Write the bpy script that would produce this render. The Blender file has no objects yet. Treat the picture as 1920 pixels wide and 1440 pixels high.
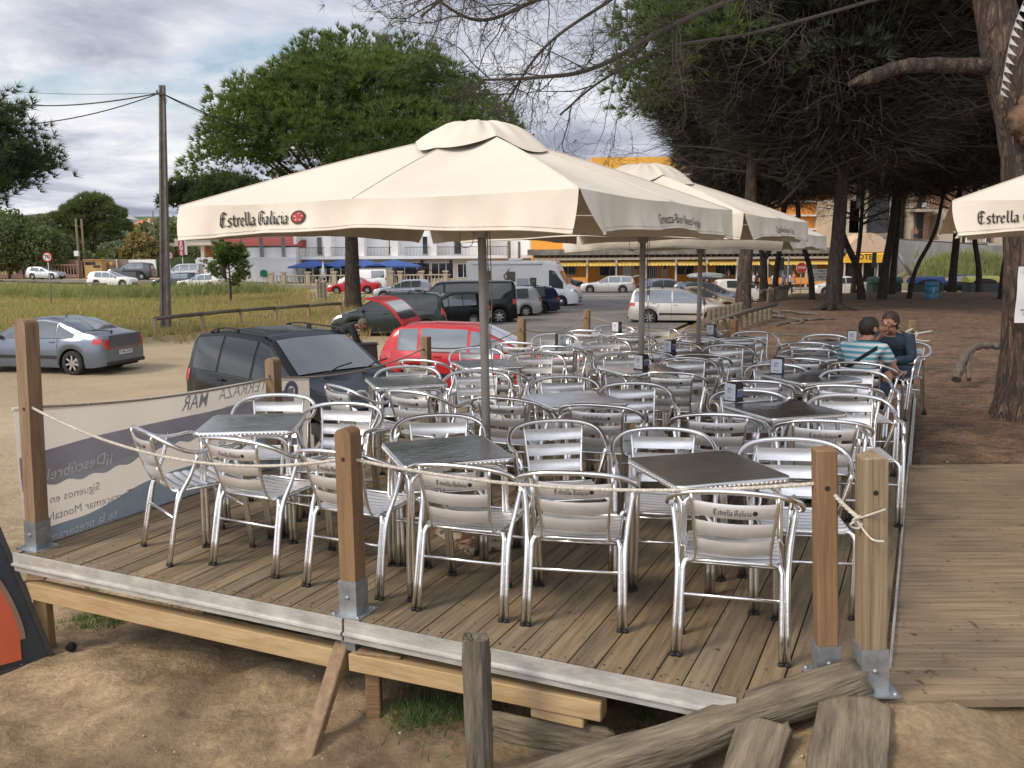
import bpy, bmesh, math, random
import numpy as np
from mathutils import Vector, Matrix
PI=math.pi; R=math.radians
random.seed(7); rng=np.random.default_rng(11)
sc=bpy.context.scene; COL=sc.collection
# ------------------------------------------------------------ camera, world, sun, exposure
F_PX,PITCH,ROLL,HC=1626.1,0.151412,-0.00675,1.781
K=.9096                              # the deck was first surveyed with a taller eye height; K brings it to real size
cd=bpy.data.cameras.new("camera"); cd.sensor_width=36; cd.lens=36*F_PX/1920; cd.clip_start=.05; cd.clip_end=6000
cam=bpy.data.objects.new("camera",cd); COL.objects.link(cam)
cam.matrix_world=Matrix.Translation((0,0,HC))@Matrix.Rotation(PI/2-PITCH,4,'X')@Matrix.Rotation(ROLL,4,'Z')
sc.camera=cam
SUNDIR=Vector((-.64,-.34,.69)).normalized()
w=bpy.data.worlds.new("World"); sc.world=w; w.use_nodes=True
def world():
    nt=w.node_tree; N=nt.nodes; L=nt.links; N.clear()
    out=N.new('ShaderNodeOutputWorld'); bg=N.new('ShaderNodeBackground'); bg.inputs[1].default_value=.1
    sky=N.new('ShaderNodeTexSky'); sky.sky_type='NISHITA'; sky.sun_disc=False
    sky.sun_elevation=math.asin(SUNDIR.z); sky.sun_rotation=math.atan2(SUNDIR.x,SUNDIR.y); sky.air_density=1.2; sky.dust_density=1.5
    tc=N.new('ShaderNodeTexCoord'); sep=N.new('ShaderNodeSeparateXYZ'); L.new(tc.outputs['Generated'],sep.inputs[0])
    def math_(op,a,b=None,clamp=False):
        m=N.new('ShaderNodeMath'); m.operation=op; m.use_clamp=clamp
        for i,v in enumerate((a,b)):
            if v is None: continue
            if isinstance(v,(int,float)): m.inputs[i].default_value=v
            else: L.new(v,m.inputs[i])
        return m.outputs[0]
    # clouds lie on a flat layer: project the direction on it
    den=math_('ADD',math_('MAXIMUM',sep.outputs[2],0.0),.12)
    cx=math_('DIVIDE',sep.outputs[0],den); cy=math_('DIVIDE',sep.outputs[1],den)
    cmb=N.new('ShaderNodeCombineXYZ'); L.new(cx,cmb.inputs[0]); L.new(cy,cmb.inputs[1]); cmb.inputs[2].default_value=3.7
    def noise(scale,det,dist,rough=.55):
        n=N.new('ShaderNodeTexNoise'); n.inputs['Scale'].default_value=scale; n.inputs['Detail'].default_value=det
        n.inputs['Distortion'].default_value=dist; n.inputs['Roughness'].default_value=rough; L.new(cmb.outputs[0],n.inputs['Vector']); return n.outputs['Fac']
    n1=noise(.55,7,.25); n2=noise(1.6,8,.5,.6); n3=noise(.23,3,.1)
    cover=N.new('ShaderNodeValToRGB'); cover.color_ramp.elements[0].position=.34; cover.color_ramp.elements[1].position=.46
    L.new(n1,cover.inputs[0])
    s=math_('ADD',math_('MULTIPLY',n2,.45),math_('MULTIPLY',n1,.55))
    s=math_('ADD',math_('MULTIPLY',s,.7),math_('MULTIPLY',n3,.3))
    tone=N.new('ShaderNodeValToRGB'); e=tone.color_ramp.elements
    e[0].position=.42; e[0].color=(9.0,8.8,8.9,1); e[1].position=.575; e[1].color=(2.7,2.95,3.7,1)
    k=tone.color_ramp.elements.new(.50); k.color=(5.4,5.6,6.4,1)
    L.new(s,tone.inputs[0])
    # glow of the cloud deck towards the sun
    dot=N.new('ShaderNodeVectorMath'); dot.operation='DOT_PRODUCT'; L.new(tc.outputs['Generated'],dot.inputs[0]); dot.inputs[1].default_value=(-.55,-.75,.36)
    g=math_('ADD',math_('MULTIPLY',math_('POWER',math_('MAXIMUM',dot.outputs['Value'],0.0),2.0),1.5),.92)
    mul=N.new('ShaderNodeVectorMath'); mul.operation='SCALE'; L.new(tone.outputs[0],mul.inputs[0]); L.new(g,mul.inputs['Scale'])
    mix=N.new('ShaderNodeMix'); mix.data_type='RGBA'; L.new(cover.outputs[0],mix.inputs[0])
    sk=N.new('ShaderNodeVectorMath'); sk.operation='SCALE'; sk.inputs['Scale'].default_value=1.1; L.new(sky.outputs[0],sk.inputs[0])
    L.new(sk.outputs[0],mix.inputs[6]); L.new(mul.outputs[0],mix.inputs[7])
    L.new(mix.outputs[2],bg.inputs[0]); L.new(bg.outputs[0],out.inputs[0])
world()
sl=bpy.data.lights.new("sun",'SUN'); sl.energy=1.8; sl.angle=R(16); sl.color=(1,.86,.66)
so=bpy.data.objects.new("sun",sl); COL.objects.link(so); so.rotation_euler=SUNDIR.to_track_quat('Z','Y').to_euler(); so.location=(-20,-10,30)
sc.view_settings.view_transform='Standard'; sc.view_settings.look='None'; sc.view_settings.exposure=.38; sc.view_settings.gamma=1
sc.cycles.max_bounces=6; sc.cycles.diffuse_bounces=3; sc.cycles.glossy_bounces=4; sc.cycles.transparent_max_bounces=6; sc.cycles.caustics_reflective=False; sc.cycles.caustics_refractive=False
# ------------------------------------------------------------ helpers
def sm(a,b,x):
    t=np.clip((x-a)/(b-a),0,1); return t*t*(3-2*t)
def W(px,py,z):                      # point of the plane z seen at a photograph pixel
    X=px-960; Y=py-720; c,s=math.cos(-ROLL),math.sin(-ROLL); X,Y=X*c-Y*s,X*s+Y*c
    c,s=math.cos(PITCH),math.sin(PITCH); dy=F_PX*c-Y*s; dz=-F_PX*s-Y*c; t=(z-HC)/dz
    return Vector((X*t,dy*t,z))
def RAY(px,py,y):                    # point at distance y (along the view) seen at a pixel
    X=px-960; Y=py-720; c,s=math.cos(-ROLL),math.sin(-ROLL); X,Y=X*c-Y*s,X*s+Y*c
    c,s=math.cos(PITCH),math.sin(PITCH); dy=F_PX*c-Y*s; dz=-F_PX*s-Y*c
    return Vector((X*y/dy,y,HC+dz*y/dy))
def XR(y): return np.interp(y,[2.7,3.37,7.0,10.9,14,24,36,46,60,75],[1.0,1.14,2.9,4.3,2.7,4.2,8.0,13.0,19.5,30])
def gz(x,y):
    x=np.asarray(x,float); y=np.asarray(y,float)
    park=-1.077-.009*np.maximum(y,0)
    park=park+sm(58,95,y)*sm(-12,-40,x)*1.0
    wn=1-sm(2.0,5.2,np.hypot(x+.4,y-3.1)*.9)
    lo=park*(1-wn)+(-.56+.13*sm(-1.6,.4,x))*wn
    wg=sm(-.75,.75,x-XR(y))*(1-sm(55,63,y))
    hi=-.085-.0165*np.maximum(y-4,0)
    wg2=sm(-.4,1.0,x-np.interp(y,[2.3,2.75,3.3,3.8],[.25,.38,.62,1.0])); wg=np.where(y<3.8,wg2,wg)
    return lo*(1-wg)+hi*wg
def G(px,py):
    z=-.6
    for i in range(60):
        p=W(px,py,z); z=.5*z+.5*float(gz(p.x,p.y))
    return Vector((p.x,p.y,z))
def AT(px,y,dz=0):                   # ground point at distance y below pixel column px
    x=(px-960)/F_PX*(y*math.cos(PITCH)+3.1*math.sin(PITCH)); return Vector((x,y,float(gz(x,y))+dz))
class MB:
    def __init__(s): s.v=[]; s.f=[]; s.m=[]; s.n=0; s.sm=[]
    def add(s,v,f,mi=0,smooth=False,mat=None):
        b=s.n
        for p in v:
            p=Vector(p); 
            if mat is not None: p=mat@p
            s.v.append(tuple(p))
        s.n+=len(v)
        for q in f: s.f.append(tuple(i+b for i in q)); s.m.append(mi); s.sm.append(smooth)
        return s
    def box(s,c,d,rz=0,rot=None,mi=0,mat=None,bev=0):
        hx,hy,hz=d[0]/2,d[1]/2,d[2]/2
        M=Matrix.Translation(Vector(c))@(rot.to_4x4() if rot is not None else Matrix.Rotation(rz,4,'Z'))
        if mat is not None: M=mat@M
        if bev<=0:
            v=[(x*hx,y*hy,z*hz) for z in(-1,1) for y in(-1,1) for x in(-1,1)]
            return s.add(v,[(0,2,3,1),(4,5,7,6),(0,1,5,4),(2,6,7,3),(0,4,6,2),(1,3,7,5)],mi,False,M)
        b=bev; ring=[]
        xy=[(hx-b,-hy),(hx,-hy+b),(hx,hy-b),(hx-b,hy),(-hx+b,hy),(-hx,hy-b),(-hx,-hy+b),(-hx+b,-hy)]
        k=lambda q,i:(q[0]*(hx-i)/hx,q[1]*(hy-i)/hy)
        v=[(*k(q,b),-hz) for q in xy]+[(*q,-hz+b) for q in xy]+[(*q,hz-b) for q in xy]+[(*k(q,b),hz) for q in xy]
        f=[tuple(range(7,-1,-1)),tuple(range(24,32))]
        for L in range(3):
            for i in range(8): j=(i+1)%8; f.append((L*8+i,L*8+j,L*8+8+j,L*8+8+i))
        return s.add(v,f,mi,False,M)
    def tube(s,path,r,n=8,mi=0,caps=True,smooth=True,closed=False,mat=None):
        P=[Vector(p) for p in path]; m=len(P); rr=r if hasattr(r,'__len__') else [r]*m
        v=[]; up=None
        for i in range(m):
            if closed: t=(P[(i+1)%m]-P[i-1])
            else: t=(P[min(i+1,m-1)]-P[max(i-1,0)])
            t=t.normalized() if t.length>1e-9 else Vector((0,0,1))
            if up is None: up=Vector((0,0,1)) if abs(t.z)<.9 else Vector((1,0,0))
            up=up-t*up.dot(t)
            if up.length<1e-3: up=t.orthogonal()
            up.normalize(); a=t.cross(up); b=up
            for k in range(n):
                an=2*PI*k/n; v.append(P[i]+(a*math.cos(an)+b*math.sin(an))*rr[i])
        f=[]
        for i in range(m if closed else m-1):
            j=(i+1)%m
            for k in range(n):
                l=(k+1)%n; f.append((i*n+k,j*n+k,j*n+l,i*n+l))
        s.add(v,f,mi,smooth,mat)
        if caps and not closed:
            b=s.n-len(v); s.f.append(tuple(b+k for k in range(n))); s.m.append(mi); s.sm.append(False)
            s.f.append(tuple(b+(m-1)*n+k for k in range(n-1,-1,-1))); s.m.append(mi); s.sm.append(False)
        return s
    def lathe(s,prof,n=24,mi=0,mat=None,smooth=True):
        v=[(r*math.cos(2*PI*k/n),r*math.sin(2*PI*k/n),z) for r,z in prof for k in range(n)]
        f=[(i*n+k,i*n+(k+1)%n,(i+1)*n+(k+1)%n,(i+1)*n+k) for i in range(len(prof)-1) for k in range(n)]
        return s.add(v,f,mi,smooth,mat)
    def sphere(s,c,r,n=10,mi=0,rot=None,mat=None):
        r=r if hasattr(r,'__len__') else (r,r,r); v=[];f=[]; m=max(4,n//2+1)
        for i in range(m+1):
            a=PI*i/m
            for k in range(n):
                p=Vector((math.sin(a)*math.cos(2*PI*k/n)*r[0],math.sin(a)*math.sin(2*PI*k/n)*r[1],math.cos(a)*r[2]))
                if rot is not None: p=rot@p
                v.append(p+Vector(c))
        for i in range(m):
            for k in range(n): f.append((i*n+k,(i+1)*n+k,(i+1)*n+(k+1)%n,i*n+(k+1)%n))
        return s.add(v,f,mi,True,mat)
    def prism(s,poly,a,b,axis=2,mi=0,mat=None):      # polygon extruded along an axis
        def P(q,h):
            return (q[0],q[1],h) if axis==2 else ((q[0],h,q[1]) if axis==1 else (h,q[0],q[1]))
        n=len(poly); v=[P(q,a) for q in poly]+[P(q,b) for q in poly]
        f=[tuple(range(n-1,-1,-1)),tuple(range(n,2*n))]+[(i,(i+1)%n,n+(i+1)%n,n+i) for i in range(n)]
        return s.add(v,f,mi,False,mat)
    def grid(s,fn,us,vs,mi=0,smooth=True,closed_u=False):
        nu,nv=len(us),len(vs); v=[fn(u,q) for u in us for q in vs]
        f=[(i*nv+j,(i+1)*nv+j,(i+1)*nv+j+1,i*nv+j+1) for i in range(nu-1) for j in range(nv-1)]
        return s.add(v,f,mi,smooth)
    def mesh(s,name,mats):
        me=bpy.data.meshes.new(name); me.from_pydata(s.v,[],s.f)
        for m in (mats if isinstance(mats,(list,tuple)) else [mats]): me.materials.append(m)
        if s.f:
            me.polygons.foreach_set('material_index',s.m); me.polygons.foreach_set('use_smooth',s.sm)
        me.validate(); me.update(); return me
    def build(s,name,mats,parent=None,loc=None,rz=0):
        o=bpy.data.objects.new(name,s.mesh(name,mats)); COL.objects.link(o)
        if parent is not None: o.parent=parent
        if loc is not None: o.location=loc
        if rz: o.rotation_euler.z=rz
        return o
def tag(o,label=None,cat=None,group=None,kind=None):
    if label: o['label']=label
    if cat: o['category']=cat
    if group: o['group']=group
    if kind: o['kind']=kind
    return o
def empty(name,loc,rz=0,label=None,cat=None,group=None):
    o=bpy.data.objects.new(name,None); COL.objects.link(o); o.location=loc; o.rotation_euler=(0,0,rz); o.empty_display_size=.2
    return tag(o,label,cat,group)
KIDS={}
def kids(o): return [c for c in bpy.data.objects if c.parent==o]
def tree_of(o): return (o,[tree_of(c) for c in kids(o)])
def copy_tree(t,parent=None):
    o,ch=t; c=o.copy(); COL.objects.link(c)
    if parent is not None: c.parent=parent
    for q in ch: copy_tree(q,c)
    return c
def npmesh(name,v,f,mats,mi=None,smooth=False):
    me=bpy.data.meshes.new(name); nv=len(v); nf=len(f); k=f.shape[1]
    me.vertices.add(nv); me.vertices.foreach_set('co',np.asarray(v,np.float32).ravel())
    me.loops.add(nf*k); me.loops.foreach_set('vertex_index',np.asarray(f,np.int32).ravel())
    me.polygons.add(nf); me.polygons.foreach_set('loop_start',np.arange(0,nf*k,k,dtype=np.int32))
    if mi is not None: me.polygons.foreach_set('material_index',np.asarray(mi,np.int32))
    if smooth: me.polygons.foreach_set('use_smooth',np.ones(nf,bool))
    for m in (mats if isinstance(mats,(list,tuple)) else [mats]): me.materials.append(m)
    me.update(calc_edges=True); return me
def npobj(name,me,parent=None,loc=None):
    o=bpy.data.objects.new(name,me); COL.objects.link(o)
    if parent is not None: o.parent=parent
    if loc is not None: o.location=loc
    return o
def curve(pts,k=4):                  # Catmull-Rom
    P=[Vector(p) for p in pts]; P=[2*P[0]-P[1]]+P+[2*P[-1]-P[-2]]; o=[]
    for i in range(1,len(P)-2):
        for j in range(k):
            t=j/k; a,b,c,d=P[i-1:i+3]
            o.append(.5*((2*b)+(-a+c)*t+(2*a-5*b+4*c-d)*t*t+(-a+3*b-3*c+d)*t**3))
    o.append(P[-2]); return o
# ------------------------------------------------------------ materials
def mat(name,col,rough=.6,metal=0,var=0,scale=6,bump=0,bscale=None,col2=None,stretch=None,coat=0,spec=None,detail=6,sub=0,ramp=None,trans=0):
    m=bpy.data.materials.new(name); m.use_nodes=True; nt=m.node_tree; N=nt.nodes; L=nt.links; b=N['Principled BSDF']
    b.inputs['Base Color'].default_value=(*col,1); b.inputs['Roughness'].default_value=rough; b.inputs['Metallic'].default_value=metal
    if coat: b.inputs['Coat Weight'].default_value=coat; b.inputs['Coat Roughness'].default_value=.06
    if spec is not None: b.inputs['Specular IOR Level'].default_value=spec
    if trans: b.inputs['Transmission Weight'].default_value=trans
    tc=N.new('ShaderNodeTexCoord'); mp=N.new('ShaderNodeMapping'); L.new(tc.outputs['Object'],mp.inputs[0])
    if stretch: mp.inputs['Scale'].default_value=stretch
    if var or col2:
        n=N.new('ShaderNodeTexNoise'); n.inputs['Scale'].default_value=scale; n.inputs['Detail'].default_value=detail; n.inputs['Roughness'].default_value=.62
        L.new(mp.outputs[0],n.inputs['Vector']); r=N.new('ShaderNodeValToRGB')
        c2=col2 or tuple(max(0,c*(1-var)) for c in col); c1=col if col2 else tuple(min(1,c*(1+var)) for c in col)
        r.color_ramp.elements[0].position=(ramp or (.34,.66))[0]; r.color_ramp.elements[1].position=(ramp or (.34,.66))[1]
        r.color_ramp.elements[0].color=(*c2,1); r.color_ramp.elements[1].color=(*c1,1)
        L.new(n.outputs['Fac'],r.inputs[0]); L.new(r.outputs[0],b.inputs['Base Color'])
    if bump:
        n=N.new('ShaderNodeTexNoise'); n.inputs['Scale'].default_value=bscale or scale*3; n.inputs['Detail'].default_value=8
        L.new(mp.outputs[0],n.inputs['Vector']); bp=N.new('ShaderNodeBump'); bp.inputs['Strength'].default_value=min(1,bump); bp.inputs['Distance'].default_value=.02*max(1,bump)
        L.new(n.outputs['Fac'],bp.inputs['Height']); L.new(bp.outputs[0],b.inputs['Normal'])
    return m
def nodes(m): nt=m.node_tree; return nt.nodes,nt.links,nt.nodes['Principled BSDF']
MT={}
MT['alu']=mat('polished_aluminium',(.82,.82,.81),.23,1,var=.05,scale=9,bump=.04,bscale=40)
MT['alu_slat']=mat('satin_aluminium_slats',(.80,.80,.80),.32,.62,var=.05,scale=14,bump=.03,bscale=60)
MT['rubber']=mat('black_rubber',(.02,.02,.02),.7,var=.2,scale=20)
MT['steel']=mat('galvanised_steel',(.36,.39,.41),.5,.75,var=.25,scale=9,bump=.1)
MT['rail']=mat('aluminium_fascia',(.52,.51,.47),.5,.45,var=.22,scale=5,bump=.12,stretch=(1,1,3))
MT['pole']=mat('bronze_grey_pole',(.40,.38,.34),.5,.3,var=.12,scale=5)
MT['canvas']=mat('cream_canvas',(.68,.62,.52),.85,var=.05,scale=1.6,bump=.25,bscale=7)
MT['ink']=mat('black_print',(.03,.025,.02),.8,var=.2,scale=30)
MT['red_ink']=mat('red_print',(.32,.05,.05),.8,var=.3,scale=60,col2=(.5,.35,.3))
MT['rope']=mat('natural_rope',(.56,.52,.44),.9,var=.25,scale=60)
MT['darkrope']=mat('weathered_rope',(.33,.29,.23),.9,var=.25,scale=60)
MT['post']=mat('treated_post_wood',(.30,.205,.12),.8,col2=(.19,.125,.07),scale=3,stretch=(6,6,.7),bump=.3,bscale=9)
MT['post_red']=mat('reddish_post_wood',(.27,.165,.085),.75,col2=(.185,.105,.05),scale=3,stretch=(7,7,.6),bump=.3,bscale=9)
MT['post_grey']=mat('grained_grey_wood',(.34,.26,.16),.8,col2=(.19,.135,.08),scale=2.2,stretch=(16,16,.5),bump=.6,bscale=3)
MT['beam']=mat('new_pine_beam',(.50,.36,.19),.8,col2=(.37,.245,.12),scale=2.5,stretch=(1,5,5),bump=.25,bscale=9)
MT['old']=mat('weathered_timber',(.25,.205,.14),.9,col2=(.10,.08,.055),scale=3,stretch=(1.2,9,9),bump=1.0,bscale=5)
MT['stake']=mat('dark_weathered_stake',(.20,.17,.13),.9,col2=(.075,.06,.045),scale=4,stretch=(7,7,.8),bump=.9,bscale=6)
MT['bark']=mat('pine_bark',(.17,.115,.08),.95,col2=(.045,.032,.024),scale=5,stretch=(2.4,2.4,.55),bump=1.6,bscale=5,ramp=(.4,.6))
MT['bark_near']=mat('plated_pine_bark',(.21,.14,.10),.95,col2=(.035,.024,.018),scale=3.2,stretch=(4.2,4.2,.75),bump=2.2,bscale=3.4,ramp=(.42,.55))
MT['bark_dark']=mat('dark_pine_bark',(.105,.08,.062),.95,col2=(.035,.027,.02),scale=5,stretch=(2.4,2.4,.55),bump=1.2,bscale=5)
MT['twig']=mat('dead_twigs',(.066,.056,.043),.95,var=.3,scale=3)
MT['twig_pale']=mat('pale_dead_twigs',(.075,.062,.052),.95,var=.3,scale=3)
MT['glass']=mat('dark_car_glass',(.14,.16,.17),.05,.5,spec=1.0,var=.1,scale=2,coat=1)
MT['col_tone']=mat('dark_reflection_glass',(.012,.015,.016),.06,0,spec=.7,var=.1,scale=2)  # panes darkened: the dark surroundings they would mirror are put into the colour
MT['winglass']=mat('window_glass',(.02,.022,.026),.08,0,spec=.7,var=.3,scale=1.2)
MT['tyre']=mat('tyre_rubber',(.022,.022,.022),.85,var=.2,scale=20)
MT['rim']=mat('alloy_rim',(.55,.55,.55),.3,.8,var=.08,scale=12)
MT['black_trim']=mat('black_plastic_trim',(.02,.02,.021),.45,var=.2,scale=10)
MT['under']=mat('car_underside',(.008,.008,.008),.9,var=.2,scale=10)
MT['red_lens']=mat('red_lens',(.45,.015,.012),.15,0,coat=.8,var=.2,scale=8)
MT['clear_lens']=mat('clear_lens',(.72,.74,.75),.1,.4,coat=.8,var=.15,scale=14)
MT['plate']=mat('number_plate',(.72,.72,.68),.5,var=.08,scale=30)
MT['white']=mat('white_paint',(.74,.74,.73),.6,var=.05,scale=2)
MT['darkwin']=mat('dark_opening',(.025,.022,.02),.3,var=.3,scale=1)
MT['skin']=mat('skin',(.42,.22,.14),.55,var=.08,scale=20)
MT['hair_dark']=mat('dark_hair',(.018,.013,.010),.6,var=.4,scale=40,bump=.4,bscale=60)
MT['hair_grey']=mat('grey_hair',(.11,.095,.08),.7,var=.4,scale=40,bump=.4,bscale=60)
MT['hair_red']=mat('auburn_hair',(.045,.018,.011),.6,var=.4,scale=40,bump=.4,bscale=60)
def barkmat(m,plate,crack,sc=2.2,st=(4.5,4.5,.8)):
    N,L,b=nodes(m); tc=N.new('ShaderNodeTexCoord'); mp=N.new('ShaderNodeMapping'); mp.inputs['Scale'].default_value=st; L.new(tc.outputs['Object'],mp.inputs[0])
    def ridge(scale,det,dis):
        a=N.new('ShaderNodeTexNoise'); a.inputs['Scale'].default_value=scale; a.inputs['Detail'].default_value=det; a.inputs['Distortion'].default_value=dis; a.inputs['Roughness'].default_value=.55; L.new(mp.outputs[0],a.inputs['Vector'])
        q=N.new('ShaderNodeMath'); q.operation='SUBTRACT'; q.inputs[1].default_value=.5; L.new(a.outputs['Fac'],q.inputs[0]); w_=N.new('ShaderNodeMath'); w_.operation='ABSOLUTE'; L.new(q.outputs[0],w_.inputs[0]); return w_.outputs[0]
    r1=ridge(sc,6,.6); r2=ridge(sc*2.4,5,.4)
    def mr(x,a,c): k=N.new('ShaderNodeMapRange'); k.inputs[1].default_value=a; k.inputs[2].default_value=c; L.new(x,k.inputs[0]); return k.outputs[0]
    def mth(op,x,y):
        k=N.new('ShaderNodeMath'); k.operation=op
        for i,v in enumerate((x,y)):
            if isinstance(v,float): k.inputs[i].default_value=v
            else: L.new(v,k.inputs[i])
        return k.outputs[0]
    h=mth('MULTIPLY',mr(r1,.0,.07),mth('ADD',mth('MULTIPLY',mr(r2,.0,.09),.55),.45))
    n=N.new('ShaderNodeTexNoise'); n.inputs['Scale'].default_value=sc*5; n.inputs['Detail'].default_value=9; n.inputs['Roughness'].default_value=.7; L.new(mp.outputs[0],n.inputs['Vector'])
    r=N.new('ShaderNodeValToRGB'); r.color_ramp.elements[0].position=.3; r.color_ramp.elements[1].position=.7; r.color_ramp.elements[0].color=(*[c*.55 for c in plate],1); r.color_ramp.elements[1].color=(*[c*1.2 for c in plate],1); L.new(n.outputs['Fac'],r.inputs[0])
    mx=N.new('ShaderNodeMix'); mx.data_type='RGBA'; mx.inputs[6].default_value=(*crack,1); L.new(h,mx.inputs[0]); L.new(r.outputs[0],mx.inputs[7]); L.new(mx.outputs[2],b.inputs['Base Color'])
    s=mth('ADD',h,mth('MULTIPLY',n.outputs['Fac'],.45)); bp=N.new('ShaderNodeBump'); bp.inputs['Strength'].default_value=.9; bp.inputs['Distance'].default_value=.035; L.new(s,bp.inputs['Height']); L.new(bp.outputs[0],b.inputs['Normal'])
MT['bark_near']=mat('plated_pine_bark',(.2,.14,.1),.95); barkmat(MT['bark_near'],(.19,.13,.095),(.045,.032,.024),1.9)
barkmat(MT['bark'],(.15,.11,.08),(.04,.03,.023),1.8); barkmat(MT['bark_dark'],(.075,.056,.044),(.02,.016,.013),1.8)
def wave_wood(name,base,dark,attr=True):
    m=mat(name,base,.82,bump=.35,bscale=3,stretch=(26,1.6,1)); N,L,b=nodes(m)
    tc=N.new('ShaderNodeTexCoord'); mp=N.new('ShaderNodeMapping'); mp.inputs['Scale'].default_value=(22,1.1,1); L.new(tc.outputs['Object'],mp.inputs[0])
    n=N.new('ShaderNodeTexNoise'); n.inputs['Scale'].default_value=1.6; n.inputs['Detail'].default_value=7; L.new(mp.outputs[0],n.inputs['Vector'])
    r=N.new('ShaderNodeValToRGB'); r.color_ramp.elements[0].position=.3; r.color_ramp.elements[1].position=.68
    r.color_ramp.elements[0].color=(*dark,1); r.color_ramp.elements[1].color=(*base,1); L.new(n.outputs['Fac'],r.inputs[0])
    n2=N.new('ShaderNodeTexNoise'); n2.inputs['Scale'].default_value=1.3; n2.inputs['Detail'].default_value=5; L.new(tc.outputs['Object'],n2.inputs['Vector'])
    r2=N.new('ShaderNodeValToRGB'); r2.color_ramp.elements[0].position=.3; r2.color_ramp.elements[1].position=.7
    r2.color_ramp.elements[0].color=(.66,.66,.68,1); r2.color_ramp.elements[1].color=(1.12,1.06,1,1); L.new(n2.outputs['Fac'],r2.inputs[0])
    mx=N.new('ShaderNodeMix'); mx.data_type='RGBA'; mx.blend_type='MULTIPLY'; mx.inputs[0].default_value=1; L.new(r.outputs[0],mx.inputs[6]); L.new(r2.outputs[0],mx.inputs[7])
    # dark stains and knots
    v=N.new('ShaderNodeTexNoise'); v.inputs['Scale'].default_value=19; v.inputs['Detail'].default_value=3; L.new(tc.outputs['Object'],v.inputs['Vector'])
    r3=N.new('ShaderNodeValToRGB'); r3.color_ramp.elements[0].position=.27; r3.color_ramp.elements[1].position=.36; r3.color_ramp.elements[0].color=(.42,.38,.35,1); r3.color_ramp.elements[1].color=(1,1,1,1)
    L.new(v.outputs['Fac'],r3.inputs[0])
    m2=N.new('ShaderNodeMix'); m2.data_type='RGBA'; m2.blend_type='MULTIPLY'; m2.inputs[0].default_value=1; L.new(mx.outputs[2],m2.inputs[6]); L.new(r3.outputs[0],m2.inputs[7])
    last=m2.outputs[2]
    if attr:
        a=N.new('ShaderNodeAttribute'); a.attribute_name='col_tone'
        m3=N.new('ShaderNodeMix'); m3.data_type='RGBA'; m3.blend_type='MULTIPLY'; m3.inputs[0].default_value=1; L.new(last,m3.inputs[6]); L.new(a.outputs['Color'],m3.inputs[7]); last=m3.outputs[2]
    L.new(last,b.inputs['Base Color']); return m
MT['deck']=wave_wood('weathered_deck_boards',(.345,.27,.17),(.17,.13,.082))
MT['walk']=wave_wood('weathered_boardwalk',(.355,.275,.175),(.20,.153,.097),False)
def leafmat(name,a,b_,scale=.8,rough=.75,sub=0):
    m=mat(name,a,rough,col2=b_,scale=scale,detail=4,ramp=(.38,.62)); N,L,b=nodes(m)
    # backlit leaves
    tr=N.new('ShaderNodeBsdfTranslucent'); tr.inputs[0].default_value=(a[0]*1.3,a[1]*1.3,a[2]*.8,1); ms=N.new('ShaderNodeMixShader'); ms.inputs[0].default_value=.25
    out=[n for n in N if n.type=='OUTPUT_MATERIAL'][0]; L.new(b.outputs[0],ms.inputs[1]); L.new(tr.outputs[0],ms.inputs[2]); L.new(ms.outputs[0],out.inputs[0])
    return m
MT['pine']=leafmat('pine_needles',(.145,.205,.048),(.055,.095,.028),.5)
MT['pine_dark']=leafmat('dark_pine_needles',(.065,.10,.032),(.025,.042,.018),.5)
MT['grove']=mat('shaded_pine_needles',(.045,.062,.026),.9,col2=(.020,.028,.013),scale=.6)  # darker copy of the needles, the shade of the grove put into its colour
MT['broad']=leafmat('broad_leaves',(.17,.20,.075),(.08,.11,.04),.25)
MT['grey_leaf']=leafmat('grey_green_leaves',(.20,.22,.14),(.12,.14,.085),.4)
MT['gold_leaf']=leafmat('yellowing_leaves',(.30,.23,.08),(.15,.13,.05),.4)
MT['reed']=leafmat('reeds',(.27,.31,.12),(.18,.20,.075),.3)
MT['grass']=leafmat('field_grass',(.32,.34,.11),(.46,.36,.16),.12)
MT['tuft']=leafmat('green_tuft',(.10,.17,.04),(.06,.11,.03),2)
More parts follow.
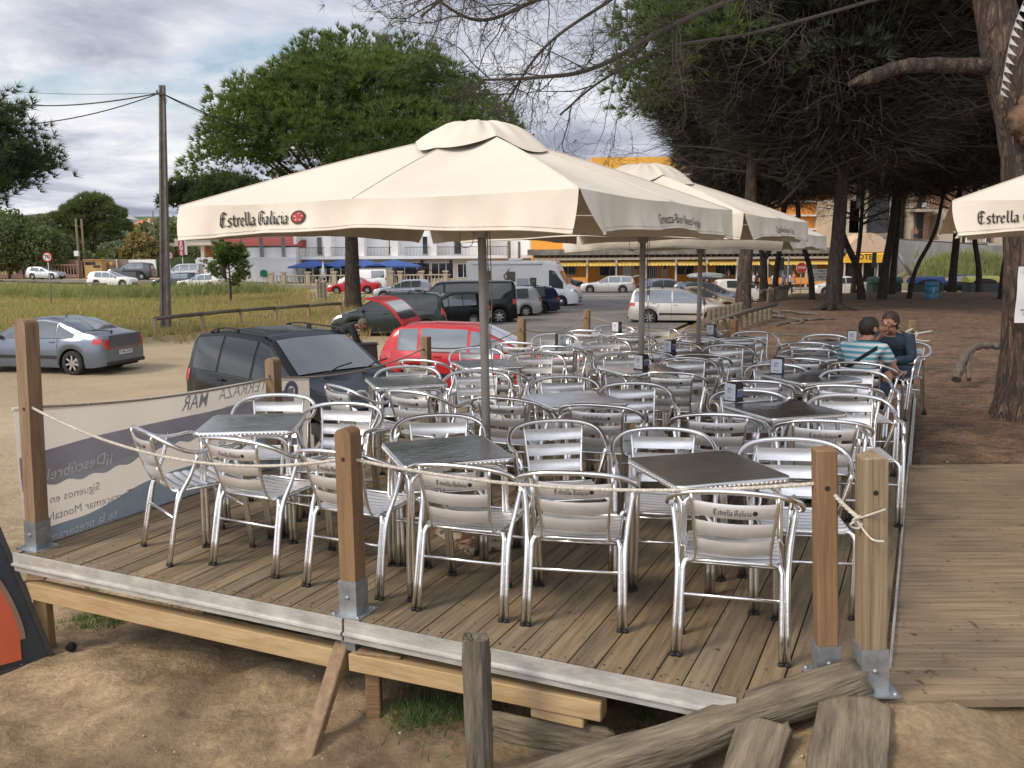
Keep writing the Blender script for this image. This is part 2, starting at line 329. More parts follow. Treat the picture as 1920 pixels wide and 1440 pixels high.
# ------------------------------------------------------------ the ground and what lies on it
def ground():
    def axis(parts):
        o=[]
        for a,b,st in parts: o+=list(np.arange(a,b,st))
        return np.array(o)
    xs=axis([(-320,-120,20),(-120,-40,5),(-40,-10,1.5),(-10,-4,.35),(-4,4,.065),(4,12,.3),(12,60,1.5),(60,140,6),(140,420,20)])
    ys=axis([(-30,0,6),(0,2.8,.5),(2.8,6.2,.055),(6.2,10,.2),(10,40,.7),(40,110,2.5),(110,250,12),(250,1300,75)])
    X,Y=np.meshgrid(xs,ys,indexing='ij'); Z=gz(X,Y)
    # footprints, lumps and small terraces of the sand bank near the camera
    def vn(x,y,s,seed):
        g=np.random.default_rng(seed).random((64,64)); u=(x/s)%64; v=(y/s)%64; i=np.floor(u).astype(int); j=np.floor(v).astype(int); a=u-i; b=v-j; a=a*a*(3-2*a); b=b*b*(3-2*b)
        i%=64; j%=64; i2=(i+1)%64; j2=(j+1)%64
        return (g[i,j]*(1-a)+g[i2,j]*a)*(1-b)+(g[i,j2]*(1-a)+g[i2,j2]*a)*b-.5
    near=np.exp(-np.maximum(np.hypot(X,Y-4)-3,0)/4)
    Z=Z+near*(vn(X,Y,.9,1)*.12+vn(X+3,Y,.33,2)*.085-np.maximum(0,vn(X,Y+5,.17,3)-.12)*.12+vn(X,Y+5,.12,9)*.03+vn(X,Y,.06,4)*.026)*np.where((Y>3.9)&(X>1.9),.15,1)
    Z=Z+(1-near)*(vn(X,Y,3,5)*.08)*(Y<60)
    mud=sm(-.5,.5,vn(X*1.3,Y,.45,8)*2+ (Y<4.6)*(X>-.9)*(X<1.2)*.55-.35)*near
    fl=np.interp(Y,[20,30,38,47,60,70,84],[-5.5,-6.3,-6.5,-9,-14,-17,-19])       # edge of the grass field
    grassm=sm(-.8,.8,fl-X)*sm(28,34,Y-0*X)*(1-sm(80,84,Y)); grassm=np.maximum(grassm,sm(84,90,Y)*sm(-48,-56,X)*(Y<101))
    grassm=np.maximum(grassm,sm(108,115,Y))
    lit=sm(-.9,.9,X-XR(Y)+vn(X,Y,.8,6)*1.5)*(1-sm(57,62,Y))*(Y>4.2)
    v=np.stack([X,Y,Z],-1).reshape(-1,3); nx,ny=len(xs),len(ys)
    I=np.arange(nx*ny).reshape(nx,ny); f=np.stack([I[:-1,:-1],I[1:,:-1],I[1:,1:],I[:-1,1:]],-1).reshape(-1,4)
    m=mat('sandy_ground',(.5,.4,.3),.95); N,L,b=nodes(m)
    me=npmesh('ground',v,f,m,smooth=True)
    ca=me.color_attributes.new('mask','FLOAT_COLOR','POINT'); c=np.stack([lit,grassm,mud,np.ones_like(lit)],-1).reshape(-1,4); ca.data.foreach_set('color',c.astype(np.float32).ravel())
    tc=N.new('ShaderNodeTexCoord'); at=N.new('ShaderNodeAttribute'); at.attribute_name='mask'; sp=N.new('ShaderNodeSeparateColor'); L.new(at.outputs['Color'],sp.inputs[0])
    def ramp(scale,c1,c2,a=.35,b_=.65,det=8,c3=None):
        n=N.new('ShaderNodeTexNoise'); n.inputs['Scale'].default_value=scale; n.inputs['Detail'].default_value=det; n.inputs['Roughness'].default_value=.65; L.new(tc.outputs['Object'],n.inputs['Vector'])
        r=N.new('ShaderNodeValToRGB'); r.color_ramp.elements[0].position=a; r.color_ramp.elements[1].position=b_; r.color_ramp.elements[0].color=(*c1,1); r.color_ramp.elements[1].color=(*c2,1)
        L.new(n.outputs['Fac'],r.inputs[0]); return r.outputs[0],n
    def mix(f,a,b2,mode='MIX'):
        x=N.new('ShaderNodeMix'); x.data_type='RGBA'; x.blend_type=mode
        if isinstance(f,float): x.inputs[0].default_value=f
        else: L.new(f,x.inputs[0])
        L.new(a,x.inputs[6]); L.new(b2,x.inputs[7]); return x.outputs[2]
    sand,_=ramp(1.2,(.32,.24,.14),(.51,.40,.255)); sand2,_=ramp(38,(.72,.69,.66),(1.12,1.1,1.08),.3,.7); s3,_=ramp(5.5,(.70,.66,.62),(1.1,1.08,1.05),.38,.60); sand=mix(1.,mix(1.,sand,sand2,'MULTIPLY'),s3,'MULTIPLY')
    far,_=ramp(.22,(.37,.295,.19),(.53,.425,.285)); far=mix(1.,far,sand2,'MULTIPLY')
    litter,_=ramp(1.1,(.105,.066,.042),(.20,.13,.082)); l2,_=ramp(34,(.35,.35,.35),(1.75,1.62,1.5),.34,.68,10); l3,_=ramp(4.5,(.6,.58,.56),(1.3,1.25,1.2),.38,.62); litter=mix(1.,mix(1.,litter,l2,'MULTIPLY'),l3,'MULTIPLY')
    grass,_=ramp(.35,(.22,.22,.08),(.38,.30,.14)); mudc,_=ramp(7,(.13,.085,.05),(.27,.19,.115))
    geo=N.new('ShaderNodeSeparateXYZ'); L.new(tc.outputs['Object'],geo.inputs[0]); mr=N.new('ShaderNodeMapRange'); mr.inputs[1].default_value=6; mr.inputs[2].default_value=14; L.new(geo.outputs[1],mr.inputs[0])
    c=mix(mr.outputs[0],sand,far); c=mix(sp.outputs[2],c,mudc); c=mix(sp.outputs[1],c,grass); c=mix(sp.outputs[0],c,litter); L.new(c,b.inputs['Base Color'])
    n=N.new('ShaderNodeTexNoise'); n.inputs['Scale'].default_value=9; n.inputs['Detail'].default_value=12; n.inputs['Roughness'].default_value=.7; L.new(tc.outputs['Object'],n.inputs['Vector'])
    bp=N.new('ShaderNodeBump'); bp.inputs['Strength'].default_value=.75; bp.inputs['Distance'].default_value=.06; L.new(n.outputs['Fac'],bp.inputs['Height']); L.new(bp.outputs[0],b.inputs['Normal'])
    tag(npobj('ground',me),kind='structure')
ground()
asph=mat('worn_asphalt',(.225,.205,.185),.85,col2=(.13,.125,.12),scale=.5,bump=.25,bscale=20); asph_tan=mat('dusty_asphalt',(.30,.255,.205),.9,col2=(.205,.18,.155),scale=.35,bump=.25,bscale=20)
def sheet(name,x0,x1,y0,y1,m,dz,nx=24,ny=24,poly=None):
    b=MB(); us=np.linspace(0,1,nx); vs=np.linspace(0,1,ny)
    def fn(u,v):
        if poly: a,b_,c,d=[Vector(p) for p in poly]; q=a*(1-u)*(1-v)+b_*u*(1-v)+c*u*v+d*(1-u)*v; x,y=q.x,q.y
        else: x=x0+(x1-x0)*u; y=y0+(y1-y0)*v
        return (x,y,float(gz(x,y))+dz)
    b.grid(fn,us,vs); return tag(b.build(name,m),kind='structure')
sheet('parking_asphalt',0,0,0,0,asph,.075,60,60,poly=[(.5,27),(3.6,27),(23,78),(-13,78)])
sheet('parking_lot',0,0,0,0,asph_tan,.055,40,40,poly=[(-3.0,13.5),(.8,17.5),(3.4,26.9),(-2.5,44)])
sheet('road',-130,95,85.0,95.5,asph,.03,90,12)
sheet('road_shoulder',-12,32,78.2,84.8,asph_tan,.05,30,8)
sheet('pavement',-26,60,96,102.5,mat('concrete_pavement',(.36,.33,.29),.9,var=.15,scale=.8,bump=.1),.12,40,6)
b=MB()
for k in range(46): 
    x=-95+k*4.0
    b.grid(lambda u,v:(x+u*3.96,85.6+v*.16,float(gz(x+u*3.96,85.7))+.045),[0,.5,1],[0,1])
for a_,b_ in(((3.5,60.5),(12,61.5)),((-1,66),(9,66.6))):
    b.grid(lambda u,v:(a_[0]+(b_[0]-a_[0])*u,a_[1]+(b_[1]-a_[1])*u+v*.2,float(gz(a_[0]+(b_[0]-a_[0])*u,a_[1]))+.09),np.linspace(0,1,8),[0,1])
tag(b.build('road_marking',mat('road_marking_paint',(.62,.61,.57),.8,var=.2,scale=4)),kind='structure')
def hills():
    m=mat('distant_hill_woods',(.055,.085,.04),.95,col2=(.11,.14,.06),scale=.035,bump=1.2,bscale=.2,detail=8)
    xs=np.linspace(-1100,500,120); ys=np.linspace(260,1150,36); X,Y=np.meshgrid(xs,ys,indexing='ij')
    Z=-3+ (26*np.exp(-((X+330)/230)**2)+20*np.exp(-((X+620)/160)**2)+13*np.exp(-((X-20)/260)**2))*sm(260,620,Y)+rng.random(X.shape)*4*sm(300,500,Y)
    nx,ny=X.shape; I=np.arange(nx*ny).reshape(nx,ny); f=np.stack([I[:-1,:-1],I[1:,:-1],I[1:,1:],I[:-1,1:]],-1).reshape(-1,4)
    tag(npobj('hills',npmesh('hills',np.stack([X,Y,Z],-1).reshape(-1,3),f,m,smooth=True)),kind='structure')
hills()
# ------------------------------------------------------------ the deck
E1=Vector((math.cos(R(-24.5)),math.sin(R(-24.5)),0)); E2=Vector((math.cos(R(64.6)),math.sin(R(64.6)),0)); O0=Vector((-3.27,5.53,0))
def DK(s,t,z=0): return O0+E1*s+E2*t+Vector((0,0,z))
def deck():
    t=empty('wooden_deck',DK(0,0)*K,0,'raised terrace deck of weathered boards with grey metal edge carrying the cafe chairs','deck'); t.scale=(K,)*3; inv=Matrix.Translation(-O0)
    BR,BL=Vector((5.5,11.95,0)),Vector((1.35,15.6,0))
    Wd=5.26; nb=38; bw=Wd/nb; V=[];F=[];T=[]; r=random.Random(3)
    joints=[.0,1.72,3.9,6.1,8.3,10.5,12.9]
    def tend(s):      # where the oblique back edge cuts a board
        p=DK(s,0); d=BR-BL; n=Vector((-d.y,d.x,0)); return (BL-p).dot(n)/E2.dot(n)
    mb=MB()
    for i in range(nb):
        s0=i*bw+.004; s1=(i+1)*bw-.004; te=tend((s0+s1)/2); off=r.uniform(-.02,.02)
        t0=max(0,(s1-4.80)*1.15); J=[t0]+[j+(.55 if (i//5)%2 else 0) for j in joints[1:]]
        J=[j for j in J if j<te-.3]+[te]
        for a,b_ in zip(J[:-1],J[1:]):
            z=r.uniform(-.0025,.0015); p=[DK(s0,a+.003),DK(s1,a+.003),DK(s1,b_-.003),DK(s0,b_-.003)]
            v=[inv@Vector((q.x,q.y,z)) for q in p]+[inv@Vector((q.x,q.y,z-.03)) for q in p]
            mb.add(v,[(0,1,2,3),(0,4,5,1),(1,5,6,2),(2,6,7,3),(3,7,4,0)]); g=r.uniform(.72,1.14); h=r.uniform(-.04,.05); T+=[(g+h,g,g-h)]*5
    me=mb.mesh('deck_boards',MT['deck']); a=me.color_attributes.new('col_tone','FLOAT_COLOR','CORNER'); c=[]
    for p,tt in zip(me.polygons,T): c+=[(*tt,1)]*p.loop_total
    a.data.foreach_set('color',np.array(c,np.float32).ravel())
    # object coordinates run along the boards
    o=bpy.data.objects.new('deck_boards',me); COL.objects.link(o); o.parent=t
    ang=math.atan2(E2.y,E2.x)-PI/2; M=Matrix.Rotation(-ang,4,'Z'); me.transform(M); o.rotation_euler.z=ang
    nm=MB()   # nail heads
    for i in range(nb):
        for j in [.05+max(0,(i*bw-4.76)*1.15)]+[q+(.55 if (i//5)%2 else 0)+d for q in joints[1:4] for d in(-.05,.05)]:
            for s in(.03,bw-.03):
                p=DK(i*bw+s,j,.0018); nm.lathe([(.0001,.001),(.006,.001),(.0062,0)],6,mat=Matrix.Translation(p-O0),smooth=False)
    tag(nm.build('nail_heads',mat('rusty_nail_heads',(.06,.045,.035),.7,var=.3,scale=60),t),kind='stuff')
    # joists and dark underside
    j=MB(); P=[DK(.1,.15),DK(Wd-.1,.15),DK(Wd-.1,8.3),DK(.1,11.2)]
    j.add([p-O0+Vector((0,0,-.045)) for p in P],[(0,1,2,3)]); 
    for q in np.arange(.6,9,.75): a_=DK(.05,q,-.12)-O0; b_=DK(Wd-.05,q,-.12)-O0; j.tube([a_,b_],.05,4)
    j.build('joist',MT['old'],t)
    # metal edge profile in two lengths along the front, one along each side
    prof=[(0,.004),(-.012,.002),(-.014,-.062),(-.030,-.068),(-.032,-.078),(-.016,-.086),(-.016,-.118),(.02,-.122),(.02,-.09)]
    def fascia(p,q,name='edge_rail'):
        d=(q-p).normalized(); n=Vector((d.y,-d.x,0)); m=MB(); v=[]
        for e in(p,q): v+=[e+n*(-a)+Vector((0,0,z)) for a,z in prof]
        k=len(prof); m.add(v,[(i,i+1,k+i+1,k+i) for i in range(k-1)]+[tuple(range(k)),tuple(range(2*k-1,k-1,-1))]); return m.build(name,MT['rail'],t)
    z0=Vector((0,0,0)); A=DK(-.05,-.012)-O0; B=DK(2.585,-.012)-O0; C=DK(2.60,-.012)-O0; D_=DK(4.68,-.012)-O0
    fascia(A,B); fascia(C,D_); fascia(DK(Wd+.015,.62)-O0,DK(Wd+.015,9.35)-O0); fascia(DK(-.015,12.2)-O0,DK(-.015,-.01)-O0)
    br=MB(); br.box((DK(2.6,.03,-.15)-O0),(.09,.05,.07),rz=R(-24.5)); br.build('rail_bracket',MT['steel'],t)
    # pine beams, posts, brace, packing blocks
    def beam(p,q,wd,ht,m,name,top=None):
        d=(q-p); L=d.length; rot=d.to_track_quat('X','Z').to_matrix(); x=MB(); x.box((0,0,0),(L,wd,ht),bev=.006)
        o=x.build(name,m,t,(p+q)/2-O0); o.rotation_euler=rot.to_euler(); return o
    beam(DK(-.04,.05,-.265),DK(2.50,.06,-.262),.09,.115,MT['beam'],'support_beam')
    beam(DK(2.62,.02,-.235),DK(4.05,.04,-.215),.10,.10,MT['beam'],'support_beam')
    beam(DK(.03,.10,-.33),DK(.03,.10,-.80),.09,.09,MT['beam'],'support_post'); beam(DK(.03,.10,-.12),DK(.03,.10,-.20),.12,.12,MT['beam'],'support_post')
    beam(DK(2.72,.06,-.29),DK(2.72,.06,-.75),.08,.08,MT['post_red'],'support_post')
    beam(DK(3.68,.05,-.298),DK(3.96,.05,-.298),.10,.055,MT['beam'],'packing_block'); beam(DK(2.66,.02,-.174),DK(2.92,.06,-.172),.10,.02,MT['post'],'packing_block')
    a=W(645,1203,-.16*K)/K; c=W(573,1432,-.66*K)/K; o=beam(a,c,.085,.055,MT['post'],'brace')
deck()
def boardwalk():
    b=MB(); y=3.60; i=0; r=random.Random(5)
    while y<7.78:
        xl=1.60+(y-3.7)*.486+.05; j=.0; 
        b.box(((xl+9.5)/2,y+.066,-.045+r.uniform(-.002,.002)),(9.5-xl,.133,.034),rz=0); y+=.1375; i+=1
    for x in(2.2,5,8.6): b.box((x,5.7,-.12),(.08,4.1,.1))
    o=b.build('boardwalk',MT['walk']); tag(o,kind='structure'); me=o.data
    me.transform(Matrix.Rotation(-PI/2,4,'Z')); o.rotation_euler.z=PI/2; o.scale=(K,)*3
boardwalk()
def plank(name,p,q,wd,ht,m,label,cat,nz=.012,tw=0,seed=1):
    r=random.Random(seed); d=(q-p); L=d.length; b=MB(); n=34; k=28; v=[]; ph=[r.uniform(0,6) for _ in range(8)]; am=[r.uniform(.3,1) for _ in range(k)]
    for i in range(n):
        x=-L/2+L*i/(n-1); en=min(i,n-1-i); e=[.90,.97,1][min(en,2)]
        for j in range(k):
            a=2*PI*j/k; ex=.42 if ht<wd*.7 else .8; y=math.copysign(abs(math.cos(a))**ex,math.cos(a))*wd/2; z=math.copysign(abs(math.sin(a))**ex,math.sin(a))*ht/2
            w1=nz*(.8*math.sin(x*5+ph[0])+.5*math.sin(x*11+ph[1])); gr=nz*.35*am[j]*math.sin(j*2.4+x*1.5+ph[2]); v.append((x+(nz*1.5*math.sin(j*1.3+ph[3]) if en==0 else 0),(y+w1)*e+gr*math.cos(a),z*e+gr*math.sin(a)+nz*.4*math.sin(x*7+ph[4])))
    f=[(i*k+j,i*k+(j+1)%k,(i+1)*k+(j+1)%k,(i+1)*k+j) for i in range(n-1) for j in range(k)]+[tuple(range(k-1,-1,-1)),tuple((n-1)*k+j for j in range(k))]
    b.add(v,f,0,True); o=b.build(name,m,None,(p+q)/2); o.rotation_euler=(d.to_track_quat('X','Z').to_matrix()@Matrix.Rotation(tw,3,'X')).to_euler(); return tag(o,label,cat)
plank('log',W(990,1478,-.33),W(1616,1272,.045),.15,.165,MT['old'],'long weathered round log slanting up to the foot of the end post','log',seed=2)
plank('timber_step',W(1590,1485,-.10),W(1604,1312,-.005),.27,.05,MT['old'],'broad grey step plank with sand on it below the end post','plank',seed=3)
plank('timber_step',W(1395,1490,-.20),W(1445,1358,-.085),.20,.055,MT['old'],'shorter worn step plank left of the broad sandy one','plank',seed=4)
plank('timber_step',W(1240,1480,-.30),W(1268,1412,-.25),.13,.06,MT['old'],'small broken grey plank stub at the bottom edge','plank',seed=5)
plank('timber_edging',W(925,1362,-.42),W(1150,1402,-.38),.05,.17,MT['old'],'half buried grey board in the sand bank beside the round stake','plank',seed=6)
def stake():
    b=MB(); r=random.Random(9); P=[]; base=W(900,1455,-.47); top=base+Vector((-.012,.0,.64)); n=16; v=[]
    for i in range(9):
        c=base+(top-base)*(i/8); 
        for k in range(n):
            a=2*PI*k/n; q=.061+.002*math.sin(5*a+i*.3)+r.uniform(-.0022,.0022)-(.005 if i==8 else 0); v.append(c+Vector((math.cos(a)*q,math.sin(a)*q,(.005*math.sin(3*a) if i==8 else 0))))
    c=top+Vector((0,0,-.035)); v.append(c)
    v2=[c+Vector((math.cos(2*PI*k/n)*.035,math.sin(2*PI*k/n)*.035,.028+r.uniform(-.012,.01))) for k in range(n)]; v+=v2; m=9*n
    f=[(i*n+k,i*n+(k+1)%n,(i+1)*n+(k+1)%n,(i+1)*n+k) for i in range(8) for k in range(n)]
    f+=[(8*n+k,8*n+(k+1)%n,m+1+(k+1)%n,m+1+k) for k in range(n)]+[(m+1+k,m+1+(k+1)%n,m) for k in range(n)]
    b.add([p-base for p in v],f,0,False); tag(b.build('wooden_stake',MT['stake'],None,base),'round dark weathered stake standing in front of the deck edge','stake')
stake()
# ------------------------------------------------------------ rope posts
def rpost(p,h,label,m,rz,style='round',br=.19,wd=.1,lean=(0,0),tilt=0):
    t=empty('rope_post',p,rz,label,'post','wooden rope posts round the deck'); t.scale=(K,)*3; t.rotation_euler.y=tilt; b=MB(); h2=wd/2
    if style=='round':
        n=8; poly=[(-h2,.03),(h2,.03)]+[(h2*math.cos(a)*1.0,h-h2*.75+h2*.75*math.sin(a)) for a in np.linspace(0,PI,n)]
        b.prism(poly,-h2,h2,axis=1)
    elif style=='point':
        b.box((0,0,(h-.03)/2),(wd,wd,h-.03)); b.add([(-h2,-h2,h-.03),(h2,-h2,h-.03),(h2,h2,h-.03),(-h2,h2,h-.03),(0,0,h+.005)],[(0,1,4),(1,2,4),(2,3,4),(3,0,4)])
    else: b.box((0,0,h/2),(wd,wd,h),bev=.006)
    o=b.build('post_shaft',m,t); o.rotation_euler=(lean[0],lean[1],0)
    s=MB(); w2=h2+.004; s.box((0,0,.004),(wd+.09,wd+.09,.008)); 
    for sx,sy in((1,0),(-1,0),(0,1),(0,-1)): s.box((sx*w2,sy*w2,.008+br/2),(.006 if sx else wd+.014-.012*0,.006 if sy else wd+.002,br))
    s.build('post_bracket',MT['steel'],t)
    q=MB()
    for sx in(-1,1):
        for sy in(-1,1): q.lathe([(.0001,.010),(.009,.009),(.010,0)],8,mat=Matrix.Translation((sx*(h2+.027),sy*(h2+.027),.008)))
    q.lathe([(.0001,.008),(.011,.007),(.012,0)],8,mat=Matrix.Translation((0,-w2-.003,br*.55))@Matrix.Rotation(PI/2,4,'X')); q.build('bolt',MT['steel'],t)
    hl=MB(); hz=h*.84 if h<1.3 else h*.62
    hl.lathe([(.0001,.001),(.012,.001)],10,mat=Matrix.Translation((0,-h2-.001,hz))@Matrix.Rotation(PI/2,4,'X')); hl.build('rope_hole',MT['darkwin'],t)
    return p+Vector((0,0,hz))
DR=R(-24.5)
PL=W(72,1026,0); PM=W(664,1148,0); PF=W(1549,1268,0); PE=W(1632,1290,0)
rpost(PL,1.555,'tall rope post at the left front corner holding the banner',MT['post'],DR,'round',tilt=.055)
rpost(PM,1.04,'reddish rope post in the middle of the front edge',MT['post_red'],DR,'round')
rpost(PF,1.085,'smooth reddish rope post near the right front corner',MT['post_red'],R(-4),'flat',.16,.092,tilt=-.055)
rpost(PE,1.10,'thick grained grey rope post with pointed top beside the boardwalk',MT['post_grey'],R(-3),'point',.20,.105,tilt=-.05)
PS=[]
for tt,h,lab,st in((2.55,1.02,'honey coloured rope post behind the banner in front of the black car','round'),(5.24,.97,'flat topped rope post in front of the red car','flat'),(7.97,1.0,'round topped rope post right of the red car windscreen','round'),(10.7,.955,'rope post at the far left corner of the deck','round')):
    PS.append(DK(.0,tt)*K); rpost(PS[-1],h,lab,MT['post'],R(-25.4),st)
PB=Vector((3.50,13.6,0))*K; rpost(PB,.88,'dark rope post at the back of the deck beside the palisade',MT['post_red'],R(-40),'flat'); PX=Vector((5.46,11.80,0))*K; rpost(PX,1.0,'far right rope post with a loose rope knot behind the seated couple',MT['post'],R(-25),'flat')
def rope(name,pts,r,m,label,cat='rope',sag=None,tw=True):
    t=MB(); full=[]
    for i in range(len(pts)-1):
        a,b_=Vector(pts[i]),Vector(pts[i+1]); s=sag[i]; n=36
        for k in range(n): u=k/n; p=a.lerp(b_,u); p.z-=4*s*u*(1-u); full.append(p)
    full.append(Vector(pts[-1]))
    if tw:     # two strands laid round each other
        for ph in (0,2.09,4.19):
            L=0; P=[]
            for i in range(len(full)-1):
                a,b_=full[i],full[i+1]; d=(b_-a); n=max(1,int(d.length/.012)); up=Vector((0,0,1)); side=d.cross(up).normalized(); u2=side.cross(d).normalized()
                for k in range(n): 
                    q=L/.055*2*PI/1.0+ph; P.append(a+d*(k/n)+(side*math.cos(q)+u2*math.sin(q))*r*.5); L+=d.length/n
            t.tube(P,r*.58,5)
    else: t.tube(full,r,5)
    return tag(t.build(name,m),label,cat)
rl=W(85,757,0); RLp=PL+Vector((.07,-.06,.975))*K; RMp=PM+Vector((0,0,.87))*K
rope('front_rope',[RLp,RMp,PF+Vector((-.05,0,.925))*K,PE+Vector((-.10,-.02,.80))*K],.0090,MT['rope'],'twisted cream rope strung through the front posts of the deck','rope',[.16,.085,.01])
pts=[RLp]+[p+Vector((0,0,.84))*K for p in PS]+[PB+Vector((0,0,.72))*K,PX+Vector((0,0,.80))*K]
rope('side_rope',pts,.008,MT['darkrope'],'weathered thin rope running along the left side and back posts of the deck','rope',[.045,.10,.10,.14,.12,.05],False)
def knot(p,label,s=1):
    b=MB(); r=random.Random(4)
    for k in range(4):
        c=[p+Vector((.035*s*math.cos(a+k)+.01*k*s,.02*s*math.sin(2*a+k),.03*s*math.sin(a)+.01*k*s-.02)) for a in np.linspace(0,2*PI,14)]; b.tube(c,.009*s,6)
    b.tube(curve([p,p+Vector((.09*s,-.03,.03)),p+Vector((.17*s,-.05,.055))]),.008*s,6); b.tube(curve([p,p+Vector((.07*s,-.06,-.06)),p+Vector((.15*s,-.08,-.065))]),.008*s,6)
    tag(b.build('rope_knot',MT['rope']),label,'knot')
knot(PE+Vector((-.12,-.03,.80))*K,'cream rope knot tied against the thick grey end post',.55); knot(PX+Vector((-.08,-.07,.80))*K,'frayed rope knot with loose ends on the far right post',1.6)
# ------------------------------------------------------------ lettering
GL={'E':([[(.95,1.45),(.55,1.72),(.2,1.5),(.12,.9),(.12,.35),(.45,0),(1.0,.2)],[(.15,.95),(.8,1.0)],[(.5,1.6),(.5,.2)]],1.12),
'G':([[(1.0,1.45),(.6,1.7),(.2,1.5),(.1,.9),(.15,.3),(.5,0),(.95,.2),(.95,.85),(.65,.9)],[(.52,1.5),(.52,.35)]],1.15),
's':([[(.58,.92),(.3,1.0),(.1,.78),(.52,.35),(.45,.05),(.05,.08)]],.66),'t':([[(.22,1.35),(.22,.2),(.5,.02)],[(.02,.95),(.5,.95)]],.52),
'r':([[(.05,.88),(.2,1.0),(.22,.0)],[(.22,.75),(.42,1.0),(.6,.88)]],.6),'e':([[(.15,.45),(.55,.72),(.38,1.0),(.12,.75),(.12,.2),(.35,0),(.62,.18)]],.68),
'l':([[(.08,1.6),(.2,1.62),(.22,.2),(.42,.02)]],.46),'a':([[(.1,.85),(.35,1.0),(.5,.82),(.5,.15),(.66,.02)],[(.5,.6),(.12,.4),(.12,.1),(.3,0),(.5,.2)]],.74),
'i':([[(.05,.9),(.2,1.0),(.22,.2),(.42,.02)],[(.14,1.38),(.25,1.48)]],.46),'c':([[(.56,.9),(.35,1.0),(.12,.7),(.12,.25),(.35,0),(.58,.14)]],.62),' ':([],.4)}
def black_letter(s,h,nib=.24):
    x=0; Q=[]; nx,ny=math.cos(R(42))*nib/2,math.sin(R(42))*nib/2; z=0
    for ch in s:
        st,wd=GL[ch]
        for path in st:
            for (a,b_),(c,d) in zip(path[:-1],path[1:]):
                z+=1; dx,dy=c-a,d-b_; L=math.hypot(dx,dy) or 1; cr=abs(dx*ny-dy*nx)/L
                px,py=(nx,ny) if cr>.035 else (-dy/L*.05,dx/L*.05)
                Q.append([((x+a-px)*h,(b_-py)*h,z),((x+c-px)*h,(d-py)*h,z),((x+c+px)*h,(d+py)*h,z),((x+a+px)*h,(b_+py)*h,z)])
        x+=wd
    return Q,x*h
def font_mesh(s,size,bold=0,shear=0,align='CENTER',sx=1):
    c=bpy.data.curves.new('lettering','FONT'); c.body=s; c.size=size; c.align_x=align; c.align_y='CENTER'; c.offset=bold; c.shear=shear; c.resolution_u=2
    o=bpy.data.objects.new('lettering',c); COL.objects.link(o); dg=bpy.context.evaluated_depsgraph_get(); me=bpy.data.meshes.new_from_object(o.evaluated_get(dg))
    v=[(q.co.x*sx,q.co.y) for q in me.vertices]; f=[tuple(p.vertices) for p in me.polygons]; bpy.data.objects.remove(o); bpy.data.curves.remove(c); bpy.data.meshes.remove(me); return v,f
def text_on(name,s,size,m,parent,org,xd,yd,bold=0,shear=0,align='CENTER',lift=.003,sx=1,mirror=False,fn=None):
    v,f=font_mesh(s,size,bold,shear,align,sx); b=MB(); xd=Vector(xd).normalized(); yd=Vector(yd).normalized(); n=xd.cross(yd)
    if mirror: v=[(-x,y) for x,y in v]; f=[tuple(reversed(q)) for q in f]
    if fn: b.add([fn(x,y) for x,y in v],f)
    else: b.add([Vector(org)+xd*x+yd*y+n*lift for x,y in v],f)
    return b.build(name,m,parent)
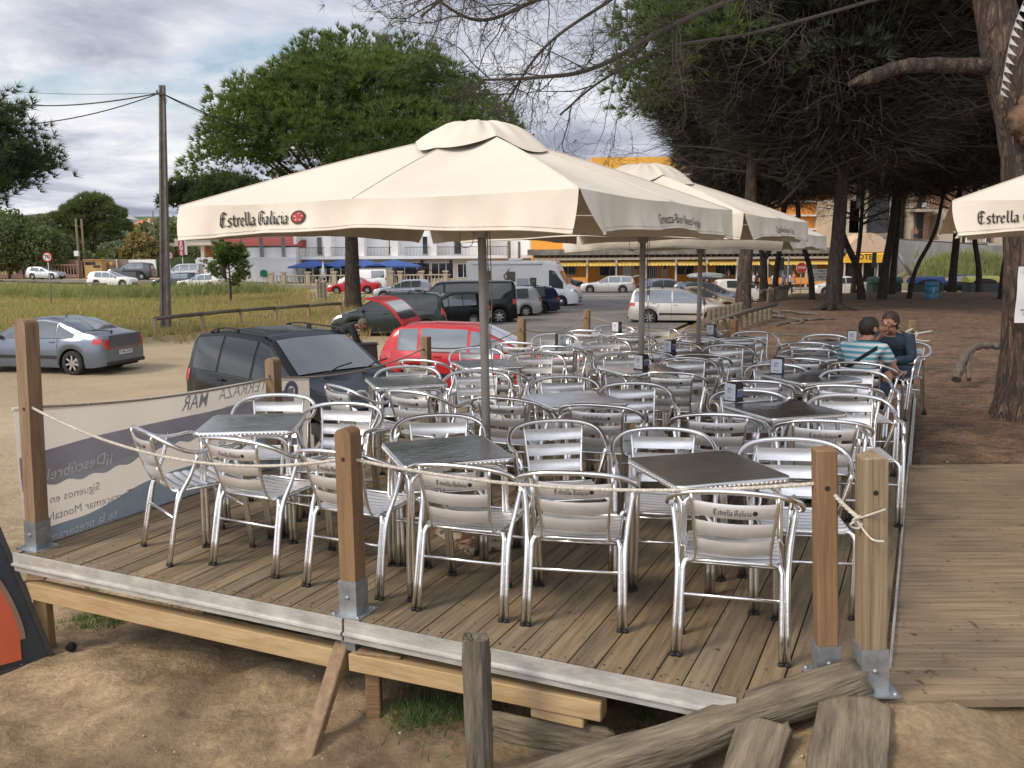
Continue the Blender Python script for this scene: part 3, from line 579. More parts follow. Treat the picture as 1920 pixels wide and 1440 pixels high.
# ------------------------------------------------------------ cafe chair (front is +Y)
def chair():
    t=empty('cafe_armchair',(0,0,0)); A=MT['alu']
    half=[(.262,.145,.585),(.266,.125,.635),(.268,.075,.662),(.272,-.01,.655),(.280,-.09,.655),(.287,-.15,.672),(.282,-.205,.702),(.255,-.25,.732),(.20,-.285,.756),(.11,-.303,.77),(0,-.308,.774)]
    H=half+[(-x,y,z) for x,y,z in half[-2::-1]]; b=MB(); b.tube(curve(H,3),.0132,8); b.build('armrest_hoop',A,t)
    for sx in(-1,1):
        b=MB(); b.tube(curve([(sx*.250,.235,.012),(sx*.257,.195,.36),(sx*.262,.145,.585)],3),.0132,8)
        b.tube(curve([(sx*.2225,.235,.012),(sx*.233,.197,.34),(sx*.228,.185,.395),(sx*.205,.17,.424)],3),.0132,8); o=b.build('leg',A,t)
        f=MB(); f.tube([(sx*.250,.2355,0),(sx*.250,.2345,.014)],.0145,8); f.tube([(sx*.2225,.2355,0),(sx*.2225,.2345,.014)],.0145,8); f.build('foot_cap',MT['rubber'],o)
        b=MB(); b.tube(curve([(sx*.245,-.265,.012),(sx*.236,-.195,.36),(sx*.250,-.115,.52),(sx*.270,-.07,.648)],3),.0132,8)
        b.tube(curve([(sx*.2175,-.265,.012),(sx*.212,-.197,.34),(sx*.210,-.185,.392),(sx*.196,-.165,.424)],3),.0132,8); o=b.build('leg',A,t)
        f=MB(); f.tube([(sx*.245,-.2655,0),(sx*.245,-.2645,.014)],.0145,8); f.tube([(sx*.2175,-.2655,0),(sx*.2175,-.2645,.014)],.0145,8); f.build('foot_cap',MT['rubber'],o)
    for y,yy in((-.213,.27),(.205,.27)):
        b=MB(); b.tube([(-.228,y,yy),(.228,y,yy)],.009,8); b.build('stretcher',A,t)
    b=MB(); P=[(.17,-.19),(.205,-.155),(.205,.175),(.175,.205),(-.175,.205),(-.205,.175),(-.205,-.155),(-.17,-.19)]; b.tube([(x,y,.424) for x,y in P],.0095,8,closed=True); b.build('seat_frame',A,t)
    b=MB()
    for k in range(7):
        y0=-.178+k*.0535; 
        def fn(u,v): x=-.203+.406*u; return (x,y0+.046*v,.4335-.014*(1-(x/.2)**2)+.005*(1-(2*v-1)**2)-(.012*max(0,(k-5)) if v>.8 and k==6 else 0))
        b.grid(fn,np.linspace(0,1,9),np.linspace(0,1,6)); b.grid(lambda u,v:(lambda p:(p[0],p[1],p[2]-.004))(fn(u,1-v)),np.linspace(0,1,9),[0,1])
    b.build('seat',MT['alu_slat'],t)
    def yb(z): return -.205-.10*((z-.42)/.33)-.012*math.sin((z-.42)/.33*PI)
    for sx in(-1,1):
        b=MB(); b.tube(curve([(sx*.20,-.150,.421),(sx*.188,-.185,.419),(sx*.163,-.205,.435),(sx*.158,yb(.5),.5),(sx*.168,yb(.62),.62),(sx*.178,yb(.735),.735),(sx*.181,-.292,.755)],3),.0085,6); b.build('back_upright',A,t)
    top=None
    b=MB()
    def slat(z0):
        def fn(u,v): x=-.172+.344*u; z=z0+.066*v; w_=1-(x/.172)**2; return (x*(.94+.06*(z-.5)/.2),yb(z)-.026*w_+.010-.007*(1-(2*v-1)**2),z-.006*w_)
        return fn
    for z0 in(.482,.572,.662):
        fn=slat(z0); b.grid(fn,np.linspace(0,1,11),np.linspace(0,1,7)); b.grid(lambda u,v:(lambda p:(p[0],p[1]-.0035,p[2]))(fn(1-u,v)),np.linspace(0,1,11),np.linspace(0,1,7))
        for v in(0,1): b.grid(lambda u,q:(lambda p:(p[0],p[1]-.0035*q,p[2]))(fn(u if v else 1-u,v)),np.linspace(0,1,11),[0,1])
    bk=b.build('backrest',MT['alu_slat'],t)
    Q,wd=black_letter('Estrella Galicia',.0155,.2); fn=slat(.662); b=MB()
    for q in Q:
        b.add([(lambda p:(p[0],p[1]-.0048-z*.00001,p[2]))(fn(.5+(x-wd/2-.008)/.344,(.018+y)/.066)) for x,y,z in q],[(0,1,2,3)])
    c=[(.5+(wd/2+.006+.011*math.cos(a))/.344,.45+.011*math.sin(a)/.066) for a in np.linspace(0,2*PI,12,endpoint=False)]; b.add([(lambda p:(p[0],p[1]-.0048,p[2]))(fn(*q)) for q in c],[tuple(range(12))])
    b.build('printed_lettering',MT['ink'],bk)
    return t
CH=chair(); CT=tree_of(CH); first=[True]
GC='aluminium armchairs set out on the deck'
def put_chair(px,py,f,label,z=.772,loc=None):
    a=R(f-90); fd=Vector((math.cos(R(f)),math.sin(R(f)),0))
    p=loc if loc is not None else W(px,py,z)+fd*.307; p=Vector((p.x,p.y,0))
    if first[0]: o=CH; first[0]=False
    else: o=copy_tree(CT)
    o.location=p; o.rotation_euler=(0,0,a); return tag(o,label,'chair',GC)
chairs=[(1378,924,76,'armchair nearest the camera, its printed back beside the front corner posts'),
(1075,888,80,'second armchair from the right in the front row, back to the front rope'),
(850,874,72,'front row armchair just right of the middle rope post, printed back towards the rope'),
(622,848,66,'front row armchair partly hidden by the middle rope post'),
(432,824,64,'front row armchair at the bright left table, between two others'),
(262,806,40,'armchair at the left end of the front row beside the banner, turned sideways'),
(1243,804,-98,'armchair with shining white slats facing the camera behind the nearest right table'),
(1482,824,-98,'armchair facing the camera half hidden by the smooth reddish post near the right corner'),
(1037,789,-82,'armchair facing the camera standing in front of the table with the number 5'),
(822,779,-84,'armchair facing the camera behind the nearest grey table beside the umbrella pole'),
(1345,778,78,'armchair with printed back just in front of the table carrying the black napkin box'),
(1547,790,76,'armchair with printed back directly behind the thick grained end post'),
(650,757,-100,'armchair facing left front, seen just above the middle rope post'),
(522,741,-90,'armchair facing the camera behind the bright left table, before the honey post'),
(765,735,58,'armchair seen from behind with its printed back under the grey table left of the pole'),
(630,725,40,'armchair turned away beside the end of the banner next to the black car'),
(940,747,66,'armchair seen from behind through the thick umbrella pole'),
(1118,760,72,'armchair with its back to us in front of the table that carries the number 5'),
(1185,719,-88,'armchair facing the camera right of the table with the number 5'),
(1055,707,-86,'armchair facing the camera left behind the table with the number 5'),
(893,696,-84,'armchair with white slats facing the camera left of the thick umbrella pole'),
(1258,699,74,'tall backed armchair just right of the second umbrella pole, seen from behind'),
(1418,715,74,'armchair seen from behind between the two dark tables on the right'),
(1400,733,-96,'armchair facing the camera behind the black napkin box'),
(1583,724,72,'armchair seen from behind in front of the dark table right of centre'),
(1587,741,-98,'armchair with bright slats facing the camera at the right deck edge, nearer of two'),
(1596,694,-98,'armchair with bright slats at the right deck edge just in front of the striped man'),
(1452,684,-96,'armchair facing the camera left of the dark table with the white napkin box'),
(1500,673,70,'armchair seen from behind just beyond the dark table with the white napkin box'),
(1520,655,74,'armchair with low hoop left of the seated man, seen from behind'),
(1512,643,72,'armchair second from the back in the row left of the seated couple'),
(1545,628,-94,'rearmost armchair of the row left of the seated couple, one white slat showing'),
(785,676,66,'armchair seen from behind in front of the rear wheel of the red car'),
(763,688,-82,'armchair facing the camera behind the grey table nearest the black car'),
(893,653,-86,'armchair facing the camera in front of the doors of the red car'),
(968,643,70,'armchair seen from behind against the bonnet of the red car'),
(918,692,68,'armchair seen from behind under the bluish table beside the umbrella pole'),
(1003,662,-86,'armchair with bright slats facing the camera right of the bluish table'),
(1040,627,-90,'armchair facing the camera behind the wooden topped table near the windscreen of the red car'),
(1045,650,72,'armchair seen from behind under the wooden topped table left of centre'),
(1133,636,-88,'armchair with bright slats facing the camera between the two back tables'),
(1098,620,70,'armchair seen from behind right of the far corner post'),
(1150,611,-90,'rearmost armchair behind the napkin box of the back table'),
(1182,627,74,'armchair seen from behind at the back left of the second umbrella pole'),
(1230,614,-92,'armchair with white slats facing the camera right of the second umbrella pole at the back'),
(1165,664,-88,'armchair facing the camera behind the orange topped table'),
(1208,659,74,'armchair seen from behind just behind the second umbrella pole'),
(1286,671,-94,'armchair facing the camera right behind the orange topped table'),
(1266,643,-90,'armchair facing the camera behind the table left of the third umbrella pole'),
(1314,665,74,'armchair seen from behind right of the orange topped table'),
(1362,647,-94,'armchair facing the camera right of the third umbrella pole'),
(1386,634,74,'armchair seen from behind below the palisade end'),
(1412,622,-96,'armchair facing the camera at the right of the last back table'),
(1304,631,72,'armchair seen from behind left of the third umbrella pole'),
(1312,618,-90,'rearmost armchair behind the napkin box below the palisade'),
(1612,681,52,'armchair the man in the striped shirt sits on')]
# ------------------------------------------------------------ tables
topm=mat('swirled_steel_table_top',(.36,.36,.365),.16,.85,var=.22,scale=2.2,bump=.10,bscale=26,detail=8)
N_,L_,b_=nodes(topm); 
n=N_.new('ShaderNodeTexNoise'); n.inputs['Scale'].default_value=3.5; n.inputs['Detail'].default_value=7; r=N_.new('ShaderNodeMapRange'); r.inputs[1].default_value=.35; r.inputs[2].default_value=.7; r.inputs[3].default_value=.10; r.inputs[4].default_value=.28
tc=N_.new('ShaderNodeTexCoord'); L_.new(tc.outputs['Object'],n.inputs['Vector']); L_.new(n.outputs['Fac'],r.inputs[0]); L_.new(r.outputs[0],b_.inputs['Roughness'])
def table():
    t=empty('cafe_table',(0,0,0)); s=.30
    def rr(h,c,n=4):
        o=[]
        for qx,qy,a0 in((1,1,0),(-1,1,90),(-1,-1,180),(1,-1,270)):
            for k in range(n+1): a=R(a0+90*k/n); o.append((qx*(h-c)+c*math.cos(a),qy*(h-c)+c*math.sin(a)))
        return o
    b=MB(); P=rr(s,.045); m=len(P); v=[(x,y,.722) for x,y in rr(s-.012,.035)]; b.add(v,[tuple(range(m))])
    b.build('table_top',topm,t)
    e=MB(); rings=[(s-.012,.035,.722),(s-.002,.043,.7205),(s,.045,.712),(s,.045,.694),(s-.006,.04,.690),(s-.02,.03,.692)]; v=[]
    for h,c,z in rings: v+=[(x,y,z) for x,y in rr(h,c)]
    e.add(v,[(i*m+k,i*m+(k+1)%m,(i+1)*m+(k+1)%m,(i+1)*m+k) for i in range(len(rings)-1) for k in range(m)],0,True)
    v=[(x,y,.694) for x,y in rr(s-.015,.03)]; e.add(v,[tuple(range(m-1,-1,-1))])
    for k in range(22):        # dimples of the embossed rim
        q=-.255+.51*k/21
        for ang in(0,90,180,270): e.sphere((0,0,0),(.009,.003,.008),6,mat=Matrix.Rotation(R(ang),4,'Z')@Matrix.Translation((q,-s,.703)))
    e.build('rim',MT['alu'],t)
    for sx,sy in((1,1),(-1,1),(-1,-1),(1,-1)):
        b=MB(); c=.258
        b.tube(curve([(sx*(c-.22),sy*c,.68),(sx*(c-.10),sy*c,.68),(sx*(c-.03),sy*(c+.002),.655),(sx*(c-.013),sy*c,.58),(sx*(c-.012),sy*c,.3),(sx*(c-.010),sy*(c+.01),.012)],3),.0135,8)
        b.tube(curve([(sx*c,sy*(c-.22),.68),(sx*c,sy*(c-.10),.68),(sx*(c+.002),sy*(c-.03),.655),(sx*c,sy*(c-.013+.025-.012),.58),(sx*(c+.013),sy*c,.3),(sx*(c+.014),sy*(c+.01),.012)],3),.0135,8)
        o=b.build('leg',MT['alu'],t); f=MB(); f.tube([(sx*(c-.010),sy*(c+.01),0),(sx*(c-.010),sy*(c+.01),.014)],.016,8); f.tube([(sx*(c+.014),sy*(c+.01),0),(sx*(c+.014),sy*(c+.01),.014)],.016,8); f.build('foot_cap',MT['rubber'],o)
    return t
TB=table(); TT=tree_of(TB); tf=[True]; TABLES={}
def put_table(key,p,ang,label):
    if not isinstance(p,Vector): p=(p[0]*.857,p[1]*.857)
    if tf[0]: o=TB; tf[0]=False
    else: o=copy_tree(TT)
    o.location=(p[0],p[1],0); o.rotation_euler=(0,0,R(ang)); tag(o,label,'table','square steel tables on the deck'); TABLES[key]=o; return o
put_table(1,(1.116,4.882),16,'table nearest the right corner posts, dark top mirroring orange')
put_table(2,(-.425,5.373),19,'grey table in the front row left of the umbrella pole foot')
put_table(3,(-1.924,6.31),6,'bright table at the left beside the banner')
put_table(4,(2.141,6.741),18.6,'dark table carrying the black napkin box')
put_table(5,(2.95,8.47),19,'dark table behind it at the right with a white napkin box')
t6=put_table(6,(.523,7.269),22.5,'grey table in the centre with the number 5 on its leg')
put_table(7,(-1.038,8.367),17.6,'grey table in front of the black car bonnet')
T8=W(1200,691,.72); put_table(8,T8,20,'orange reflecting table behind the second umbrella pole')
T9=W(915,681,.72); put_table(9,T9,16,'bluish table in front of the red car doors')
T10=W(1055,650,.72); put_table(10,T10,18,'brown reflecting table below the windscreen of the red car')
T11=W(1168,625,.72); put_table(11,T11,20,'rearmost brown table left of the second umbrella pole top')
T12=W(1290,666,.72); put_table(12,T12,20,'brown table between the second and third umbrella poles')
T13=W(1362,632,.72); put_table(13,T13,12,'rearmost table below the palisade')
T14=W(1566,641,.72); put_table(14,T14,20,'rearmost dark table beside the woman')
T15=W(1535,667,.72); put_table(15,T15,20,'dark table left of the man in the striped shirt')
num=mat('number_label',(.45,.36,.25),.6,var=.1,scale=40)
def number(tb,s,c):
    b=MB(); M=Matrix.Rotation(R(45),4,'Z'); b.box((0,-.392,.60),(.034,.004,.05),mat=M); o=b.build('number_label',num,tb)
    v,f=font_mesh(s,.042,.001); q=MB(); q.add([M@Vector((x,-.3955,.60+y)) for x,y in v],f); q.build('number',MT['ink'],o)
number(TABLES[6],'5',0); number(TABLES[3],'3',0)
for c in chairs: put_chair(*c)
# ------------------------------------------------------------ napkin dispensers
def napkin():
    t=empty('napkin_dispenser',(0,0,0)); b=MB(); b.box((0,0,.068),(.105,.085,.132),bev=.008); b.box((0,0,.004),(.112,.094,.008)); b.build('dispenser_case',MT['black_trim'],t)
    b=MB(); b.box((0,-.0435,.068),(.094,.006,.122),bev=.002); o=b.build('napkins',mat('white_napkins',(.78,.78,.80),.8,var=.04,scale=30),t)
    ink=mat('blue_emblem',(.06,.09,.28),.7,var=.2,scale=60)
    e=MB()
    for a0 in range(0,300,38):
        c=Vector((.0,.082)); p=[c+Vector((math.cos(R(a0+k))*.006,math.sin(R(a0+k))*.006)) if k in(0,) else c+Vector((math.cos(R(a0+k))*.021,math.sin(R(a0+k))*.021)) for k in(0,10,34)]
        e.add([(q.x,-.0472,q.y) for q in p],[(0,1,2)])
    e.box((0,-.0468,.028),(.04,.0008,.004)); e.build('emblem',ink,o)
    s=MB(); s.box((.0530,0,.062),(.0012,.060,.05),bev=.0); s.build('side_emblem',mat('red_blue_emblem',(.35,.05,.04),.5,col2=(.10,.22,.38),scale=26),t)
    e=MB(); v,f=font_mesh('Estrella',.018,.0006); e.add([(.0542,x,.088+y) for x,y in v],f); e.build('emblem_lettering',MT['white'],t)
    return t
NB=napkin(); NT=tree_of(NB); nf=[True]
for px,py,a,lab in((1376,752,-55,'black napkin box on the nearest dark table'),(1457,700,-28,'napkin box on the dark table before the striped man'),(1597,641,-20,'napkin box on the rearmost table beside the woman'),(1586,668,-25,'napkin box just left of the striped sleeve'),(1256,661,-48,'napkin box between the second and third umbrella poles'),(1334,628,-38,'napkin box in front of the palisade'),(1157,622,-40,'napkin box on the rearmost table left of the pole'),(1051,647,22,'napkin box on the table below the red car windscreen'),(1203,692,-50,'napkin box half hidden by the second umbrella pole')):
    if nf[0]: o=NB; nf[0]=False
    else: o=copy_tree(NT)
    p=W(px,py,.7225); o.location=p; o.rotation_euler.z=R(a); tag(o,lab,'napkin dispenser','napkin dispensers on the tables')
# ------------------------------------------------------------ banner
def banner():
    PL0=PL/K; t=empty('banner',PL,0,'translucent grey advertising banner with blue waves and mirrored writing tied to the side rope','banner'); t.scale=(K,)*3
    a0,a1=.10,3.13; off=.075
    def top(s):      # hangs on the rope
        L=2.55; u=min(s,L)/L if s<L else (s-L)/2.62; return (.975*(1-u)+.83*u-4*.045*u*(1-u)) if s<L else (.83-4*.10*u*(1-u))
    def bot(s): return -.07 if s<2.4 else -.07-.25*(s-2.4)/.7
    def P(s,v,o=0):
        z=bot(s)+(top(s)-.012-bot(s))*v; wv=.012*math.sin(s*3.1+v*2)+.006*math.sin(s*9+1)*v
        return DK(-off-wv-o,s,z)-PL0
    def PB(s,z,o=0): # by height
        v=(z-bot(s))/(top(s)-.012-bot(s)); return P(s,v,o)
    m=mat('banner_cloth',(.80,.775,.73),.8,var=.05,scale=2,bump=.15,bscale=5); N,L,bb=nodes(m)
    tp=N.new('ShaderNodeBsdfTransparent'); tr=N.new('ShaderNodeBsdfTranslucent'); tr.inputs[0].default_value=(.85,.80,.74,1); m1=N.new('ShaderNodeMixShader'); m1.inputs[0].default_value=.55; m2=N.new('ShaderNodeMixShader'); m2.inputs[0].default_value=.10
    out=[n for n in N if n.type=='OUTPUT_MATERIAL'][0]; L.new(bb.outputs[0],m1.inputs[1]); L.new(tr.outputs[0],m1.inputs[2]); L.new(m1.outputs[0],m2.inputs[1]); L.new(tp.outputs[0],m2.inputs[2]); L.new(m2.outputs[0],out.inputs[0])
    b=MB(); b.grid(lambda u,v:P(a0+(a1-a0)*u,v),np.linspace(0,1,60),np.linspace(0,1,14)); b.build('banner_cloth',m,t)
    h=MB(); h.tube([P(a0+(a1-a0)*u,1.0) for u in np.linspace(0,1,50)],.012,6); h.build('hem',m,t)
    def band(name,lo,hi,s0,s1,col,o):
        mm=mat(name,col,.85,var=.16,scale=3,detail=3); n_,l_,b_=nodes(mm); t_=n_.new('ShaderNodeBsdfTranslucent'); t_.inputs[0].default_value=(*col,1); x_=n_.new('ShaderNodeMixShader'); x_.inputs[0].default_value=.22; o_=[k for k in n_ if k.type=='OUTPUT_MATERIAL'][0]; l_.new(b_.outputs[0],x_.inputs[1]); l_.new(t_.outputs[0],x_.inputs[2]); l_.new(x_.outputs[0],o_.inputs[0]); q=MB(); q.grid(lambda u,v:PB(s0+(s1-s0)*u,lo(s0+(s1-s0)*u)+(hi(s0+(s1-s0)*u)-lo(s0+(s1-s0)*u))*v,-o),np.linspace(0,1,70),np.linspace(0,1,5)); return q.build('printed_wave',mm,t)
    band('violet_band',lambda s:.40+.045*s+.02*math.sin(s*5+1),lambda s:.605+.03*s+.025*math.sin(s*2.2),a0+.01,2.9,(.40,.395,.45),.004)
    band('blue_band_edge',lambda s:.36+.045*s+.02*math.sin(s*5+1)+.012*math.sin(s*31),lambda s:.40+.045*s+.02*math.sin(s*5+1),a0+.01,2.5,(.43,.46,.50),.0045)
    band('sea_blue_band',lambda s:bot(s)+.004,lambda s:min(.06+.055*s+.085*sm(.5,1.1,s)+.012*math.sin(s*6),.5),a0+.01,3.0,(.36,.45,.52),.004)
    pale=mat('pale_print',(.85,.84,.82),.8,var=.05,scale=20); n_,l_,b_=nodes(pale); t_=n_.new('ShaderNodeBsdfTranslucent'); t_.inputs[0].default_value=(.95,.93,.9,1); x_=n_.new('ShaderNodeMixShader'); x_.inputs[0].default_value=.15; o_=[k for k in n_ if k.type=='OUTPUT_MATERIAL'][0]; l_.new(b_.outputs[0],x_.inputs[1]); l_.new(t_.outputs[0],x_.inputs[2]); l_.new(x_.outputs[0],o_.inputs[0])
    grey=mat('grey_print',(.42,.40,.40),.8,var=.15,scale=20); faint=mat('faint_print',(.47,.45,.45),.8,var=.1,scale=20)
    def T(s,size,sc,zc,m,shear=0,bold=0,sx=1,slope=0):
        text_on('printed_lettering',s,size,m,t,(0,0,0),(1,0,0),(0,0,1),bold,shear,sx=sx,fn=lambda x,y:PB(sc-x,zc+y+slope*x,-.0075))
    T('\u00a1\u00a1Desc\u00fabrelo',.115,.52,.46,pale,-.25,.001,1.0,-.04); T('del verano',.10,1.18,.52,pale,-.25,.001,.9)
    T('S\u00edguenos en',.085,.50,.275,grey); T('Terracemar Montalvo',.085,.60,.155,grey)
    T('te la preparamos',.10,.50,.015,pale,-.2,.001,.95,-.05); T('salvo',.11,1.75,.20,pale,-.2,.001)
    T('TERRAZA',.15,2.22,.765,faint,-.35,-.001,.9,-.02); T('MAR',.17,1.66,.745,grey,-.4,.001,.8)
    T('CHIRINGUITO',.06,2.2,.63,faint)
    q=MB(); n=26; c=(2.86,.66)
    for k in range(n): a=R(-30+250*k/n); a2=R(-30+250*(k+1)/n); q.add([PB(c[0]+r_*math.cos(x),c[1]+r_*math.sin(x),-.008) for x in(a,a2) for r_ in(.10,.05)],[(0,2,3,1)])
    q.build('round_emblem',mat('blue_print',(.24,.26,.36),.8,var=.1,scale=9),t)
    q=MB(); q.add([PB(s,z,-.0075) for s,z in((.11,.20),(.17,.20),(.17,.33),(.11,.33))],[(0,1,2,3)]); q.build('printed_square',mat('violet_print',(.16,.13,.2),.8,var=.1,scale=9),t)
banner()
# ------------------------------------------------------------ parasols
RC=1.85
def parasol(c,rot,label,seed,base=None,txt=True,hub=2.12,lean=0,s0=.13,ts=.053):
    t=empty('parasol',(c[0]*K,c[1]*K,0),0,label,'parasol','cream square parasols shading the deck'); t.scale=(K,)*3; r=random.Random(seed); ZE=2.24; RT=RC/math.sqrt(2)
    def dirn(a): return Vector((math.cos(a),math.sin(a),0))
    def edge(a):     # distance of the square edge along angle
        q=(a-rot)%(PI/2)-PI/4; return RT/math.cos(q)
    def roofz(a,u):  # u: 0 top, 1 edge
        k=(a-rot)%(PI/4)/(PI/4); sag=math.sin(k*PI); return ZE+(2.74-ZE)*(1-u)-.045*sag*math.sin(u*PI)-.010*u*u*sag+.02*math.sin(u*PI)
    na=128; A=[rot+2*PI*i/na for i in range(na+1)]; U=[.16,.22,.3,.4,.5,.6,.7,.8,.9,.97,1]
    b=MB(); b.grid(lambda a,u:dirn(a)*edge(a)*u+Vector((0,0,roofz(a,u))),A,U); cn=b.build('canopy',MT['canvas'],t)
    q=MB()
    for k in range(8):
        a=rot+k*PI/4; q.tube([dirn(a)*edge(a)*u+Vector((0,0,roofz(a,u)+.002)) for u in np.linspace(.18,1,14)],.003,4)
    q.build('seam',mat('canvas_seam',(.70,.625,.51),.9,var=.1,scale=9),cn)
    v=MB()        # vent cap
    UV=np.linspace(0,1,8)
    def vf(a,u):
        rr=.09+(.37+.04*math.cos(4*(a-rot)+PI))*u; k=(a-rot)/(PI/4); ze_=roofz(a,rr/edge(a))+.012+.030*abs(math.sin(k*PI))*(.6+.4*math.sin(a*3+seed)); z=2.785*(1-u**1.25)+ze_*u**1.25+.010*math.sin(7*a+seed)*math.sin(u*PI)+.006*math.sin(19*a)*math.sin(u*PI)
        return dirn(a)*rr+Vector((0,0,z))
    v.grid(vf,A,UV); v.add([dirn(a)*.10+Vector((0,0,vf(a,0)[2])) for a in A[:-1]],[tuple(range(na))]); v.build('vent_cap',MT['canvas'],t)
    # valance, four sides with open corners
    for sd in range(4):
        a0=rot+sd*PI/2; P0=dirn(a0)*RC; P1=dirn(a0+PI/2)*RC; n=(P0+P1).normalized(); nU=110; ph=r.uniform(0,6)
        f0,f1=r.uniform(-.03,.10),r.uniform(-.02,.10)
        if sd==0: f0,f1=.07,.02
        if sd==1: f0=.16
        def vl(u,q,o=0):
            c_=abs(u-.5)*2; drop=.152+.05*c_**2.2+.004*math.sin(u*19+ph); k=(u*2)%1
            p=P0.lerp(P1,u); z0=roofz(math.atan2(p.y,p.x),1.0) ; push=(.004+.016*math.sin(u*23+ph)*q+.010*math.sin(u*51+ph)*q*q+.006*math.sin(u*97+ph*2)*q*math.sin(u*5+ph)+.03*q*q*math.sin(u*PI))
            cor=f0*max(0,1-u*9)*q+f1*max(0,1-(1-u)*9)*q; 
            return p+n*(push+cor+o)+(P1-P0).normalized()*((.03+f0*.5)*max(0,1-u*9)*q*q-(.02)*max(0,1-(1-u)*9)*q*q)+Vector((0,0,z0-drop*q*(1-.25*abs(cor)/.1*0)))
        m=MB(); m.grid(lambda u,q:vl(u,q),np.linspace(0,1,nU),np.linspace(0,1,8)); o=m.build('valance',MT['canvas'],t); hm=MB(); hm.tube([vl(u,1.0,.001) for u in np.linspace(0,1,60)],.0045,4); hm.tube([vl(u,.90,.002) for u in np.linspace(0,1,60)],.0018,3); hm.build('hem',MT['canvas'],o)
        if txt and sd in(3,1):
            Q,wd=black_letter('Estrella Galicia',ts,.25); e=MB()
            for q in Q: e.add([vl(s0+x/2.62,(.135-y)/.19,.006+z*.00004) for x,y,z in q],[(0,1,2,3)])
            e.build('printed_lettering',MT['ink'],o); e=MB(); c_=s0+(wd+ts*1.25)/2.62
            for rr,lf in((ts*.97,.009),(ts*.75,.0105)): e.add([vl(c_+math.cos(a)*rr/2.62,(.095-math.sin(a)*rr*.85)/.19,lf) for a in np.linspace(0,2*PI,20,endpoint=False)],[tuple(range(20))],0 if rr>ts*.8 else 1)
            for k in range(5): a=R(90+72*k); e.add([vl(c_+math.cos(a+d)*rr/2.62,(.095-math.sin(a+d)*rr*.85)/.19,.0115) for d,rr in((-.25,.016),(0,.040),(.25,.016))],[(0,1,2)],2)
            e.build('round_emblem',[MT['ink'],mat('red_emblem',(.36,.05,.05),.8,var=.2,scale=40),MT['canvas']],o)
        if txt and sd in(0,2):
            vv,ff=font_mesh('Cerveza-Bier-Beer-Cerveja',.098,0,.12,'CENTER',.78); e=MB(); e.add([vl(.55+x/2.62,(.125-y)/.19,.007) for x,y in vv],ff); e.build('printed_lettering',MT['ink'],o)
    # frame
    for k in range(8):
        a=rot+k*PI/4; m=MB(); d=dirn(a); m.tube([d*.06+Vector((0,0,2.70)),d*(edge(a)-.03)+Vector((0,0,ZE-.015))],.011,6)
        rb=m.build('rib',MT['pole'],t); m=MB(); m.tube([d*.07+Vector((0,0,hub+.03)),d*edge(a)*.52+Vector((0,0,ZE+.20))],.009,6); m.build('strut',MT['pole'],rb)
    m=MB(); m.lathe([(.0,hub+.05),(.115,hub+.05),(.12,hub+.03),(.06,hub+.01),(.045,hub-.06),(.031,hub-.07)],16); m.build('hub',MT['pole'],t)
    m=MB(); bx,by=(base if base else (c[0],c[1])); dx,dy=bx-c[0],by-c[1]; m.tube([(dx,dy,.02),(dx*.0,0,2.72)],.0295,14); m.lathe([(.05,.02),(.05,.22),(.034,.225)],14,mat=Matrix.Translation((dx,dy,0))); m.build('pole',MT['pole'],t)
    m=MB(); m.box((dx,dy,.014),(.62,.62,.022),rz=R(19+12)); m.build('base_plate',mat('rusty_cream_plate',(.50,.42,.31),.8,col2=(.16,.065,.03),scale=11,bump=.2,ramp=(.46,.52),detail=10),t)
    m=MB(); x=.06; m.tube(curve([(x,-.02,hub-.02),(x+.01,-.03,hub-.5),(x,-.02,1.35),(x+.03,-.03,1.0),(x+.11,-.03,.72),(x+.05,-.03,.62),(.03,-.02,.74)],6),.003,4); m.tube(curve([(x-.015,-.02,hub-.02),(x-.012,-.02,1.6),(x-.01,-.02,1.36)],4),.0035,4)
    m.tube(curve([(-.03,-.03,hub-.05),(-.12,-.04,hub+.0),(-.13,-.04,hub-.12),(-.06,-.04,hub-.12),(-.04,-.03,hub-.02)],5),.0025,4)
    for z in(1.34,1.55): m.box((x-.004,-.025,z),(.02,.014,.05))
    m.build('cord',MT['darkrope'],t)
    return t
ROT=R(-74)
parasol((-.20,5.80),ROT,'nearest cream parasol, its lettered edge over the front tables',1,base=(-.17,5.84))
parasol((1.29,8.60),ROT,'second cream parasol, its peak showing behind the nearest one',2,txt=True,hub=2.10)
parasol((2.42,11.2),ROT,'third cream parasol, mostly hidden behind the second one',3,txt=False,hub=2.06).scale=(K,K,K*.955)
parasol((4.42,5.80),ROT,'cream parasol cut off by the right edge in front of the bark trunk',4,hub=2.12,s0=.05,ts=.043)
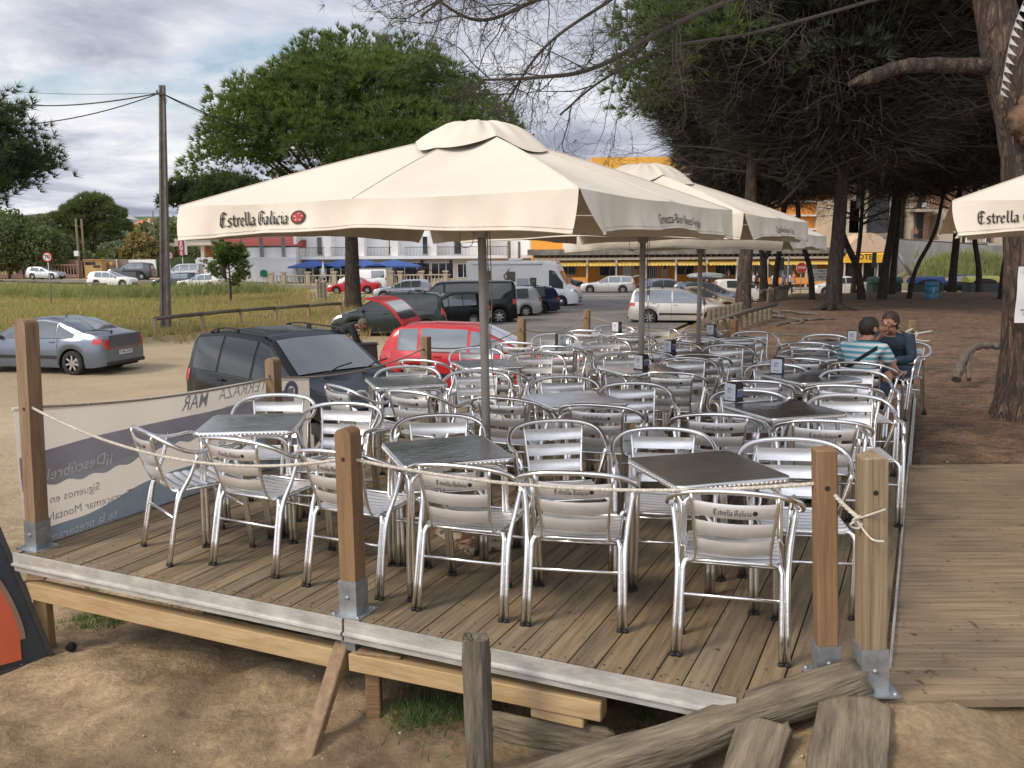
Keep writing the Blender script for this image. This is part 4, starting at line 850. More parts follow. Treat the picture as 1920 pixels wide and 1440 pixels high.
# ------------------------------------------------------------ vehicles (front is +X)
def paint(name,c,metal=.55,rough=.28): 
    m=mat(name,c,rough+.04,metal,coat=.35,var=.06,scale=1.5); return m
PROF={
'hatch':dict(top=[(-1,.56),(-.985,.62),(-.96,.70),(-.86,.93),(-.78,.985),(-.5,1),(-.12,.985),(0,.95),(.42,.665),(.5,.645),(.85,.56),(.96,.50),(1,.36)],belt=.61),
'wagon':dict(top=[(-1,.52),(-.985,.58),(-.97,.68),(-.90,.90),(-.84,.965),(-.5,1),(-.1,.99),(.02,.95),(.38,.67),(.46,.645),(.85,.56),(.96,.50),(1,.36)],belt=.62),
'liftback':dict(top=[(-1,.52),(-.992,.58),(-.975,.655),(-.94,.695),(-.86,.72),(-.72,.765),(-.42,.955),(-.2,1),(0,.985),(.1,.95),(.48,.665),(.55,.64),(.86,.545),(.97,.47),(1,.34)],belt=.635),
'sedan':dict(top=[(-1,.5),(-.992,.6),(-.97,.66),(-.9,.69),(-.62,.705),(-.36,.95),(-.2,1),(0,.985),(.1,.95),(.46,.665),(.54,.64),(.86,.55),(.97,.47),(1,.34)],belt=.63),
'mpv':dict(top=[(-1,.45),(-.985,.52),(-.97,.62),(-.91,.90),(-.85,.965),(-.5,1),(0,.985),(.12,.945),(.58,.62),(.66,.59),(.88,.50),(.97,.43),(1,.32)],belt=.585),
'suv':dict(top=[(-1,.42),(-.985,.55),(-.965,.62),(-.90,.90),(-.84,.955),(-.5,1),(-.05,.985),(.06,.95),(.36,.705),(.44,.68),(.84,.615),(.96,.56),(1,.40)],belt=.63),
'van':dict(top=[(-1,.35),(-.99,.55),(-.975,.85),(-.95,.97),(-.9,1),(0,1),(.38,.985),(.48,.94),(.74,.62),(.80,.585),(.93,.50),(.985,.42),(1,.30)],belt=.55),
'kombi':dict(top=[(-1,.35),(-.99,.55),(-.975,.8),(-.94,.95),(-.88,.99),(-.3,1),(.05,.98),(.14,.94),(.46,.66),(.54,.63),(.88,.53),(.97,.45),(1,.32)],belt=.60),
}
WCACHE={}
def wheel_meshes(r,wd,spokes,cap):
    k=(r,wd,spokes,cap)
    if k in WCACHE: return WCACHE[k]
    h=wd/2; b=MB(); M=Matrix.Rotation(PI/2,4,'X')
    b.lathe([(r*.62,-h*.9),(r*.86,-h),(r*.97,-h*.8),(r,-h*.4),(r,h*.4),(r*.97,h*.8),(r*.86,h),(r*.62,h*.9)],28,mat=M); tm=b.mesh('wheel',MT['tyre'])
    b=MB(); b.lathe([(r*.67,-h*.93),(r*.67,-h*.80),(r*.60,-h*.80),(r*.60,-h*.3),(.0,-h*.3)],28,mi=0,mat=M); b.lathe([(r*.69,-h*.93),(r*.61,-h*.96),(r*.58,-h*.7)],28,mat=M)
    b2=MB()
    if cap: b.lathe([(r*.60,-h*.90),(r*.45,-h*.97),(r*.15,-h*1.0),(0,-h*1.0)],24,mat=M)
    else:
        for i in range(spokes):
            a=2*PI*i/spokes; Q=Matrix.Rotation(a,4,'Y')
            b.add([(x,y,z) for x,z in((-r*.06,.0),(r*.06,.0),(r*.085,r*.60),(-r*.085,r*.60)) for y in(-h*.92,-h*.6)],[(0,2,4,6),(1,7,5,3),(0,1,3,2),(4,5,7,6),(2,3,5,4),(6,7,1,0)],0,False,Q)
        b.lathe([(r*.14,-h*.6),(r*.14,-h*.95),(0,-h*.97)],12,mat=M)
    rm=b.mesh('rim',MT['rim']); b=MB(); b.lathe([(r*.60,-h*.32),(0,-h*.32)],20,mat=M); bm=b.mesh('brake_backing',MT['under'])
    WCACHE[k]=(tm,rm,bm); return WCACHE[k]
def car(name,label,cat,p,heading,L,Wd,H,kind,pm,wb=None,fx=None,wr=.32,win=None,roofw=None,group=None,rails=False,cap=False,spokes=7,detail=2,lightx=.0,seams=(.0,),plate=None,trim=False,tail='corner',sg_=None,wsm=None,ws=None):
    t=empty(name,p,R(heading),label,cat,group or None); pr=PROF[kind]; hl=L/2; belt=pr['belt']*H
    wb=wb or L*.585; xf=(fx if fx is not None else hl-L*.185); xr=xf-wb; ra=wr*1.18
    tx=np.array([q[0]*hl for q in pr['top']]); tz=np.array([q[1]*H for q in pr['top']])
    roof=H; rw=(roofw or .72)*Wd/2; sill=.20 if kind not in('suv',) else .27
    def top(x): return float(np.interp(x,tx,tz))
    def hw(x):
        u=abs(x)/hl; return Wd/2*(1-.10*u**5-.10*max(0,(u-.9)/.1)**2)
    def ring(x):
        T=top(x); w_=hw(x); zl=sill+.06*max(0,(abs(x)/hl-.85)/.15)
        for xw in(xf,xr):
            d=abs(x-xw)
            if d<ra: zl=max(zl,wr+math.sqrt(ra*ra-d*d)*1.0-.0)
        B=min(belt+.015*H*(-x/hl),T-.012); zl=min(zl,B-.08)
        k=min(1,max(0,(T-B)/(roof-belt))); re=w_*.90*(1-k)+rw*k
        flare=.012 if min(abs(x-xf),abs(x-xr))<ra*1.15 else 0
        P=[(w_*.955+flare,zl),(w_*.99+flare,zl+(B-zl)*.2),(w_+flare*.6,zl+(B-zl)*.5),(w_*.985,zl+(B-zl)*.84),(w_*.945,B)]
        ez=T-(.055*H*.6*k+.01)
        for q in(.33,.66,1.0): P.append((w_*.935*(1-q)+re*q + .02*math.sin(q*PI)*k,B+(max(ez,B)-B)*q))
        P+=[(re*.93,T-.012-.01*k),(re*.6,T-.002),(re*.3,T+.006*k),(0,T+.008*k)]
        return P
    def S(x,s,side,off=0):
        P=ring(x); i=min(int(s),len(P)-2); f=s-i; y=P[i][0]*(1-f)+P[i+1][0]*f; z=P[i][1]*(1-f)+P[i+1][1]*f
        if off:
            e=.02; P2=ring(min(max(x+e,-hl),hl)); y2=P2[i][0]*(1-f)+P2[i+1][0]*f; z2=P2[i][1]*(1-f)+P2[i+1][1]*f
            du=Vector((e,y2-y,z2-z)); dv=Vector((0,P[i+1][0]-P[i][0],P[i+1][1]-P[i][1])); n=du.cross(dv)
            if n.length>1e-9:
                n.normalize(); 
                if n.y*1.0+n.z*.6<0: n=-n
                return Vector((x+n.x*off,side*(y+n.y*off),z+n.z*off))
        return Vector((x,side*y,z))
    xs=set(list(np.linspace(-hl,hl,30 if detail<2 else 44))+list(tx)+[-hl+.02,hl-.02])
    for xw in(xf,xr): xs|=set(xw+ra*math.cos(a) for a in np.linspace(0,PI,12))|{xw+ra+.004,xw-ra-.004}
    xs=sorted(x for x in xs if -hl<=x<=hl); b=MB(); ns=12; rows=[]
    for x in xs:
        P=ring(x); rows.append([(x,-y,z) for y,z in P]+[(x,y,z) for y,z in P[-2::-1]])
    m=len(rows[0]); v=[q for r_ in rows for q in r_]
    b.add(v,[(i*m+k,(i+1)*m+k,(i+1)*m+k+1,i*m+k+1) for i in range(len(rows)-1) for k in range(m-1)],0,True)
    b.add(rows[0],[tuple(range(m))]); b.add(rows[-1],[tuple(range(m-1,-1,-1))]); 
    body=b.build('body',pm,t)
    try:
        md=body.modifiers.new('edge','EDGE_SPLIT'); md.split_angle=R(38)
    except Exception: pass
    u=MB(); zt=min(belt*.8,top(hl*.9)-.1); ww=Wd/2-.24
    u.box((0,0,.5*(sill-.02+.34)),(L*.94,ww*2,.34-sill+.02)); u.box((0,0,(zt+.3)/2),(L*.9,(ww)*2,zt-.3)); u.build('underbody',MT['under'],t)
    # windows
    def patch(name,x0,x1,s0,s1,side,m_,off,parent,nx=14,ny=4,minh=.11,smf=True):
        q=MB(); X=[x for x in np.linspace(x0,x1,nx) if top(x)-belt>minh]
        if len(X)<2: return None
        ss=np.linspace(s0,s1,ny); q.grid(lambda x,s:S(x,s,side,off),X if side<0 else X[::-1],ss,0,smf); return q.build(name,m_,parent)
    W_=win or []
    for(x0,x1)in W_:
        for sd in(-1,1): patch('side_window',x0*hl,x1*hl,4.18,6.86,sd,sg_ or MT['glass'],.006,t)
    def across(name,x0,x1,lim,m_,off,nx=6,parent=None):
        q=MB()
        def f(x,k):
            P=ring(x); y=k*P[8][0]*lim; z=float(np.interp(abs(y),[a[0] for a in P[:6:-1]],[a[1] for a in P[:6:-1]]))
            sl=(top(x+.03)-top(x-.03))/.06; n=Vector((-sl,0,1)).normalized(); return Vector((x,y,z))+n*off
        q.grid(f,np.linspace(x0,x1,nx),np.linspace(-1,1,9)); return q.build(name,m_,parent or t)
    T=pr['top']; i0=[i for i,q in enumerate(T) if q[1]>=.94][-1]; 
    across('windscreen',*((ws[0]*hl,ws[1]*hl) if ws else (T[i0][0]*hl-.01,T[i0+1][0]*hl-.03)),.93,wsm or MT['glass'],.012)
    j0=[i for i,q in enumerate(T) if q[1]>=.90][0]
    if kind in('liftback','sedan'): rwn=across('rear_window',T[j0-1][0]*hl+.04,T[j0][0]*hl+.05,.90,MT['glass'],.007)
    elif kind!='motor':
        z0,z1=belt*1.03,H*.90; xa=float(np.interp(z0,tz[:j0+1],tx[:j0+1])); xb=float(np.interp(z1,tz[:j0+2],tx[:j0+2])); rwn=across('rear_window',xa+.0,xb,.86,MT['glass'],.014,4)
    # wiper, lamps, plates, mirrors, handles, seams
    for sd in(-1,1):
        q=MB(); xm=T[i0+1][0]*hl-.32; c=S(xm,4.3,sd,.10); q.sphere(c,(.065,.10,.07),8); q.sphere((c.x,c.y-sd*.07,c.z-.05),(.03,.08,.02),6); q.build('wing_mirror',MT['black_trim'] if (trim or kind in('van','suv','mpv')) else pm,t)
        q=MB(); X=np.linspace(hl-.42,hl-.03,7); q.grid(lambda x,s:S(x,s,sd,.006),X if sd<0 else X[::-1],np.linspace(3.0,4.35,4)); 
        hd=q.build('headlight',MT['clear_lens'],t)
        q=MB(); tl=.30 if detail>1 else .2
        if tail=='corner':
            X=np.linspace(-hl+.008,-hl+tl,5); q.grid(lambda x,s:S(x,s,sd,.007),X if sd<0 else X[::-1],np.linspace(2.9,4.0,4))
            w0,w1=hw(-hl)*.60,hw(-hl)*.975; z1=min(top(-hl)-.03,belt-.02); z0=z1-.19
            if kind=='liftback': q.box((-hl+.012,sd*(w0+w1)/2,.80),(.05,w1-w0+.02,.25),bev=.012)
            else: q.box((-hl-.004,sd*(w0+w1)/2,(z0+z1)/2),(.014,w1-w0,z1-z0))
        else:       # tall lamps up the rear pillars
            X=np.linspace(-hl+.004,-hl+.19,5); q.grid(lambda x,s:S(x,s,sd,.008),X if sd<0 else X[::-1],np.linspace(2.8,4.6 if kind!='van' else 4.2,5)); 
            w0,w1=hw(-hl)*.80,hw(-hl)*.985; z1=min(top(-hl),belt)-.0; q.box((-hl-.003,sd*(w0+w1)/2,z1-.14),(.012,w1-w0,.26))
        q.build('tail_light',MT['red_lens'],t)
        q=MB()
        for x in seams: q.grid(lambda a,s:S(x+a,s,sd,.0028),[0,.011] if sd<0 else [.011,0],np.linspace(.35,4.9,10))
        q.grid(lambda x,s:S(x,s,sd,.003),list(np.linspace(-hl*.55,hl*.42,9))[::(1 if sd<0 else -1)],[4.02,4.12]) 
        if detail>1 or trim: q.grid(lambda x,s:S(x,s,sd,.006),list(np.linspace(xr+ra+.05,xf-ra-.05,8))[::(1 if sd<0 else -1)],[1.35,1.75])
        if len(seams)>0: q.build('door_seam',MT['black_trim'],t)
        for x in (list(seams)[:-1] if len(seams)>1 else []):
            c=S(x+.17,3.35,sd,.02); h=MB(); h.box(c,(.17,.03,.03),bev=.008); h.build('door_handle',pm,t)
    q=MB(); zf=min(.50,top(hl)*.62)
    q.box((hl-.0,0,top(hl)-.10),(.012,Wd*.50,.13)); q.box((hl+.002,0,.33),(.012,Wd*.62,.12)); q.build('grille',MT['black_trim'],t)
    q=MB(); q.box((-hl-.010,0,.30),(.05,Wd*.82,.10),bev=.02); q.build('rear_valance',MT['black_trim'],t)
    for sg,z in((1,.42),(-1,.52 if kind not in('liftback',) else .56)):
        q=MB(); q.box((sg*(hl+.016),0,z),(.012,.50,.11)); pl=q.build('number_plate',MT['plate'],t)
        if plate: text_on('plate_lettering',plate,.105,MT['ink'],pl,(sg*(hl+.0235),0,z),(0,sg,0),(0,0,1),.001,lift=0)
    if rails:
        for sd in(-1,1):
            q=MB(); X=np.linspace(-.72*hl,T[i0][0]*hl-.05,10); q.tube([S(x,8.0,sd,.05 if 0<i<9 else .0)for i,x in enumerate(X)],.014,6)
            for x in(X[1],X[4],X[8]): q.box(S(x,8.0,sd,.022),(.09,.03,.045))
            q.build('roof_rail',MT['black_trim'],t)
    tm,rm,bm=wheel_meshes(wr,.20,spokes,cap)
    for xw in(xf,xr):
        for sd in(-1,1):
            o=bpy.data.objects.new('wheel',tm); COL.objects.link(o); o.parent=t; o.location=(xw,sd*(Wd/2-.125),wr); o.rotation_euler.z=0 if sd<0 else PI
            for mm,nm in((rm,'rim'),(bm,'brake_backing')): c=bpy.data.objects.new(nm,mm); COL.objects.link(c); c.parent=o
    return t,S,dict(hl=hl,top=top,belt=belt,hw=hw,T=T)
def HD(p): return p
WH=[(-.62,-.30),(-.28,.05),(.07,.52)]
SIL=paint('silver_paint',(.46,.47,.475)); SLATE=paint('slate_blue_paint',(.16,.19,.235)); BLK=mat('black_paint',(.004,.005,.006),.3,0,spec=.2,coat=.22,var=.1,scale=1.5); RED=paint('red_paint',(.50,.018,.022),.1,.25); GRN=paint('dark_green_paint',(.022,.034,.028),.3,.2)
WHT=mat('white_car_paint',(.84,.84,.83),.35,0,coat=.25,var=.03,scale=1.5); NAVY=paint('navy_paint',(.018,.024,.055),.4,.2); BLUG=paint('blue_grey_paint',(.20,.235,.30)); BEI=paint('beige_paint',(.42,.37,.29)); GREY=paint('dark_grey_paint',(.09,.095,.10)); LB=paint('light_grey_blue_paint',(.44,.48,.54)); 
# the slate blue liftback, rear towards us
rw=G(136,704); H1=R(166); Lc=4.60
hd=Vector((math.cos(H1),math.sin(H1),0)); lf=Vector((-math.sin(H1),math.cos(H1),0)); ctr=rw+hd*(2.3-.93)-lf*.88; ctr.z=float(gz(ctr.x,ctr.y))
c1,S1,D1=car('parked_car','slate blue liftback parked at the left edge, rear lamps towards the deck','car',ctr,166,4.60,1.80,1.46,'liftback',SLATE,wb=2.70,fx=1.33,win=[(-.62,-.40),(-.385,-.05),(-.03,.40)],seams=(-.98,-.10,.92),spokes=7,plate='3748 DDK',group='cars parked on the dirt and asphalt')
q=MB()
q.box((-2.318,0,.865),(.012,1.22,.30)); q.build('tailgate_panel',paint('dull_slate_paint',(.085,.095,.11),.3,.45),c1)
q=MB(); q.tube([(-.55,0,1.455),(-.66,0,1.55)],[.014,.004],6); q.build('aerial',MT['black_trim'],c1)
q=MB(); q.tube([(-2.0,.1,1.085),(-1.85,.35,1.13),(-1.82,.62,1.14)],.012,5); q.sphere((-2.0,.1,1.08),.035,8); q.build('rear_wiper',MT['black_trim'],c1)
# black suv facing the deck
c2,S2,D2=car('parked_suv','shiny black off-roader with roof rails parked nose to the deck behind the banner','suv',Vector((-3.02,12.75,float(gz(-3.2,12.3))+.02)),-43,4.55,1.86,1.82,'suv',BLK,wb=2.71,fx=1.38,wr=.37,win=[(-.84,-.50),(-.47,-.08),(-.05,.40)],rails=True,seams=(-1.1,-.14,.86),sg_=MT['col_tone'],plate='4713 CFL',group='cars parked on the dirt and asphalt')
q=MB()
for y in(-.35,.30): q.tube([(.92,y,1.28),(.83,y+.30,1.36),(.80,y+.55,1.39)],.011,5)
q.build('wiper',MT['black_trim'],c2)
# red hatchback with the tailgate up
pr=AT(912,18.7); c3,S3,D3=car('parked_car','bright red hatchback with raised tailgate parked beside the deck','car',pr,-12,4.35,1.74,1.52,'hatch',RED,wb=2.60,fx=1.25,win=[(-.80,-.60),(-.57,-.10),(-.07,.42)],seams=(-1.02,-.16,.88),group='cars parked on the dirt and asphalt')
def tailgate():
    g=MB(); gl=MB(); H=1.52; hx,hz=-1.66,1.48
    d=Vector((-.74,0,.58)).normalized(); n=Vector((.58,0,.74)).normalized()
    def P(u,v,o=0): w_=.60+.07*u; bend=.10*math.sin(u*PI)*1-.28*max(0,u-.72); return Vector((hx,0,hz))+d*(u*1.02)+n*(bend+o)+Vector((0,v*w_*(1-.08*u),0))
    g.grid(lambda u,v:P(u,v,.03),np.linspace(0,1,12),np.linspace(-1,1,9)); g.grid(lambda u,v:P(u,-v,-.02),np.linspace(0,1,12),np.linspace(-1,1,9))
    for v in(-1,1): g.grid(lambda u,k:P(u,v,.03-.05*k),np.linspace(0,1,12)[::(1 if v>0 else -1)],[0,1])
    g.grid(lambda v,k:P(1,v,.03-.05*k),np.linspace(-1,1,9),[0,1]); o=g.build('tailgate',RED,c3)
    gl.grid(lambda u,v:P(u,v,.036),np.linspace(.12,.62,8),np.linspace(-.84,.84,7)); gl.grid(lambda u,v:P(u,-v,-.026),np.linspace(.08,.64,8),np.linspace(-.88,.88,7)); gl.build('tailgate_window',MT['glass'],o)
    q=MB(); q.grid(lambda u,v:P(u,-v,-.026),np.linspace(.68,.98,8),np.linspace(-.9,.9,7)); q.build('tailgate_lining',MT['black_trim'],o)
    for sd in(-1,1): s=MB(); s.tube([(hx-.12,sd*.58,hz-.12),P(.42,sd*.95,-.03)],.010,6); s.build('gas_strut',MT['black_trim'],o)
tailgate()
GP='cars parked on the dirt and asphalt'
z=AT(733,33.5); car('parked_car','dark green people carrier behind the leaning man','car',z,184,4.32,1.74,1.66,'mpv',GRN,sg_=MT['col_tone'],wb=2.70,fx=1.27,wr=.31,win=[(-.84,-.50),(-.47,-.02),(.01,.50)],rails=True,tail='tall',seams=(-.98,-.05,.94),group=GP,detail=1)
car('parked_car','small black hatchback squeezed between the green people carrier and the black van','car',AT(836,37.3),205,3.7,1.63,1.50,'hatch',BLK,wr=.29,win=WH,tail='tall',seams=(-.8,0,.8),group=GP,detail=1)
car('parked_van','long black passenger van in front of the motorhome','van',AT(868,39.6),183,4.9,1.93,1.93,'van',BLK,wb=3.2,fx=1.55,wr=.34,win=[(-.90,-.34),(-.30,.30),(.34,.70)],tail='tall',seams=(-1.4,.80,1.5),sg_=MT['col_tone'],group=GP)
car('parked_car','small silver hatchback mostly hidden behind the rear of the black van','car',AT(940,43.5),200,3.9,1.66,1.52,'hatch',SIL,wr=.30,win=WH,tail='tall',seams=(-.8,0,.8),group=GP,detail=1)
car('parked_car','navy estate car between the black van and the motorhome','car',AT(968,45.5),196,4.4,1.72,1.48,'wagon',NAVY,wr=.31,win=WH,cap=True,rails=True,seams=(-.8,0,.8),group=GP,detail=1)
car('parked_car','pale silver estate car alone on the asphalt in front of the orange hotel','car',AT(1141,73.5),171,4.60,1.74,1.47,'wagon',paint('pale_silver_paint',(.62,.61,.58)),wb=2.72,win=[(-.86,-.50),(-.47,-.05),(-.02,.42)],seams=(-.9,-.08,.9),group=GP,detail=1)
car('parked_car','dark hatchback behind the nose of the motorhome','car',AT(1057,80),20,4.1,1.7,1.5,'hatch',GREY,win=WH,group=GP,detail=1)
car('parked_car','dented pale silver people carrier beside the palisade','car',AT(1276,38.6),-10,4.55,1.76,1.60,'mpv',paint('dented_silver_paint',(.60,.575,.52),.5,.3),wb=2.72,fx=1.36,wr=.32,win=[(-.88,-.64),(-.61,-.18),(-.15,.46)],rails=True,seams=(-1.32,-.40,.76),group=GP)
t4,S4,_=car('parked_car','blue grey estate with a roof box behind the dented silver car','car',AT(1335,50),-14,4.6,1.76,1.55,'wagon',BLUG,win=WH,rails=True,seams=(-.8,0,.8),group=GP,detail=1)
q=MB(); q.sphere((0,0,0),(1.1,.42,.20),18,mat=Matrix.Translation((-.35,.0,1.86))); q.box((-.35,0,1.80),(1.9,.78,.10),bev=.04); tag(q.build('roof_box',paint('grey_box_paint',(.33,.36,.38),0,.5),None,t4.location,R(-14)),'long grey roof box on the blue grey estate','roof box')
car('parked_car','beige saloon whose bonnet shows behind the dented silver car','car',AT(1312,44.5),-12,4.4,1.74,1.45,'sedan',BEI,win=[(-.36,-.05),(-.02,.42)],seams=(-.8,0,.8),group=GP,detail=1)
t5,S5,_=car('parked_car','blue estate with its tailgate up and luggage inside in front of the orange hotel','car',AT(1262,60),-8,4.5,1.75,1.5,'wagon',BLUG,win=WH,seams=(-.8,0,.8),group=GP,detail=1)
q=MB(); q.grid(lambda u,v:(-1.85-.95*u,v*(.62-.1*u),1.46+.40*u-.35*u*u*u+.06*math.sin(u*PI)),np.linspace(0,1,8),np.linspace(-1,1,6)); o=q.build('tailgate',LB,t5); o.modifiers.new('t','SOLIDIFY').thickness=.04
q=MB(); r_=random.Random(2)
for k in range(9): q.sphere((-2.1+r_.uniform(-.25,.3),r_.uniform(-.5,.5),1.0+r_.uniform(-.05,.2)),r_.uniform(.12,.2),8)
q.build('luggage',mat('red_brown_luggage',(.30,.08,.05),.8,col2=(.10,.06,.05),scale=5),t5)
car('parked_car','white hatchback partly behind the nearest leaning pine of the palisade','car',AT(1395,58),0,4.2,1.72,1.48,'hatch',WHT,win=WH,group=GP,seams=(-.8,0,.8),detail=1)
car('parked_car','white saloon under the hotel sign between the pine trunks','car',AT(1578,66),178,4.4,1.74,1.45,'sedan',WHT,win=[(-.36,-.05),(-.02,.42)],group=GP,seams=(-.8,0,.8),detail=1)
car('parked_car','black car between the blue and the yellow container','car',AT(1788,70),175,4.3,1.74,1.46,'hatch',BLK,win=WH,group=GP,detail=1)
car('parked_van','white panel van by the balustrade left of the black van','van',AT(682,88),186,4.9,1.9,1.95,'van',WHT,wb=3.1,fx=1.6,wr=.33,win=[(-.88,-.36),(.34,.70)],group=GP,detail=1)
car('parked_car','red saloon behind the trunk of the big stone pine','car',AT(665,76),184,4.5,1.74,1.43,'sedan',RED,win=[(-.36,-.05),(-.02,.42)],group=GP,detail=1)
car('parked_car','pale blue white hatchback in front of the white hotel','car',AT(757,64),184,4.3,1.75,1.48,'hatch',LB,win=WH,group=GP,detail=1)
car('parked_car','silver hatchback beside the pink wall on the far left','car',AT(89,99),-10,4.15,1.73,1.45,'hatch',paint('light_silver_paint',(.60,.61,.62)),win=[(-.66,-.14),(-.10,.44)],group=GP,detail=1)
car('parked_car','white car half sunk behind the tall grass on the left','car',AT(214,80),-4,4.2,1.72,1.45,'hatch',WHT,win=WH,group=GP,detail=1)
car('parked_suv','silver and dark off-roader behind the grey dumpster','suv',AT(250,93),184,4.6,1.85,1.85,'suv',GREY,wr=.37,win=WH,group=GP,detail=1)
car('parked_car','silver compact van behind the concrete telephone pole','car',AT(344,92),182,4.15,1.74,1.80,'kombi',SIL,wr=.32,win=[(-.88,-.5),(-.46,-.02),(.02,.42)],group=GP,detail=1)
car('parked_car','dark blue car in the reeds right of the telephone pole','car',AT(334,80),178,4.2,1.72,1.42,'hatch',NAVY,win=WH,group=GP,detail=1)
car('parked_car','pale green white car hidden in the reeds left of the small pine','car',AT(378,79),182,4.0,1.7,1.42,'hatch',WHT,win=WH,group=GP,detail=1)
# motorhome
def motorhome():
    p=AT(985,54.0); PROF['motor']=dict(top=[(-1,.30),(-.998,.95),(-.985,1),(.45,1),(.56,.985),(.62,.93),(.655,.80),(.70,.70),(.80,.475),(.84,.455),(.95,.40),(.99,.33),(1,.22)],belt=.40)
    t,S,D=car('motorhome','white motorhome with gold swirls parked on the asphalt','motorhome',p,-13,6.95,2.2,2.78,'motor',WHT,wb=3.9,fx=2.45,wr=.34,win=[],roofw=.97,cap=True,seams=(1.55,2.62),detail=2,ws=(.665,.79),wsm=MT['col_tone'])
    hl=3.475; q=MB()
    for sd in(-1,1):
        q=MB(); X=np.linspace(1.72,2.58,10); q.grid(lambda x,s:S(x,s,sd,.008),X if sd<0 else X[::-1],np.linspace(4.15,6.2,5)); q.build('cab_window',MT['glass'],t)
        for x0,x1,s0,s1 in((-2.5,-1.9,4.6,6.1),(.55,.95,4.2,5.3),(-.9,-.35,4.8,6.0)): q=MB(); q.grid(lambda x,s:S(x,s,sd,.010),[x0,x1] if sd<0 else [x1,x0],[s0,s1]); q.build('side_window',MT['glass'],t)
        q=MB(); q.grid(lambda x,s:S(x,s,sd,.012),[-.25,.48] if sd<0 else [.48,-.25],[1.0,5.2]); q.build('hatch_door',mat('pale_grey_panel',(.42,.43,.44),.6,var=.05,scale=3),t)
        q=MB()
        for x in(-2.75,-1.45):
            for k in range(3):
                pt=[(x+.0+.06*k,6.2-.1*k),(x+.75-.05*k,6.35-.15*k),(x+.35,5.6-.1*k),(x+.62-.02*k,4.6)]
                q.add([S(a+dx,s,sd,.014+.001*k) for a,s in pt for dx in(0,.06)],[(0,1,3,2),(2,3,5,4),(4,5,7,6)])
        q.build('painted_swirl',mat('gold_grey_decal',(.25,.21,.10),.5,col2=(.12,.11,.10),scale=4),t)
    a=MB(); a.tube([(-3.0,-1.14,2.62),(1.3,-1.14,2.62)],.07,8); a.build('awning_roll',WHT,t); a=MB(); a.box((-.6,.2,2.87),(.8,.6,.14),bev=.04); a.build('roof_vent',WHT,t)
    a=MB(); T=D['top']; a.grid(lambda x,y:(x,y,T(x)+.03),[1.62,1.85,2.05,2.16],[-.42,0,.42]); a.build('skylight',MT['glass'],t)
motorhome()
# ------------------------------------------------------------ vegetation
def unit(n,g):
    v=g.normal(size=(n,3)); return v/np.linalg.norm(v,axis=1,keepdims=True)
def blades(cen,dirs,n,ln,wd,g,spread=.75,two=True):
    """n thin blades per tuft, fanned about the tuft direction"""
    m=len(cen); c=np.repeat(cen,n,0); d=np.repeat(dirs,n,0)+unit(m*n,g)*spread; d/=np.linalg.norm(d,axis=1,keepdims=True)
    s=np.cross(d,unit(m*n,g)); s/=np.linalg.norm(s,axis=1,keepdims=True)+1e-9
    L=ln*g.uniform(.6,1.15,(m*n,1)); w_=wd*g.uniform(.7,1.2,(m*n,1)); b0=c-s*w_/2; b1=c+s*w_/2; tp=c+d*L
    v=np.stack([b0,b1,tp],1).reshape(-1,3); f=np.arange(len(v)).reshape(-1,3); return v,f
def crown_mesh(name,lobes,nt,nb,ln,wd,mt,seed,up=.35,inner=.25,hole=.0,split=-4.2):
    """lobes: (x,y,z,rx,ry,rz); tufts sit on lumpy clumps on the surface of each lobe"""
    g=np.random.default_rng(seed); C=[];D=[]
    tot=sum(l[3]*l[4]+l[3]*l[5] for l in lobes)
    for l in lobes:
        k=int(nt*(l[3]*l[4]+l[3]*l[5])/tot); u=unit(k,g); u[:,2]=np.where(u[:,2]<-.35,-u[:,2]*.5,u[:,2])
        rad=np.where(g.random(k)<inner,g.uniform(.55,.9,k),g.uniform(.9,1.04,k))
        # lumps
        L=unit(26,g); dd=(u@L.T).max(1); rad=rad*(.74+.31*sm(.78,.99,dd)); keep=(dd>.80+hole*.1)|(g.random(k)<.65)
        p=u*rad[:,None]*np.array(l[3:6])+np.array(l[:3]); n=u/np.array(l[3:6]); n/=np.linalg.norm(n,axis=1,keepdims=True); C.append(p[keep]); D.append((n+np.array([0,0,up]))[keep])
    C=np.concatenate(C); D=np.concatenate(D); D/=np.linalg.norm(D,axis=1,keepdims=True)
    v,f=blades(C,D,nb,ln,wd,g)
    if isinstance(mt,(list,tuple)): return npmesh(name,v,f,mt,mi=(v[f[:,0],0]>split+v[f[:,0],2]*.25+g.normal(size=len(f))*.5).astype(int))  # bright needles on the left, darkened ones elsewhere: sunlit and shaded sides by colour
    return npmesh(name,v,f,mt)
def leaf_mesh(name,lobes,nl,size,mt,seed):
    g=np.random.default_rng(seed); P=[]
    tot=sum(l[3]*l[4]*l[5] for l in lobes)
    for l in lobes:
        k=int(nl*l[3]*l[4]*l[5]/tot); u=unit(k,g); L=unit(22,g); dd=(u@L.T).max(1); rad=g.uniform(.45,1.02,k)**.5*(.72+.32*sm(.75,.99,dd)); P.append(u*rad[:,None]*np.array(l[3:6])+np.array(l[:3]))
    P=np.concatenate(P); n=len(P); a=unit(n,g); b=np.cross(a,unit(n,g)); b/=np.linalg.norm(b,axis=1,keepdims=True); s=size*g.uniform(.6,1.3,(n,1))
    v=np.stack([P-a*s,P+b*s*.55,P+a*s,P-b*s*.55],1).reshape(-1,3); return npmesh(name,v,np.arange(4*n).reshape(-1,4),mt)
